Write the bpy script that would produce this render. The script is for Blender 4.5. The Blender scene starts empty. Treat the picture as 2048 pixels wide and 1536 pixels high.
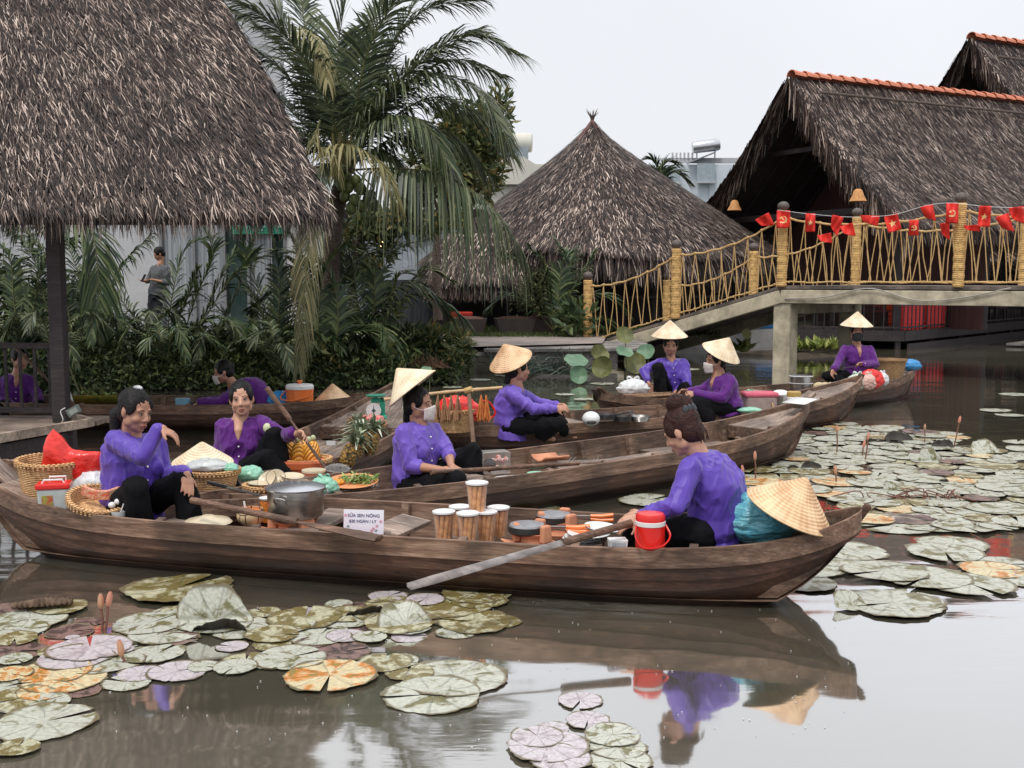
import bpy, bmesh, math, random
import numpy as np
from mathutils import Vector, Matrix, noise
random.seed(7); rng = np.random.default_rng(7)
C = bpy.context.scene.collection
S = bpy.context.scene
R = math.radians
PI = math.pi

# ---------------------------------------------------------------- camera, sky, sun
CAMH, F, TH = 1.63, 2200.0, math.atan(207 / 2200.0)
cam_d = bpy.data.cameras.new("camera"); cam = bpy.data.objects.new("camera", cam_d); C.objects.link(cam)
cam.location = (0, 0, CAMH); cam.rotation_euler = (PI / 2 - TH, 0, 0)
cam_d.sensor_width = 36; cam_d.lens = F / 2048 * 36; cam_d.clip_end = 2000; cam_d.clip_start = .05
S.camera = cam
W = bpy.data.worlds.new("World"); S.world = W; W.use_nodes = True
nt = W.node_tree; nt.nodes.clear()
out = nt.nodes.new('ShaderNodeOutputWorld'); bg = nt.nodes.new('ShaderNodeBackground')
sky = nt.nodes.new('ShaderNodeTexSky'); sky.sky_type = 'NISHITA'; sky.sun_disc = False
SUN_EL, SUN_AZ = R(62), R(205)
sky.sun_elevation = SUN_EL; sky.sun_rotation = SUN_AZ; sky.dust_density = 4; sky.ozone_density = 2
tc = nt.nodes.new('ShaderNodeTexCoord'); sep = nt.nodes.new('ShaderNodeSeparateXYZ')
ramp = nt.nodes.new('ShaderNodeValToRGB')   # overcast cloud sheet: brighter towards the zenith
cr = ramp.color_ramp
cr.elements[0].position = 0.0; cr.elements[0].color = (8.3, 8.5, 8.9, 1)
cr.elements[1].position = 1.0; cr.elements[1].color = (12.2, 12.3, 12.6, 1)
e = cr.elements.new(.28); e.color = (8.7, 8.9, 9.3, 1)
e = cr.elements.new(.5); e.color = (10.6, 10.8, 11.2, 1)
cn = nt.nodes.new('ShaderNodeTexNoise'); cn.inputs['Scale'].default_value = 2.2; cn.inputs['Detail'].default_value = 4
cmp_ = nt.nodes.new('ShaderNodeMapRange'); cmp_.inputs[1].default_value = .3; cmp_.inputs[2].default_value = .7
cmp_.inputs[3].default_value = .955; cmp_.inputs[4].default_value = 1.035
mul = nt.nodes.new('ShaderNodeVectorMath'); mul.operation = 'SCALE'
mx = nt.nodes.new('ShaderNodeMixRGB'); mx.inputs[0].default_value = .93
L = nt.links.new
L(tc.outputs['Generated'], sep.inputs[0]); L(sep.outputs['Z'], ramp.inputs[0]); L(tc.outputs['Generated'], cn.inputs['Vector'])
L(cn.outputs[0], cmp_.inputs[0]); L(ramp.outputs[0], mul.inputs[0]); L(cmp_.outputs[0], mul.inputs['Scale'])
L(sky.outputs[0], mx.inputs[1]); L(mul.outputs[0], mx.inputs[2]); L(mx.outputs[0], bg.inputs['Color'])
bg.inputs['Strength'].default_value = 0.092
L(bg.outputs[0], out.inputs['Surface'])
sd = bpy.data.lights.new("sun", 'SUN'); sd.energy = 1.5; sd.angle = R(12); sd.color = (1, .96, .9)
so = bpy.data.objects.new("sun", sd); C.objects.link(so)
sdir = Vector((math.sin(SUN_AZ) * math.cos(SUN_EL), math.cos(SUN_AZ) * math.cos(SUN_EL), math.sin(SUN_EL)))
so.rotation_euler = sdir.to_track_quat('Z', 'Y').to_euler(); so.location = (0, 0, 30)
S.view_settings.view_transform = 'Standard'; S.view_settings.look = 'None'
S.view_settings.exposure = 0.24; S.view_settings.gamma = 1
S.cycles.max_bounces = 6; S.cycles.diffuse_bounces = 3; S.cycles.glossy_bounces = 3
S.cycles.transparent_max_bounces = 8; S.cycles.transmission_bounces = 4
S.cycles.use_adaptive_sampling = True; S.cycles.caustics_reflective = False; S.cycles.caustics_refractive = False

# ---------------------------------------------------------------- placing: a measured direction and a distance give a point
def at(px, py, Y):
    d = Vector((px - 1024, math.cos(TH) * F + math.sin(TH) * (768 - py), -math.sin(TH) * F + math.cos(TH) * (768 - py)))
    return Vector((0, 0, CAMH)) + d * (Y / d.y)
def on(px, py, z=0.0):
    d = Vector((px - 1024, math.cos(TH) * F + math.sin(TH) * (768 - py), -math.sin(TH) * F + math.cos(TH) * (768 - py)))
    return Vector((0, 0, CAMH)) + d * ((z - CAMH) / d.z)
V = Vector

# ---------------------------------------------------------------- scene-tree helpers
def tag(o, label, cat, group=None, kind=None):
    if label: o['label'] = label
    if cat: o['category'] = cat
    if group: o['group'] = group
    if kind: o['kind'] = kind
    return o
def thing(name, label, cat, loc=(0, 0, 0), rotz=0, group=None):
    o = bpy.data.objects.new(name, None); C.objects.link(o); o.empty_display_size = .1
    o.location = loc; o.rotation_euler = (0, 0, rotz)
    return tag(o, label, cat, group)
def copy_thing(o, loc=None, rotz=None, label=None, group=None, scale=None):
    c = o.copy(); C.objects.link(c)
    if loc is not None: c.location = loc
    if rotz is not None: c.rotation_euler = (0, 0, rotz)
    if label: c['label'] = label
    if group: c['group'] = group
    if scale: c.scale = (scale,) * 3
    for ch in list(o.children):
        k = ch.copy(); C.objects.link(k); k.parent = c
        for g in ch.children:
            q = g.copy(); C.objects.link(q); q.parent = k
    return c
class MB:
    def __init__(s): s.v = []; s.f = []
    def add(s, vs, fs):
        b = len(s.v); s.v.extend([tuple(p) for p in vs]); s.f.extend([tuple(i + b for i in q) for q in fs]); return s
    def box(s, c, d, rz=0, M=None, taper=1.0):
        x, y, z = d[0] / 2, d[1] / 2, d[2] / 2; t = taper
        P = [V(p) for p in [(-x, -y, -z), (x, -y, -z), (x, y, -z), (-x, y, -z), (-x * t, -y * t, z), (x * t, -y * t, z), (x * t, y * t, z), (-x * t, y * t, z)]]
        if M is None: M = Matrix.Rotation(rz, 3, 'Z')
        return s.add([M @ p + V(c) for p in P], [(3, 2, 1, 0), (4, 5, 6, 7), (0, 1, 5, 4), (1, 2, 6, 5), (2, 3, 7, 6), (3, 0, 4, 7)])
    def beam(s, p0, p1, w, h, up=(0, 0, 1)):
        p0, p1 = V(p0), V(p1); t = (p1 - p0).normalized(); a = t.cross(V(up)).normalized(); b = a.cross(t)
        vs = [p + a * (sx * w / 2) + b * (sy * h / 2) for p in (p0, p1) for sx, sy in ((-1, -1), (1, -1), (1, 1), (-1, 1))]
        return s.add(vs, [(3, 2, 1, 0), (4, 5, 6, 7), (0, 1, 5, 4), (1, 2, 6, 5), (2, 3, 7, 6), (3, 0, 4, 7)])
    def tube(s, pts, rad, n=8, caps=True, flat=1.0, side=None):
        pts = [V(p) for p in pts]; m = len(pts)
        if not hasattr(rad, '__len__'): rad = [rad] * m
        vs = []; a = None
        for i, p in enumerate(pts):
            t = (pts[min(i + 1, m - 1)] - pts[max(i - 1, 0)])
            t = t.normalized() if t.length > 1e-9 else V((0, 0, 1))
            if a is None:
                r = V(side) if side else (V((0, 0, 1)) if abs(t.z) < .9 else V((1, 0, 0)))
                a = (r - t * r.dot(t)).normalized()
            else:
                a = (a - t * a.dot(t)); a = a.normalized() if a.length > 1e-6 else t.orthogonal().normalized()
            b = t.cross(a)
            for k in range(n):
                th = 2 * PI * k / n
                vs.append(p + a * (rad[i] * math.cos(th)) + b * (rad[i] * flat * math.sin(th)))
        fs = [(i * n + k, i * n + (k + 1) % n, (i + 1) * n + (k + 1) % n, (i + 1) * n + k) for i in range(m - 1) for k in range(n)]
        if caps: fs += [tuple(range(n - 1, -1, -1)), tuple((m - 1) * n + k for k in range(n))]
        return s.add(vs, fs)
    def lathe(s, prof, n=24, c=(0, 0, 0), M=None, sx=1.0, sy=1.0, caps=False):
        M = M or Matrix.Identity(3); vs = []
        for r, z in prof:
            for k in range(n):
                th = 2 * PI * k / n
                vs.append(M @ V((r * math.cos(th) * sx, r * math.sin(th) * sy, z)) + V(c))
        m = len(prof)
        fs = [(i * n + k, i * n + (k + 1) % n, (i + 1) * n + (k + 1) % n, (i + 1) * n + k) for i in range(m - 1) for k in range(n)]
        if caps: fs += [tuple(range(n - 1, -1, -1)), tuple((m - 1) * n + k for k in range(n))]
        return s.add(vs, fs)
    def ball(s, c, r, nu=12, nv=8, M=None):
        if not hasattr(r, '__len__'): r = (r, r, r)
        M = M or Matrix.Identity(3)
        vs = [M @ V((0, 0, -r[2])) + V(c)]
        for j in range(1, nv):
            ph = -PI / 2 + PI * j / nv
            for k in range(nu):
                th = 2 * PI * k / nu
                vs.append(M @ V((r[0] * math.cos(ph) * math.cos(th), r[1] * math.cos(ph) * math.sin(th), r[2] * math.sin(ph))) + V(c))
        vs.append(M @ V((0, 0, r[2])) + V(c)); T = len(vs) - 1
        fs = [(0, 1 + (k + 1) % nu, 1 + k) for k in range(nu)]
        for j in range(nv - 2):
            for k in range(nu):
                a = 1 + j * nu
                fs.append((a + k, a + (k + 1) % nu, a + nu + (k + 1) % nu, a + nu + k))
        a = 1 + (nv - 2) * nu
        fs += [(a + k, a + (k + 1) % nu, T) for k in range(nu)]
        return s.add(vs, fs)
    def grid(s, P):   # P[i][j] points
        m, n = len(P), len(P[0])
        return s.add([p for r in P for p in r], [(i * n + j, (i + 1) * n + j, (i + 1) * n + j + 1, i * n + j + 1) for i in range(m - 1) for j in range(n - 1)])
    def mesh(s, name):
        me = bpy.data.meshes.new(name); me.from_pydata(s.v, [], s.f); me.update(); return me
    def obj(s, name, m, parent=None, smooth=False, world=False, bevel=0, solid=0, sub=0, sharp=35):
        me = s.mesh(name)
        if world and parent is not None:
            loc = V(parent.location)
            if parent.parent is None: pass
            me.transform(Matrix.Translation(-loc))
        return link(name, me, m, parent, smooth, bevel, solid, sub, sharp)
def link(name, me, m, parent=None, smooth=False, bevel=0, solid=0, sub=0, sharp=35):
    o = bpy.data.objects.new(name, me); C.objects.link(o)
    if m: me.materials.append(m)
    if smooth:
        me.polygons.foreach_set('use_smooth', [True] * len(me.polygons))
        try: me.set_sharp_from_angle(angle=R(sharp))
        except Exception: pass
    if parent is not None: o.parent = parent
    if solid: k = o.modifiers.new('s', 'SOLIDIFY'); k.thickness = solid; k.offset = 0
    if bevel: k = o.modifiers.new('b', 'BEVEL'); k.width = bevel; k.segments = 2; k.limit_method = 'ANGLE'
    if sub: k = o.modifiers.new('u', 'SUBSURF'); k.levels = sub; k.render_levels = sub
    return o
def npmesh(name, v, f, m=None, parent=None, smooth=False):
    """v (n,3) and f (m,4) numpy arrays -> one mesh object"""
    me = bpy.data.meshes.new(name); me.vertices.add(len(v)); me.vertices.foreach_set('co', np.asarray(v, np.float32).ravel())
    k = f.shape[1]; me.loops.add(f.size); me.loops.foreach_set('vertex_index', f.astype(np.int32).ravel())
    me.polygons.add(len(f)); me.polygons.foreach_set('loop_start', (np.arange(len(f)) * k).astype(np.int32))
    me.polygons.foreach_set('loop_total', np.full(len(f), k, np.int32)); me.update(calc_edges=True); me.validate()
    return link(name, me, m, parent, smooth)
def spline(pts, n):
    """Catmull-Rom through pts"""
    P = [V(p) for p in pts]; P = [P[0] * 2 - P[1]] + P + [P[-1] * 2 - P[-2]]; k = len(P) - 3; o = []
    for i in range(n):
        t = i / (n - 1) * k; j = min(int(t), k - 1); u = t - j; a, b, c, d = P[j:j + 4]
        o.append(.5 * ((2 * b) + (c - a) * u + (2 * a - 5 * b + 4 * c - d) * u * u + (3 * b - a - 3 * c + d) * u ** 3))
    return o

# ---------------------------------------------------------------- materials
def newmat(name):
    m = bpy.data.materials.new(name); m.use_nodes = True; t = m.node_tree
    return m, t, t.nodes['Principled BSDF'], t.links.new
def rgba(c): return (c[0], c[1], c[2], 1)
def setramp(n, stops):
    r = n.color_ramp
    while len(r.elements) > 1: r.elements.remove(r.elements[-1])
    r.elements[0].position = stops[0][0]; r.elements[0].color = rgba(stops[0][1])
    for p, c in stops[1:]:
        e = r.elements.new(p); e.color = rgba(c)
def mat(name, col, rough=.6, col2=None, scale=6.0, bump=.15, stretch=(1, 1, 1), metal=0, detail=4, dist=.01, spec=None, alpha=None, trans=0, sheen=0, fine=None, sss=0, lo=.35, hi=.65, coat=0):
    m, t, b, L = newmat(name)
    co = t.nodes.new('ShaderNodeTexCoord'); mp = t.nodes.new('ShaderNodeMapping'); mp.inputs['Scale'].default_value = stretch
    n = t.nodes.new('ShaderNodeTexNoise'); n.inputs['Scale'].default_value = scale; n.inputs['Detail'].default_value = detail; n.inputs['Roughness'].default_value = .6
    L(co.outputs['Object'], mp.inputs[0]); L(mp.outputs[0], n.inputs['Vector'])
    r = t.nodes.new('ShaderNodeValToRGB'); c2 = col2 or tuple(x * .8 for x in col)
    setramp(r, [(lo, c2), (hi, col)]); L(n.outputs[0], r.inputs[0]); L(r.outputs[0], b.inputs['Base Color'])
    b.inputs['Roughness'].default_value = rough; b.inputs['Metallic'].default_value = metal
    if spec is not None: b.inputs['Specular IOR Level'].default_value = spec
    if alpha is not None: b.inputs['Alpha'].default_value = alpha
    if trans: b.inputs['Transmission Weight'].default_value = trans
    if sheen: b.inputs['Sheen Weight'].default_value = sheen
    if coat: b.inputs['Coat Weight'].default_value = coat; b.inputs['Coat Roughness'].default_value = .15
    if sss: b.inputs['Subsurface Weight'].default_value = sss; b.inputs['Subsurface Radius'].default_value = (.02, .008, .004); b.inputs['Subsurface Scale'].default_value = .5
    if bump:
        bp = t.nodes.new('ShaderNodeBump'); bp.inputs['Strength'].default_value = bump; bp.inputs['Distance'].default_value = dist
        if fine:
            n2 = t.nodes.new('ShaderNodeTexNoise'); n2.inputs['Scale'].default_value = fine; n2.inputs['Detail'].default_value = 3
            L(mp.outputs[0], n2.inputs['Vector']); L(n2.outputs[0], bp.inputs['Height'])
        else: L(n.outputs[0], bp.inputs['Height'])
        L(bp.outputs[0], b.inputs['Normal'])
    return m
def wood(name, c1, c2, c3, grain=(1.2, 14, 14), rough=.75, stain=.5, wet=None):
    """planks weathered along the object's own x axis, with scuffs, nail stains and a tide line where wet is a height"""
    m, t, b, L = newmat(name)
    co = t.nodes.new('ShaderNodeTexCoord'); mp = t.nodes.new('ShaderNodeMapping'); mp.inputs['Scale'].default_value = grain
    n = t.nodes.new('ShaderNodeTexNoise'); n.inputs['Scale'].default_value = 2.2; n.inputs['Detail'].default_value = 7; n.inputs['Roughness'].default_value = .65
    L(co.outputs['Object'], mp.inputs[0]); L(mp.outputs[0], n.inputs['Vector'])
    r = t.nodes.new('ShaderNodeValToRGB'); setramp(r, [(.3, c1), (.5, c2), (.72, c3)]); L(n.outputs[0], r.inputs[0])
    n2 = t.nodes.new('ShaderNodeTexNoise'); n2.inputs['Scale'].default_value = 3.1; n2.inputs['Detail'].default_value = 5; L(co.outputs['Object'], n2.inputs['Vector'])
    r2 = t.nodes.new('ShaderNodeValToRGB'); setramp(r2, [(.4, (1 - stain,) * 3), (.62, (1.15, 1.12, 1.1))]); L(n2.outputs[0], r2.inputs[0])
    mx = t.nodes.new('ShaderNodeMixRGB'); mx.blend_type = 'MULTIPLY'; mx.inputs[0].default_value = 1
    L(r.outputs[0], mx.inputs[1]); L(r2.outputs[0], mx.inputs[2]); cur = mx.outputs[0]
    nf = t.nodes.new('ShaderNodeTexNoise'); nf.inputs['Scale'].default_value = 9; nf.inputs['Detail'].default_value = 5; L(mp.outputs[0], nf.inputs['Vector'])
    rf = t.nodes.new('ShaderNodeMapRange'); rf.inputs[1].default_value = .35; rf.inputs[2].default_value = .65; rf.inputs[3].default_value = .68; rf.inputs[4].default_value = 1.25; L(nf.outputs[0], rf.inputs[0])
    mf = t.nodes.new('ShaderNodeVectorMath'); mf.operation = 'SCALE'; L(cur, mf.inputs[0]); L(rf.outputs[0], mf.inputs['Scale']); cur = mf.outputs[0]
    # small dark nail stains and knots
    vo = t.nodes.new('ShaderNodeTexVoronoi'); vo.inputs['Scale'].default_value = 7; mp2 = t.nodes.new('ShaderNodeMapping'); mp2.inputs['Scale'].default_value = (.7, 1.2, 1.6)
    L(co.outputs['Object'], mp2.inputs[0]); L(mp2.outputs[0], vo.inputs['Vector'])
    r3 = t.nodes.new('ShaderNodeValToRGB'); setramp(r3, [(.05, (.25, .22, .2)), (.12, (1, 1, 1))]); L(vo.outputs['Distance'], r3.inputs[0])
    mx3 = t.nodes.new('ShaderNodeMixRGB'); mx3.blend_type = 'MULTIPLY'; mx3.inputs[0].default_value = .8; L(cur, mx3.inputs[1]); L(r3.outputs[0], mx3.inputs[2]); cur = mx3.outputs[0]
    rg = None
    if wet is not None:
        sp = t.nodes.new('ShaderNodeSeparateXYZ'); L(co.outputs['Object'], sp.inputs[0])
        ad = t.nodes.new('ShaderNodeMath'); ad.operation = 'MULTIPLY_ADD'; ad.inputs[1].default_value = .06; L(n2.outputs[0], ad.inputs[0]); L(sp.outputs['Z'], ad.inputs[2])
        mr = t.nodes.new('ShaderNodeMapRange'); mr.inputs[1].default_value = wet + .03; mr.inputs[2].default_value = wet + .1; L(ad.outputs[0], mr.inputs[0])
        mw = t.nodes.new('ShaderNodeMixRGB'); mw.blend_type = 'MULTIPLY'; mw.inputs[1].default_value = (.35, .3, .28, 1); mw.inputs[2].default_value = (1, 1, 1, 1)
        L(mr.outputs[0], mw.inputs[0]); mw.blend_type = 'MIX'
        mm = t.nodes.new('ShaderNodeMixRGB'); mm.blend_type = 'MULTIPLY'; mm.inputs[0].default_value = 1; L(cur, mm.inputs[1]); L(mw.outputs[0], mm.inputs[2]); cur = mm.outputs[0]
        rg = t.nodes.new('ShaderNodeMapRange'); rg.inputs[3].default_value = .35; rg.inputs[4].default_value = rough; L(mr.outputs[0], rg.inputs[0]); L(rg.outputs[0], b.inputs['Roughness'])
    L(cur, b.inputs['Base Color'])
    if rg is None: b.inputs['Roughness'].default_value = rough
    bp = t.nodes.new('ShaderNodeBump'); bp.inputs['Strength'].default_value = .45; bp.inputs['Distance'].default_value = .006
    L(n.outputs[0], bp.inputs['Height']); L(bp.outputs[0], b.inputs['Normal'])
    return m
def islandmat(name, stops, rough=.7, nscale=1.2, nmix=.35, spec=.3, trans=0, patch=None):
    """each loose blade or leaf takes a colour of its own, drifting over the whole"""
    m, t, b, L = newmat(name)
    g = t.nodes.new('ShaderNodeNewGeometry'); co = t.nodes.new('ShaderNodeTexCoord')
    n = t.nodes.new('ShaderNodeTexNoise'); n.inputs['Scale'].default_value = nscale; n.inputs['Detail'].default_value = 3; L(co.outputs['Object'], n.inputs['Vector'])
    a = t.nodes.new('ShaderNodeMix'); a.inputs[0].default_value = nmix; L(g.outputs['Random Per Island'], a.inputs[2]); L(n.outputs[0], a.inputs[3])
    r = t.nodes.new('ShaderNodeValToRGB'); setramp(r, stops); L(a.outputs[0], r.inputs[0]); L(r.outputs[0], b.inputs['Base Color'])
    b.inputs['Roughness'].default_value = rough; b.inputs['Specular IOR Level'].default_value = spec
    if trans:
        tr = t.nodes.new('ShaderNodeBsdfTranslucent'); ms = t.nodes.new('ShaderNodeMixShader'); ms.inputs[0].default_value = trans
        L(r.outputs[0], tr.inputs[0]); L(b.outputs[0], ms.inputs[1]); L(tr.outputs[0], ms.inputs[2]); L(ms.outputs[0], t.nodes['Material Output'].inputs[0])
    return m
def weave(name, c1, c2, sc=90, rough=.65, ax=(1, 1, 1), bump=.6):
    """plaited bamboo: crossing strips"""
    m, t, b, L = newmat(name)
    co = t.nodes.new('ShaderNodeTexCoord')
    br = t.nodes.new('ShaderNodeTexWave'); br.wave_type = 'BANDS'; br.bands_direction = 'Z'; br.inputs['Scale'].default_value = sc; br.inputs['Distortion'].default_value = 2.5; br.inputs['Detail'].default_value = 1; br.inputs['Detail Scale'].default_value = 1.5
    ch = t.nodes.new('ShaderNodeTexChecker'); ch.inputs['Scale'].default_value = sc * 1.2
    n = t.nodes.new('ShaderNodeTexNoise'); n.inputs['Scale'].default_value = 14; n.inputs['Detail'].default_value = 5
    for q in (br, ch, n): L(co.outputs['Object'], q.inputs['Vector'])
    a = t.nodes.new('ShaderNodeMath'); a.operation = 'MULTIPLY_ADD'; a.inputs[1].default_value = .35; L(ch.outputs['Fac'], a.inputs[0]); L(br.outputs['Fac'], a.inputs[2])
    s = t.nodes.new('ShaderNodeMath'); s.operation = 'MULTIPLY_ADD'; s.inputs[1].default_value = .5; L(a.outputs[0], s.inputs[0]); L(n.outputs[0], s.inputs[2])
    r = t.nodes.new('ShaderNodeValToRGB'); setramp(r, [(.35, c1), (1.0, c2)]); L(s.outputs[0], r.inputs[0]); L(r.outputs[0], b.inputs['Base Color'])
    bp = t.nodes.new('ShaderNodeBump'); bp.inputs['Strength'].default_value = bump; bp.inputs['Distance'].default_value = .004; L(a.outputs[0], bp.inputs['Height']); L(bp.outputs[0], b.inputs['Normal'])
    b.inputs['Roughness'].default_value = rough
    return m
def emis(name, col, st):
    m, t, b, L = newmat(name); b.inputs['Base Color'].default_value = rgba(col); b.inputs['Emission Color'].default_value = rgba(col); b.inputs['Emission Strength'].default_value = st; return m

HULL = wood('boat_lower_planks', (.036, .015, .009), (.078, .036, .022), (.16, .088, .056), wet=.05, stain=.5)
TOPW = wood('boat_top_strake', (.09, .048, .03), (.195, .115, .078), (.36, .245, .175), stain=.45)
INW = wood('boat_inner_planks', (.08, .046, .03), (.165, .1, .068), (.3, .21, .15), stain=.5)
DECKW = wood('weathered_grey_boards', (.16, .11, .085), (.29, .22, .18), (.42, .34, .29), stain=.4)
OARW = wood('oar_wood', (.07, .034, .02), (.15, .078, .048), (.26, .15, .1), stain=.4, rough=.55)
OARWET = wood('wet_oar_wood', (.13, .11, .1), (.24, .21, .2), (.36, .33, .32), grain=(2, 3, 3), stain=.3, rough=.25)
SKIN = mat('skin', (.47, .24, .155), .5, (.44, .222, .143), 7, .07, fine=70, dist=.002, sss=.15)
SKINL = mat('lighter_skin', (.58, .32, .22), .5, (.54, .292, .197), 7, .07, fine=70, dist=.002, sss=.15)
HAIR = mat('dark_hair', (.008, .006, .006), .5, (.003, .0025, .0025), 30, .8, stretch=(1, 1, 4), dist=.006, spec=.25)
HAIRB = mat('auburn_hair', (.05, .014, .01), .5, (.01, .0035, .003), 34, .9, stretch=(1, 1, 4), dist=.006, spec=.25)
BLACK = mat('black_trousers', (.006, .006, .008), .85, (.003, .003, .004), 6, .6, dist=.02, spec=.15)
def cloth(name, c, c2, rough=.55):
    m = mat(name, c, rough, c2, 4, .4, dist=.012, sheen=.2, fine=11, spec=.4, lo=.2, hi=.8)
    return m
BLUEV = cloth('violet_blue_blouse', (.115, .055, .44), (.078, .036, .32), .45)
LILAC = cloth('lilac_blouse', (.17, .095, .52), (.13, .07, .42), .5)
PURPLE = cloth('deep_purple_knit', (.105, .008, .19), (.078, .005, .15), .75)
def hatmat_(name, c1, c2):
    """palm leaf strips sewn over bamboo hoops: fine radial ribs and ring lines"""
    m, t, b, L = newmat(name); co = t.nodes.new('ShaderNodeTexCoord'); sp = t.nodes.new('ShaderNodeSeparateXYZ'); L(co.outputs['Object'], sp.inputs[0])
    w = t.nodes.new('ShaderNodeMath'); w.operation = 'MULTIPLY'; w.inputs[1].default_value = 2 * PI / .0125; L(sp.outputs['Z'], w.inputs[0]); s1 = t.nodes.new('ShaderNodeMath'); s1.operation = 'SINE'; L(w.outputs[0], s1.inputs[0])
    a = t.nodes.new('ShaderNodeMath'); a.operation = 'ARCTAN2'; L(sp.outputs['Y'], a.inputs[0]); L(sp.outputs['X'], a.inputs[1]); k = t.nodes.new('ShaderNodeMath'); k.operation = 'MULTIPLY'; k.inputs[1].default_value = 34; L(a.outputs[0], k.inputs[0]); s2 = t.nodes.new('ShaderNodeMath'); s2.operation = 'SINE'; L(k.outputs[0], s2.inputs[0])
    n = t.nodes.new('ShaderNodeTexNoise'); n.inputs['Scale'].default_value = 9; n.inputs['Detail'].default_value = 6; L(co.outputs['Object'], n.inputs['Vector'])
    h = t.nodes.new('ShaderNodeMath'); h.operation = 'MULTIPLY_ADD'; h.inputs[1].default_value = .5; L(s2.outputs[0], h.inputs[0]); L(s1.outputs[0], h.inputs[2])
    f = t.nodes.new('ShaderNodeMath'); f.operation = 'MULTIPLY_ADD'; f.inputs[1].default_value = .09; L(h.outputs[0], f.inputs[0]); L(n.outputs[0], f.inputs[2])
    r = t.nodes.new('ShaderNodeValToRGB'); setramp(r, [(.3, c1), (.58, c2)]); L(f.outputs[0], r.inputs[0]); L(r.outputs[0], b.inputs['Base Color']); b.inputs['Roughness'].default_value = .55
    bp = t.nodes.new('ShaderNodeBump'); bp.inputs['Strength'].default_value = .5; bp.inputs['Distance'].default_value = .002; L(h.outputs[0], bp.inputs['Height']); L(bp.outputs[0], b.inputs['Normal']); return m
STRAW = hatmat_('palm_leaf_hat', (.56, .32, .16), (.88, .6, .36))
STRAWP = hatmat_('pale_palm_leaf_hat', (.66, .48, .3), (.92, .77, .56))
BAMB = weave('bamboo_basket', (.26, .11, .035), (.78, .48, .23), 27, bump=1)
BAMBR = weave('brown_basket', (.15, .075, .03), (.44, .26, .12), 27, bump=1)
WHITEP = mat('white_plastic', (.8, .8, .8), .35, (.74, .74, .74), 4, .02)
REDP = mat('red_plastic', (.75, .018, .012), .3, (.68, .014, .01), 4, .02)
ORANGE = mat('orange_plastic', (.82, .2, .035), .35, (.76, .17, .03), 4, .02)
CLAY = mat('terracotta', (.68, .3, .17), .8, (.5, .2, .11), 12, .2)
STEEL = mat('brushed_steel', (.5, .48, .46), .3, (.36, .34, .33), 8, .08, stretch=(1, 1, 12), metal=1)
DARKM = mat('black_iron', (.02, .02, .02), .5, (.035, .03, .03), 20, .2)
CERAM = mat('cream_ceramic', (.68, .58, .42), .3, (.6, .5, .35), 7, .03)
CONC = mat('pale_concrete', (.68, .6, .44), .85, (.3, .26, .19), 3, .3, detail=8, dist=.01)
ROPE = weave('straw_rope', (.25, .13, .04), (.82, .52, .2), 10, .8, bump=1)
ROPE2 = mat('pale_rope', (.66, .44, .2), .8, (.5, .31, .12), 30, .4)
DARKW = wood('dark_stained_timber', (.018, .012, .014), (.03, .022, .024), (.055, .04, .042), stain=.3)
THATCH = islandmat('dry_palm_thatch', [(.12, (.010, .006, .005)), (.48, (.030, .019, .016)), (.66, (.085, .056, .045)), (.78, (.23, .165, .135)), (.88, (.66, .53, .45))], .6, 1.1, .22)
THATCHB = mat('thatch_underlayer', (.045, .032, .03), .95, (.02, .014, .014), 22, .9, detail=6, dist=.03)
FROND = islandmat('coconut_leaflets', [(.2, (.020, .036, .022)), (.5, (.068, .098, .046)), (.8, (.22, .25, .13))], .42, .8, .4, .5, .2)
FRONDY = islandmat('yellowing_leaflets', [(.2, (.16, .15, .06)), (.5, (.33, .29, .13)), (.85, (.52, .45, .24))], .5, .8, .4, .4, .3)
PALM = islandmat('palm_shrub_leaflets', [(.2, (.016, .034, .016)), (.5, (.055, .095, .036)), (.85, (.19, .23, .09))], .45, .8, .4, .5, .15)
RACHIS = mat('palm_midrib', (.13, .13, .045), .6, (.08, .08, .03), 8, .1)
BARK = mat('bark', (.16, .12, .095), .9, (.07, .05, .04), 12, .8, stretch=(1, 1, 3), dist=.02)
LEAF = islandmat('broad_leaves', [(.15, (.035, .06, .025)), (.45, (.1, .13, .05)), (.7, (.2, .21, .08)), (.85, (.4, .27, .09))], .5, .9, .35, .4, .3)
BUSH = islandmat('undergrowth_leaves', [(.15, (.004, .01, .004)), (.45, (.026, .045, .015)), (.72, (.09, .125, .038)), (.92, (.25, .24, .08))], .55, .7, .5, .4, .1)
LIMEP = islandmat('lime_leaves', [(.2, (.12, .17, .03)), (.6, (.3, .36, .09)), (.9, (.5, .5, .16))], .5, 2, .3, .4, .2)
SOIL = mat('bank_soil', (.09, .065, .045), .95, (.04, .03, .02), 6, .6, detail=8, dist=.03)
GRASSM = islandmat('grass_blades', [(.2, (.03, .05, .015)), (.6, (.08, .12, .035)), (.9, (.2, .22, .08))], .6, .5, .4, .3, .2)
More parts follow.
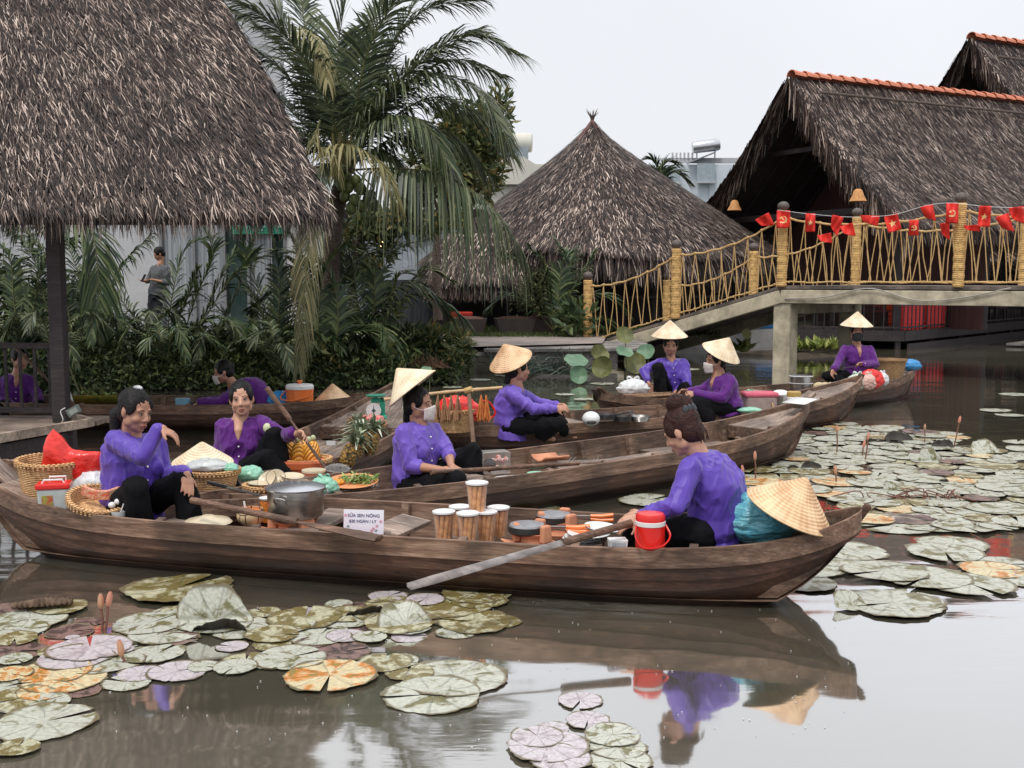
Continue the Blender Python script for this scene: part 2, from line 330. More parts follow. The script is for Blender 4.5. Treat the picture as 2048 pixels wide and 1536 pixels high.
# ================================================================ water, ground, path
def water_mat():
    m, t, b, L = newmat('muddy_pond_water')
    co = t.nodes.new('ShaderNodeTexCoord')
    def nz(scale, st, det):
        mp = t.nodes.new('ShaderNodeMapping'); mp.inputs['Scale'].default_value = st
        n = t.nodes.new('ShaderNodeTexNoise'); n.inputs['Scale'].default_value = scale; n.inputs['Detail'].default_value = det
        L(co.outputs['Object'], mp.inputs[0]); L(mp.outputs[0], n.inputs['Vector']); return n
    a = nz(1.1, (.7, 1.6, 1), 2); c = nz(5.0, (.6, 2.2, 1), 3); d = nz(.5, (1, 1, 1), 2)
    pm = t.nodes.new('ShaderNodeMapRange'); pm.inputs[1].default_value = .42; pm.inputs[2].default_value = .68; pm.inputs[3].default_value = .05; pm.inputs[4].default_value = 1.0
    L(d.outputs[0], pm.inputs[0])
    mu = t.nodes.new('ShaderNodeMath'); mu.operation = 'MULTIPLY'; L(c.outputs[0], mu.inputs[0]); L(pm.outputs[0], mu.inputs[1])
    m2 = t.nodes.new('ShaderNodeMath'); m2.operation = 'MULTIPLY_ADD'; m2.inputs[1].default_value = .16; L(mu.outputs[0], m2.inputs[0]); L(a.outputs[0], m2.inputs[2])
    bp = t.nodes.new('ShaderNodeBump'); bp.inputs['Strength'].default_value = .16; bp.inputs['Distance'].default_value = .05; L(m2.outputs[0], bp.inputs['Height'])
    df = t.nodes.new('ShaderNodeBsdfDiffuse'); mud = t.nodes.new('ShaderNodeValToRGB'); setramp(mud, [(.35, (.125, .112, .08)), (.65, (.18, .16, .115))]); L(d.outputs[0], mud.inputs[0]); L(mud.outputs[0], df.inputs['Color'])
    gl = t.nodes.new('ShaderNodeBsdfGlossy'); gl.inputs['Roughness'].default_value = .05; gl.inputs['Color'].default_value = (.97, .97, .98, 1); L(bp.outputs[0], gl.inputs['Normal'])
    fr = t.nodes.new('ShaderNodeFresnel'); fr.inputs['IOR'].default_value = 1.9; L(bp.outputs[0], fr.inputs['Normal'])
    mr = t.nodes.new('ShaderNodeMapRange'); mr.inputs[1].default_value = .02; mr.inputs[2].default_value = .30; mr.inputs[3].default_value = .16; mr.inputs[4].default_value = .86; L(fr.outputs[0], mr.inputs[0])
    ms = t.nodes.new('ShaderNodeMixShader'); L(mr.outputs[0], ms.inputs[0]); L(df.outputs[0], ms.inputs[1]); L(gl.outputs[0], ms.inputs[2])
    L(ms.outputs[0], t.nodes['Material Output'].inputs[0]); return m
b = MB(); b.grid([[(x, y, 0) for y in (-20, 20, 80)] for x in (-80, 0, 80)])
tag(b.obj('water', water_mat()), None, None, kind='structure')
EDGE = [(-60, 16.5), (-12, 16.3), (-6.5, 16.4), (-4, 16.8), (-2, 16.9), (-.9, 17.6), (-.6, 19.2), (1, 19.9), (1.6, 22.3), (2.4, 25), (4, 27.4), (7, 28), (9.6, 29), (12, 31), (18, 36), (60, 50)]
def dense(E, k):
    o = []
    for (a, b_), (c, d) in zip(E[:-1], E[1:]):
        for i in range(k): o.append((a + (c - a) * i / k, b_ + (d - b_) * i / k))
    return o + [E[-1]]
rows = []
for i, (x, y) in enumerate(dense(EDGE, 8)):
    j = noise.noise(V((x * .9, y * .9, 3))) * .22
    zz = .40 + .06 * noise.noise(V((x * .5, y, 0)))
    rows.append([(x, y - .35 + j, -.5), (x, y - .18 + j, .05), (x, y + j, .24 + .1 * j), (x, y + .4 + j, zz), (x, y + 3, .45), (x * 1.3, y + 30, .45), (x * 8, 700, .45)])
b = MB(); b.grid(rows); b.f = [f[::-1] for f in b.f]
tag(b.obj('ground', mat('bank_ground', (.05, .045, .026), .95, (.02, .018, .012), 1.6, .8, detail=9, dist=.05), smooth=True), None, None, kind='structure')
# stone path and its grey plank landing by the bridge foot
b = MB(); b.add([(-.7, 19.5, .46), (1.7, 20.6, .46), (2.0, 23.3, .46), (.6, 24.3, .46), (-2.4, 24.6, .46), (-3.4, 22.4, .46)], [(0, 1, 2, 3, 4, 5)])
tag(b.obj('path', mat('worn_stone_paving', (.34, .28, .25), .8, (.2, .165, .15), 2.5, .4, detail=8)), None, None, kind='structure')
b = MB()
for i in range(9): b.box((1.0 + .02 * i, 19.6 + .27 * i, .40), (3.0, .25, .05), rz=.12)
b.box((.6, 19.62, .2), (2.6, .1, .32), rz=.12)
o = thing('plank_landing', 'grey plank landing at the foot of the rope bridge beside the stone path', 'landing', (0, 0, 0))
b.obj('boards', wood('grey_landing_boards', (.16, .14, .13), (.26, .24, .22), (.38, .35, .33)), o)
b = MB()
for x, y in ((0, 19.4), (1.2, 19.7), (2.1, 20)): b.box((x, y, .05), (.1, .1, .6))
b.obj('support_post', DARKW, o)

# ================================================================ thatch
def unit(a): return a / np.maximum(np.linalg.norm(a, axis=1, keepdims=True), 1e-9)
def blades(base, d, nrm, ln, w, sag=.25):
    n = len(base); side = unit(np.cross(d, nrm)); ln = ln[:, None]; w = w[:, None]
    g = np.array([[0, 0, -1.0]])
    p0 = base; p1 = base + d * ln * .5; p2 = base + d * ln + g * ln * sag * .3 - nrm * ln * .03
    v = np.stack([p0 - side * w * .5, p0 + side * w * .5, p1 - side * w * .5, p1 + side * w * .5, p2 - side * w * .12, p2 + side * w * .12], 1).reshape(-1, 3)
    k = np.arange(n)[:, None] * 6
    f = np.concatenate([k + np.array([[0, 1, 3, 2]]), k + np.array([[2, 3, 5, 4]])])
    return v, f
def frame(P, u, v):
    e = 1e-3; p = P(u, v); du = P(u + e, v) - p; dv = P(u, v + e) - p
    du = unit(du); dv = unit(dv); nn = unit(np.cross(du, dv)); nn = np.where(nn[:, 2:3] < 0, -nn, nn); return p, du, dv, nn
def thatch_patch(P, n, ln=(.2, .38), w=(.012, .028), lift=.10, lat=.22, fringe=0, fl=(.3, .5), vr=(0, 1), bias=0.0):
    u = rng.random(n); v = vr[0] + (vr[1] - vr[0]) * np.sqrt(rng.random(n)) if P.tri else vr[0] + (vr[1] - vr[0]) * rng.random(n)
    p, du, dv, nn = frame(P, u, v)
    d = unit(dv + du * rng.normal(bias, lat, (n, 1)) + nn * np.abs(rng.normal(0, lift, (n, 1))))
    V1, F1 = blades(p + nn * .015, d, nn, rng.uniform(*ln, n), rng.uniform(*w, n))
    if fringe:
        u = rng.random(fringe); v = rng.uniform(.955, 1.0, fringe) * vr[1]
        p, du, dv, nn = frame(P, u, v)
        d = unit(dv * .6 + np.array([[0, 0, -.75]]) + du * rng.normal(0, .16, (fringe, 1)) + nn * rng.normal(0, .1, (fringe, 1)))
        V2, F2 = blades(p + nn * rng.uniform(-.08, .02, (fringe, 1)), d, nn, rng.uniform(*fl, fringe), rng.uniform(*w, fringe))
        F2 = F2 + len(V1); V1 = np.concatenate([V1, V2]); F1 = np.concatenate([F1, F2])
    return V1, F1
def merge(parts):
    vs, fs, k = [], [], 0
    for v, f in parts: vs.append(v); fs.append(f + k); k += len(v)
    return np.concatenate(vs), np.concatenate(fs)
class Patch:
    """corner patch: top edge a->b, bottom edge d->c, bulging by h along its normal"""
    def __init__(s, a, b, c, d, h=0.0, tri=False, lat=None, lw=1):
        s.q = [np.array(p, float) for p in (a, b, c, d)]; s.h = h; s.tri = tri; s.lat = lat; s.lw = lw
        n = np.cross(s.q[2] - s.q[3], s.q[3] - s.q[0]); n = n / np.linalg.norm(n); s.n = n if n[2] > 0 else -n
    def __call__(s, u, v):
        u = np.asarray(u)[:, None]; v = np.asarray(v)[:, None]; a, b, c, d = s.q
        q = (a * (1 - u) + b * u) * (1 - v) + (d * (1 - u) + c * u) * v + s.n * (s.h * np.sin(PI * np.clip(v, 0, 1)))
        if s.lat is not None: q = q + np.array(s.lat) * np.sin(PI * np.clip(v, 0, 1)) * (u if s.lw else 1 - u)
        return q
    def sheet(s, mb, th=.1, nu=10, nv=8):
        for k in (0, 1):
            P = []
            for i in range(nu + 1):
                pts = s(np.full(nv + 1, i / nu), np.linspace(0, .955, nv + 1)) - s.n * (th * k)
                P.append([tuple(p) for p in pts])
            mb.grid(P)

# ---- near thatched pavilion, with its post, railing and deck
pav = thing('thatched_pavilion', 'large near thatched pavilion with black post and railing at the left edge', 'pavilion', (-4.7, 12.5, 0))
EC, T0, T1 = (-1.5, 9.3, 2.2), (-4.9, 12.5, 6.7), (-7.0, 12.5, 6.7)
fr_ = Patch(T1, T0, EC, (-9.8, 9.3, 2.2), .13, lat=(.26, 0, 0), lw=1); rt = Patch(T0, (-4.9, 13, 6.7), (-2.9, 15.0, 2.2), EC, .05, lat=(.26, 0, 0), lw=0)
bk = Patch((-4.9, 13, 6.7), T1, (-9.5, 15, 2.2), (-2.9, 15, 2.2), .1)
b = MB(); fr_.sheet(b); rt.sheet(b); bk.sheet(b); roof = b.obj('roof', THATCHB, pav, world=True, smooth=True)
off = np.array(pav.location)
class Off:
    def __init__(s, P): s.P = P; s.tri = P.tri
    def __call__(s, u, v): return s.P(u, v) - off
vv, ff = merge([thatch_patch(Off(fr_), 95000, (.07, .18), (.003, .0095), .15, .27, 6500, (.12, .26), bias=.28), thatch_patch(Off(rt), 6000, (.15, .3), (.005, .015), .1, .22, 600, (.2, .34))])
npmesh('thatch', vv, ff, THATCH, roof)
b = MB(); b.beam((-4.06, 9.85, .36), (-4.06, 9.85, 2.75), .125, .125, up=(0, 1, 0)); b.obj('post', DARKW, pav, world=True, bevel=.006)
b = MB(); b.beam((-8, 9.85, 2.72), (-1.9, 9.85, 2.72), .1, .14); b.beam((-4.06, 10.0, 2.6), (-4.06, 14, 2.6), .1, .12); b.obj('roof_beam', DARKW, pav, world=True)
b = MB()
for i in range(16):
    x = -9 + i * .47; b.beam((x, 9.4, 2.33), (min(x * .5 - 2.6, -4.8), 12.3, 6.3), .05, .07)
b.obj('rafters', DARKW, pav, world=True)
rl = thing('deck_railing', 'dark slatted railing on the left deck in front of a seated woman', 'railing', (-5.5, 10.2, .36))
b = MB(); b.beam((-7.5, 10.5, 1.03), (-4.1, 10.12, 1.03), .06, .05); b.obj('top_rail', DARKW, rl, world=True)
b = MB(); b.beam((-7.5, 10.5, .43), (-4.1, 10.12, .43), .06, .05); b.obj('bottom_rail', DARKW, rl, world=True)
for i in range(24):
    x = -7.4 + i * .142; y = 10.5 - (x + 7.5) * .112
    b = MB(); b.box((x, y, .73), (.026, .02, .56)); b.obj('baluster', DARKW, rl, world=True)
dk = thing('timber_deck', 'grey timber deck corner on short posts below the black pavilion post', 'deck', (-5, 9.5, 0))
b = MB()
for i in range(14):   # boards run across, front edge slants away
    y0 = 7.6 + i * .2; xr = -4.66 + (y0 - 7.6) * .36
    b.box(((xr - 9) / 2, y0 + .1, .33 - .002 * (i % 3)), (xr + 9, .19, .045))
b.obj('boards', DECKW, dk, world=True)
b = MB(); b.beam((-4.72, 7.5, .345), (-3.83, 9.95, .345), .05, .075); b.beam((-3.83, 9.95, .345), (-4.3, 10.5, .345), .05, .07); b.obj('edge_board', wood('pale_edge', (.3, .22, .17), (.48, .38, .3), (.6, .5, .42)), dk, world=True)
b = MB(); b.beam((-4.74, 7.6, .22), (-3.95, 9.8, .22), .08, .13)
for x, y in ((-4.25, 8.95), (-3.95, 9.75), (-4.6, 8.0), (-5.5, 9.6)): b.box((x, y, .0), (.09, .09, .62))
b.obj('support_post', DARKW, dk, world=True)
b = MB(); b.beam((-4.9, 7.6, .13), (-4.1, 9.4, .13), .14, .03); b.beam((-4.95, 7.6, .015), (-4.05, 9.5, .015), .1, .03)
b.obj('fender_board', wood('bleached_board', (.4, .36, .3), (.6, .55, .48), (.75, .7, .63)), dk, world=True)
b = MB(); b.beam((-5.0, 7.6, .07), (-4.1, 9.5, .07), .05, .09); b.obj('lower_beam', HULL, dk, world=True)
fl = thing('solar_floodlight', 'small solar floodlight tied to the foot of the black post', 'lamp', at(143, 822, 9.75))
b = MB(); b.box((.02, 0, 0), (.13, .02, .075), M=Matrix.Rotation(-.5, 3, 'Y')); b.obj('housing', mat('grey_green_plastic', (.12, .15, .14), .4), fl, bevel=.006)
b = MB(); b.box((.022, -.0125, 0), (.08, .004, .045), M=Matrix.Rotation(-.5, 3, 'Y')); b.obj('lens', mat('frosted_lens', (.3, .33, .3), .2), fl)
b = MB(); b.tube(spline([(-.05, -.01, .03), (-.09, -.02, 0), (-.07, -.02, -.07), (-.09, 0, -.1)], 12), .004, 6); b.obj('cord', WHITEP, fl)

# ================================================================ round hut in the middle
HC = V((2.15, 30, 0)); hut = thing('round_thatched_hut', 'round thatched hut with pointed spiked top behind the bridge ramp', 'hut', HC)
class Cone:
    tri = True
    def __call__(s, u, v):
        th = 2 * PI * np.asarray(u) + .4; r = 5.15 * np.asarray(v); r = r * (1 + .035 * np.cos(4 * th - 1.0))
        z = 5.9 - .66 * r - .22 * (1 - np.exp(-3 * r)) + .05 * np.sin(3 * th)
        return np.stack([r * np.cos(th) * (.93 + .07 * np.sign(np.cos(th)) * np.abs(np.cos(th))), r * np.sin(th), z], 1)
cone = Cone(); b = MB()
b.grid([[tuple(p) for p in cone(np.full(14, i / 48), np.linspace(0, 1, 14)) - np.array([0, 0, .05])] for i in range(49)])
hr = b.obj('roof', THATCHB, hut, smooth=True)
vv, ff = merge([thatch_patch(cone, 70000, (.2, .42), (.009, .025), .10, .22, 7000, (.4, .8))]); npmesh('thatch', vv, ff, THATCH, hr)
b = MB(); b.lathe([(.0, 5.98), (.16, 5.75), (.5, 5.35), (.62, 5.22)], 4, (0, 0, 0), Matrix.Rotation(.5, 3, 'Z')); b.obj('roof_cap', mat('reddish_cap', (.2, .09, .075), .8, (.12, .05, .045)), hut)
b = MB()
for k in range(9):
    a = k * .7; b.tube([(0, 0, 5.85), (.05 * math.cos(a), .05 * math.sin(a), 6.0), (.17 * math.cos(a), .17 * math.sin(a), 6.12 + .04 * (k % 3))], [.03, .02, .004], 5)
b.obj('finial', BARK, hut)
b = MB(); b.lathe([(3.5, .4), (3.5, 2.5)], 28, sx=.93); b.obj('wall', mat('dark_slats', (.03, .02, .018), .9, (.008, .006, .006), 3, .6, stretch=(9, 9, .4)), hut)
for k in range(10):
    a = k * .628; b = MB(); b.box((3.9 * math.cos(a), 4.3 * math.sin(a), 1.4), (.13, .13, 2.2)); b.obj('post', DARKW, hut)
b = MB()
for k in range(60):
    a = k * .105; b.box((4.0 * math.cos(a), 4.4 * math.sin(a), .85), (.03, .03, .8))
b.lathe([(4.38, 1.22), (4.44, 1.22), (4.44, 1.27), (4.38, 1.27)], 48, sx=.91); b.obj('railing', DARKW, hut)

# low thatched lean-to left of the hut
class Off2(Off): pass
lt = thing('small_thatched_shelter', 'small dark thatched shelter behind the coconut palm fronds', 'shelter', (-1.2, 25.5, 0)); off = np.array(lt.location)
p1 = Patch((-1.6, 26.6, 2.75), (.0, 26.6, 2.75), (.2, 25.2, 1.75), (-1.9, 25.2, 1.75), .05)
b = MB(); p1.sheet(b); q = b.obj('roof', THATCHB, lt, world=True)
vv, ff = thatch_patch(Off(p1), 6000, (.25, .5), (.012, .03), .09, .2, 2500, (.3, .6)); npmesh('thatch', vv, ff, THATCH, q)
for x in (-1.7, -.1): b = MB(); b.box((x, 25.7, 1.3), (.11, .11, 1.8)); b.obj('post', DARKW, lt, world=True)
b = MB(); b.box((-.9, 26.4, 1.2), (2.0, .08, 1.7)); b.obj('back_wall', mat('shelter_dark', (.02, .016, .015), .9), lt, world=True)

# ================================================================ gabled halls on the right
def hall(name, label, A, ang, w, ze, Ln, nb, sc=1.0, tiles=True, wall=True, seed=1):
    t = thing(name, label, 'hall', (A[0], A[1], 0)); global off; off = np.array([A[0], A[1], 0.0])
    r = V((math.cos(ang), math.sin(ang), 0)); n = V((-math.sin(ang), math.cos(ang), 0)); a0 = V((A[0], A[1], A[2]))
    res = []
    for s in (-1, 1):
        a, c = a0, a0 + r * Ln; e0 = a0 + n * (s * w) - r * .25; e0.z = ze; e1 = e0 + r * (Ln + .25)
        p = Patch(a, c, e1, e0, -.22 * sc); res.append(p); b = MB(); p.sheet(b, .12, 12, 10)
        q = b.obj('roof', THATCHB, t, world=True, smooth=True)
        full = s == -1
        parts = [thatch_patch(Off(p), nb if full else nb // 5, (.18 * sc, .42 * sc), (.009 * sc, .024 * sc), .09, .17, (4000 if full else 1800), (.3 * sc, .55 * sc))]
        # shaggy gable edge: long strips hanging over it
        m = 2600; v = rng.random(m); pp, du, dv, nn = frame(Off(p), np.full(m, .0), v)
        d = unit(dv * rng.uniform(.25, .9, (m, 1)) + np.array([[0, 0, -1.0]]) * rng.uniform(.3, .8, (m, 1)) - du * rng.uniform(-.1, .3, (m, 1)) + nn * rng.normal(0, .07, (m, 1)))
        parts.append(blades(pp - du * rng.uniform(-.12, .1, (m, 1)) + nn * rng.uniform(-.05, .08, (m, 1)), d, nn, rng.uniform(.45, 1.0, m) * sc, rng.uniform(.016, .04, m) * sc))
        vv, ff = merge(parts); npmesh('thatch', vv, ff, THATCH, q)
    if tiles:
        tm = mat('terracotta_ridge_tiles', (.72, .26, .15), .8, (.5, .17, .1), 9, .2)
        b = MB(); k = int(Ln / (.42 * sc)); d = r * (.42 * sc)
        for i in range(k):
            p = a0 + d * i + V((0, 0, .02)); q = p + d * 1.02
            for j in range(6):
                pass
            P = []
            for end, rr in ((p, .17 * sc), (q, .13 * sc)):
                P.append([tuple(end + n * (rr * math.cos(PI * j / 6)) + V((0, 0, rr * .9 * math.sin(PI * j / 6) + .02 * (end is p)))) for j in range(7)])
            b.grid(P)
        b.obj('ridge_tiles', tm, t, world=True, solid=.02)
        b = MB(); e = a0 + r * .5 - n * (w * .13); b.tube([tuple(e + V((0, 0, -(A[2] - ze) * .13 + .09)) + r * (Ln - 1) * k / 6) for k in range(7)], .035 * sc, 6); b.obj('binding_pole', BARK, t, world=True)
    if wall:
        wm = mat('corrugated_red_brown_wall', (.11, .045, .038), .8, (.05, .022, .02), 2, .9, stretch=(12, 12, .1), dist=.04)
        i0 = a0 + r * 3.2; k = .86
        b = MB(); b.add([tuple(i0 + V((0, 0, -.5))), tuple(i0 - n * w * k + V((0, 0, ze + .3 - A[2]))), tuple(i0 - n * w * k + V((0, 0, .4 - A[2]))), tuple(i0 + n * w * k + V((0, 0, .4 - A[2]))), tuple(i0 + n * w * k + V((0, 0, ze + .3 - A[2])))], [(0, 1, 2, 3, 4)])
        b.obj('gable_wall', wm, t, world=True)
        for s in (-1, 1):
            for kk in range(5):
                q = a0 + r * (.5 + kk * 3) + n * (s * w * .8); b = MB(); b.beam((q.x, q.y, .4), (q.x, q.y, ze + .35), .16, .16, up=(0, 1, 0)); b.obj('post', DARKW, t, world=True)
        b = MB(); q0 = a0 + r * .6
        b.beam(q0 + n * w * .8 + V((0, 0, ze + .4 - A[2])), q0 - n * w * .8 + V((0, 0, ze + .4 - A[2])), .1, .16)
        b.beam(q0 + n * w * .4 + V((0, 0, ze + 2.1 - A[2])), q0 - n * w * .4 + V((0, 0, ze + 2.1 - A[2])), .08, .12)
        b.obj('cross_beam', DARKW, t, world=True)
        b = MB()
        for s in (-1, 1):
            for kk in range(9):
                q = a0 + r * (.3 + kk * .7) - V((0, 0, .62)); e = a0 + r * (.3 + kk * .7) + n * (s * w * .93); e.z = ze - .22; b.beam(q, e, .06, .08)
        b.obj('rafters', DARKW, t, world=True)
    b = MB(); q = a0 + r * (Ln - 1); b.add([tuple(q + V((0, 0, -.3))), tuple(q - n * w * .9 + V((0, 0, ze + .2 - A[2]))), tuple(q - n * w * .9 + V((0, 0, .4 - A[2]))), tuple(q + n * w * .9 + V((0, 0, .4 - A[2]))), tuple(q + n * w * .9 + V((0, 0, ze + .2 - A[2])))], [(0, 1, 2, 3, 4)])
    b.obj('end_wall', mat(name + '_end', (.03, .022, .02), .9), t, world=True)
    return t, r, n, a0
HA = R(27.5)
hall1, hr_, hn_, ha_ = hall('thatched_hall', 'long gabled thatched hall with orange ridge tiles behind the bridge', (7.2, 29, 6.85), HA, 4.15, 2.95, 15, 64000)
hall('thatched_hall', 'taller thatched hall whose gable peeks out at the top right corner', (17.1, 42, 10.6), HA, 6.3, 4.2, 13, 15000, 1.35, wall=False)
# low thatched awning seen under the hall eaves
aw = thing('thatched_awning', 'low strip of thatched awning under the long hall, seen through the bridge ropes', 'awning', (12, 36, 0)); off = np.array([12, 36, 0.0])
p2 = Patch((7.0, 35.0, 2.9), (22, 42.6, 2.9), (22.4, 41.4, 1.95), (7.4, 33.6, 1.95)); b = MB(); p2.sheet(b); q = b.obj('roof', THATCHB, aw, world=True)
vv, ff = thatch_patch(Off(p2), 4500, (.3, .6), (.03, .06), .1, .2, 3800, (.4, .8)); npmesh('thatch', vv, ff, THATCH, q)
for i in range(5): b = MB(); b.box((8 + i * 3.2, 34.6 + i * 1.64, 1.3), (.14, .14, 1.8)); b.obj('post', DARKW, aw, world=True)
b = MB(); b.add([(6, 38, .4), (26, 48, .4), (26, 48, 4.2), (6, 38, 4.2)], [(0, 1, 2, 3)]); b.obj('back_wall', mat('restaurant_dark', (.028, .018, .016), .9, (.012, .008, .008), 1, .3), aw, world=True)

# restaurant platform with railing
pf = thing('restaurant_platform', 'dark timber restaurant platform on piles with black railing under the long hall', 'platform', (10, 28, 0))
CA, CB, CC = V((6.6, 26.6, .4)), V((9.25, 26.0, .4)), V((19, 37.2, .4))
b = MB(); b.add([tuple(CA), tuple(CB), tuple(CC), (22, 42, .4), (7, 31, .4)], [(0, 1, 2, 3, 4)]); b.add([(p[0], p[1], .28) for p in (CA, CB, CC, (22, 42), (7, 31))], [(4, 3, 2, 1, 0)]); b.obj('floor', DARKW, pf, world=True)
b = MB(); b.beam(CA - V((0, .02, .08)), CB - V((-.02, .02, .08)), .06, .24); b.beam(CB - V((-.02, .02, .08)), CC - V((0, 0, .08)), .06, .24); b.beam(CB - V((-.1, .06, .33)), CC - V((-.1, .1, .33)), .05, .14); b.obj('edge_beam', DARKW, pf, world=True)
for A_, B_, n_ in ((CA, CB, 12), (CB, CC, 60)):
    for i in range(n_):
        p = A_.lerp(B_, i / n_); b = MB(); b.box((p.x, p.y, .85), (.022, .022, .9)); b.obj('baluster', DARKW, pf, world=True)
    b = MB(); b.beam(A_ + V((0, 0, .92)), B_ + V((0, 0, .92)), .07, .05); b.beam(A_ + V((0, 0, .12)), B_ + V((0, 0, .12)), .05, .04); b.obj('rail', DARKW, pf, world=True)
for i in range(8):
    p = CB.lerp(CC, i / 7); b = MB(); b.box((p.x - .1, p.y + .1, 0), (.12, .12, .7)); b.obj('pile', DARKW, pf, world=True)
# grey concrete slab behind the ramp
b = MB(); b.box((4.6, 27.6, .2), (4.6, 1.6, .45), rz=.02)
tag(b.obj('landing_slab', mat('grey_slab', (.3, .29, .28), .9, (.2, .2, .2), 4, .3)), 'low grey concrete landing under the bridge ramp', 'landing')
b = MB(); b.box((15.5, 30.3, .06), (9, .9, .05), rz=.86); b.box((15.4, 29.9, .0), (9, .08, .14), rz=.86)
tag(b.obj('floating_walkway', wood('pale_walkway', (.14, .12, .11), (.22, .2, .19), (.32, .3, .28))), 'low grey floating walkway beside the restaurant platform at right', 'walkway')

# ================================================================ buildings behind
wh = thing('white_building', 'white building with grey curtained glass front behind the left palms', 'building', (-7, 24, .45))
WW = mat('white_render', (.52, .53, .55), .85, (.4, .41, .43), 1.2, .1)
def wpx(px): return (px - 1024) / 2190 * 24
b = MB(); Yb = 24.0
for x0, x1, z0, z1 in ((-20, wpx(330), .4, 9), (wpx(330), wpx(575), 3.5, 9), (wpx(575), wpx(660), .4, 3.6)):
    b.box(((x0 + x1) / 2, Yb + .15, (z0 + z1) / 2), (x1 - x0, .3, z1 - z0))
b.box(((-20 + wpx(500)) / 2, Yb + 2.2, 5), (wpx(500) + 20, 3.6, 8.6))
b.obj('wall', WW, wh, world=True)
gm = mat('dark_glass', (.05, .075, .075), .12, (.02, .04, .035), 2, 0)
cm = mat('grey_curtain', (.36, .39, .42), .8, (.17, .19, .21), 1.2, .8, stretch=(18, 1, .1), dist=.03)
for x0, x1, mm, nm in ((330, 395, cm, 'curtain'), (395, 455, cm, 'curtain'), (455, 500, gm, 'glass_door'), (503, 542, cm, 'curtain'), (545, 574, gm, 'glass_door')):
    b = MB(); b.box(((wpx(x0) + wpx(x1)) / 2, Yb + .1, 1.95), (wpx(x1) - wpx(x0) - .06, .05, 3.0)); b.obj(nm, mm, wh, world=True)
b = MB()
for x in (330, 395, 455, 502, 543, 575): b.box((wpx(x), Yb + .02, 1.95), (.06, .1, 3.0))
b.box(((wpx(330) + wpx(575)) / 2, Yb + .02, .5), (wpx(575) - wpx(330), .12, .1)); b.obj('frame', mat('grey_frame', (.2, .21, .22), .5), wh, world=True)
b = MB(); b.box((wpx(525), Yb - .06, 2.78), (1.15, .06, .3)); b.obj('sign_board', mat('green_sign', (.01, .2, .12), .5), wh, world=True)
b = MB()
for k, x in enumerate(np.linspace(-.42, .42, 6)):
    c_ = wpx(525) + x; b.box((c_, Yb - .1, 2.78), (.03, .01, .17)); b.box((c_ + .04, Yb - .1, 2.85 - .07 * (k % 2)), (.07, .01, .03))
b.obj('lettering', mat('pale_teal', (.2, .55, .45), .5), wh, world=True)
b = MB(); b.box((-5.8, 22.6, .42), (8, 2.4, .12)); b.obj('terrace', mat('tan_tiles', (.42, .36, .3), .8), wh, world=True)
sh = thing('blue_white_house', 'small pale blue house with dark shutter seen between tree trunks', 'house', (-3, 31, .45))
b = MB(); b.box((-3.0, 32, 1.9), (4.2, 3, 2.9)); b.obj('wall', mat('pale_blue_wall', (.45, .5, .56), .8), sh, world=True)
b = MB(); b.box((-2.55, 30.46, 1.0), (1.9, .06, 1.3)); b.obj('shutter', mat('dark_shutter', (.06, .07, .08), .6, (.02, .025, .03), 1, .4, stretch=(20, 1, 1)), sh, world=True)
b = MB(); b.box((-3.0, 30.9, 3.45), (4.6, 1.6, .2)); b.obj('roof', THATCHB, sh, world=True)
cb = thing('cream_building', 'cream building with a fat round duct on its roof left of the round hut', 'building', (0, 57, 0))
CW = mat('cream_wall', (.66, .64, .56), .8, (.58, .56, .5), 1, .05)
def bx(px, Y): return (px - 1024) / 2200 * Y
b = MB(); b.box((bx(1000, 57), 60, 3.8), (12, 6, 7.5)); b.obj('wall', CW, cb, world=True)
b = MB(); b.add([(bx(940, 56.6), 56.7, 7.9), (bx(1045, 56.6), 56.7, 7.9), (bx(1110, 56.6), 56.7, 6.9), (bx(1110, 56.6), 56.7, 6.5), (bx(940, 56.6), 56.7, 6.5)], [(0, 1, 2, 3, 4)]); b.obj('parapet', CW, cb, world=True, solid=.2)
b = MB(); b.box((bx(1010, 57), 58, 8.1), (2.4, 1.5, .6)); b.obj('plant_box', mat('blue_grey_metal', (.28, .34, .38), .5), cb, world=True)
b = MB(); M90 = Matrix.Rotation(PI / 2, 3, 'Y'); b.lathe([(0, -2.2), (.5, -2.2), (.5, -.9), (.52, -.88), (.5, -.86), (.5, .1), (.52, .12), (.5, .14), (.5, 1.0), (.42, 1.06), (0, 1.08)], 24, (bx(1020, 57) + .1, 58, 8.75), M90); b.obj('duct', CW, cb, world=True, smooth=True)
wb = thing('white_apartment_building', 'distant white building with rooftop water heater between hut and hall', 'building', (10, 62, 0))
b = MB(); b.box((bx(1400, 62) + 1, 65, 4), (8, 6, 8.1)); b.box((bx(1435, 62) + 1.2, 62.6, 6.6), (3.6, 1.4, 2.9)); b.obj('wall', mat('bluish_white_wall', (.62, .68, .73), .8, (.56, .62, .68), 1, .05), wb, world=True)
for px, py, w_, h_ in ((1412, 345, 1.0, 1.0), (1350, 352, .55, .7)):
    p = at(px, py, 61.7); b = MB(); b.box(p, (w_, .1, h_)); f_ = b.obj('window', mat('window_grey', (.35, .42, .46), .3), wb, world=True)
    b = MB(); b.box((p.x, 61.6, p.z - h_ / 2 - .05), (w_ + .2, .12, .08)); s_ = b.obj('sill', WW, wb, world=True)
b = MB(); b.box((bx(1395, 62), 62.4, 8.3), (5.2, .1, .3))
for k in range(6): b.box((bx(1342, 62) + .22 * k, 62.3, 8.58), (.1, .08, .3))
b.obj('parapet', WW, wb, world=True)
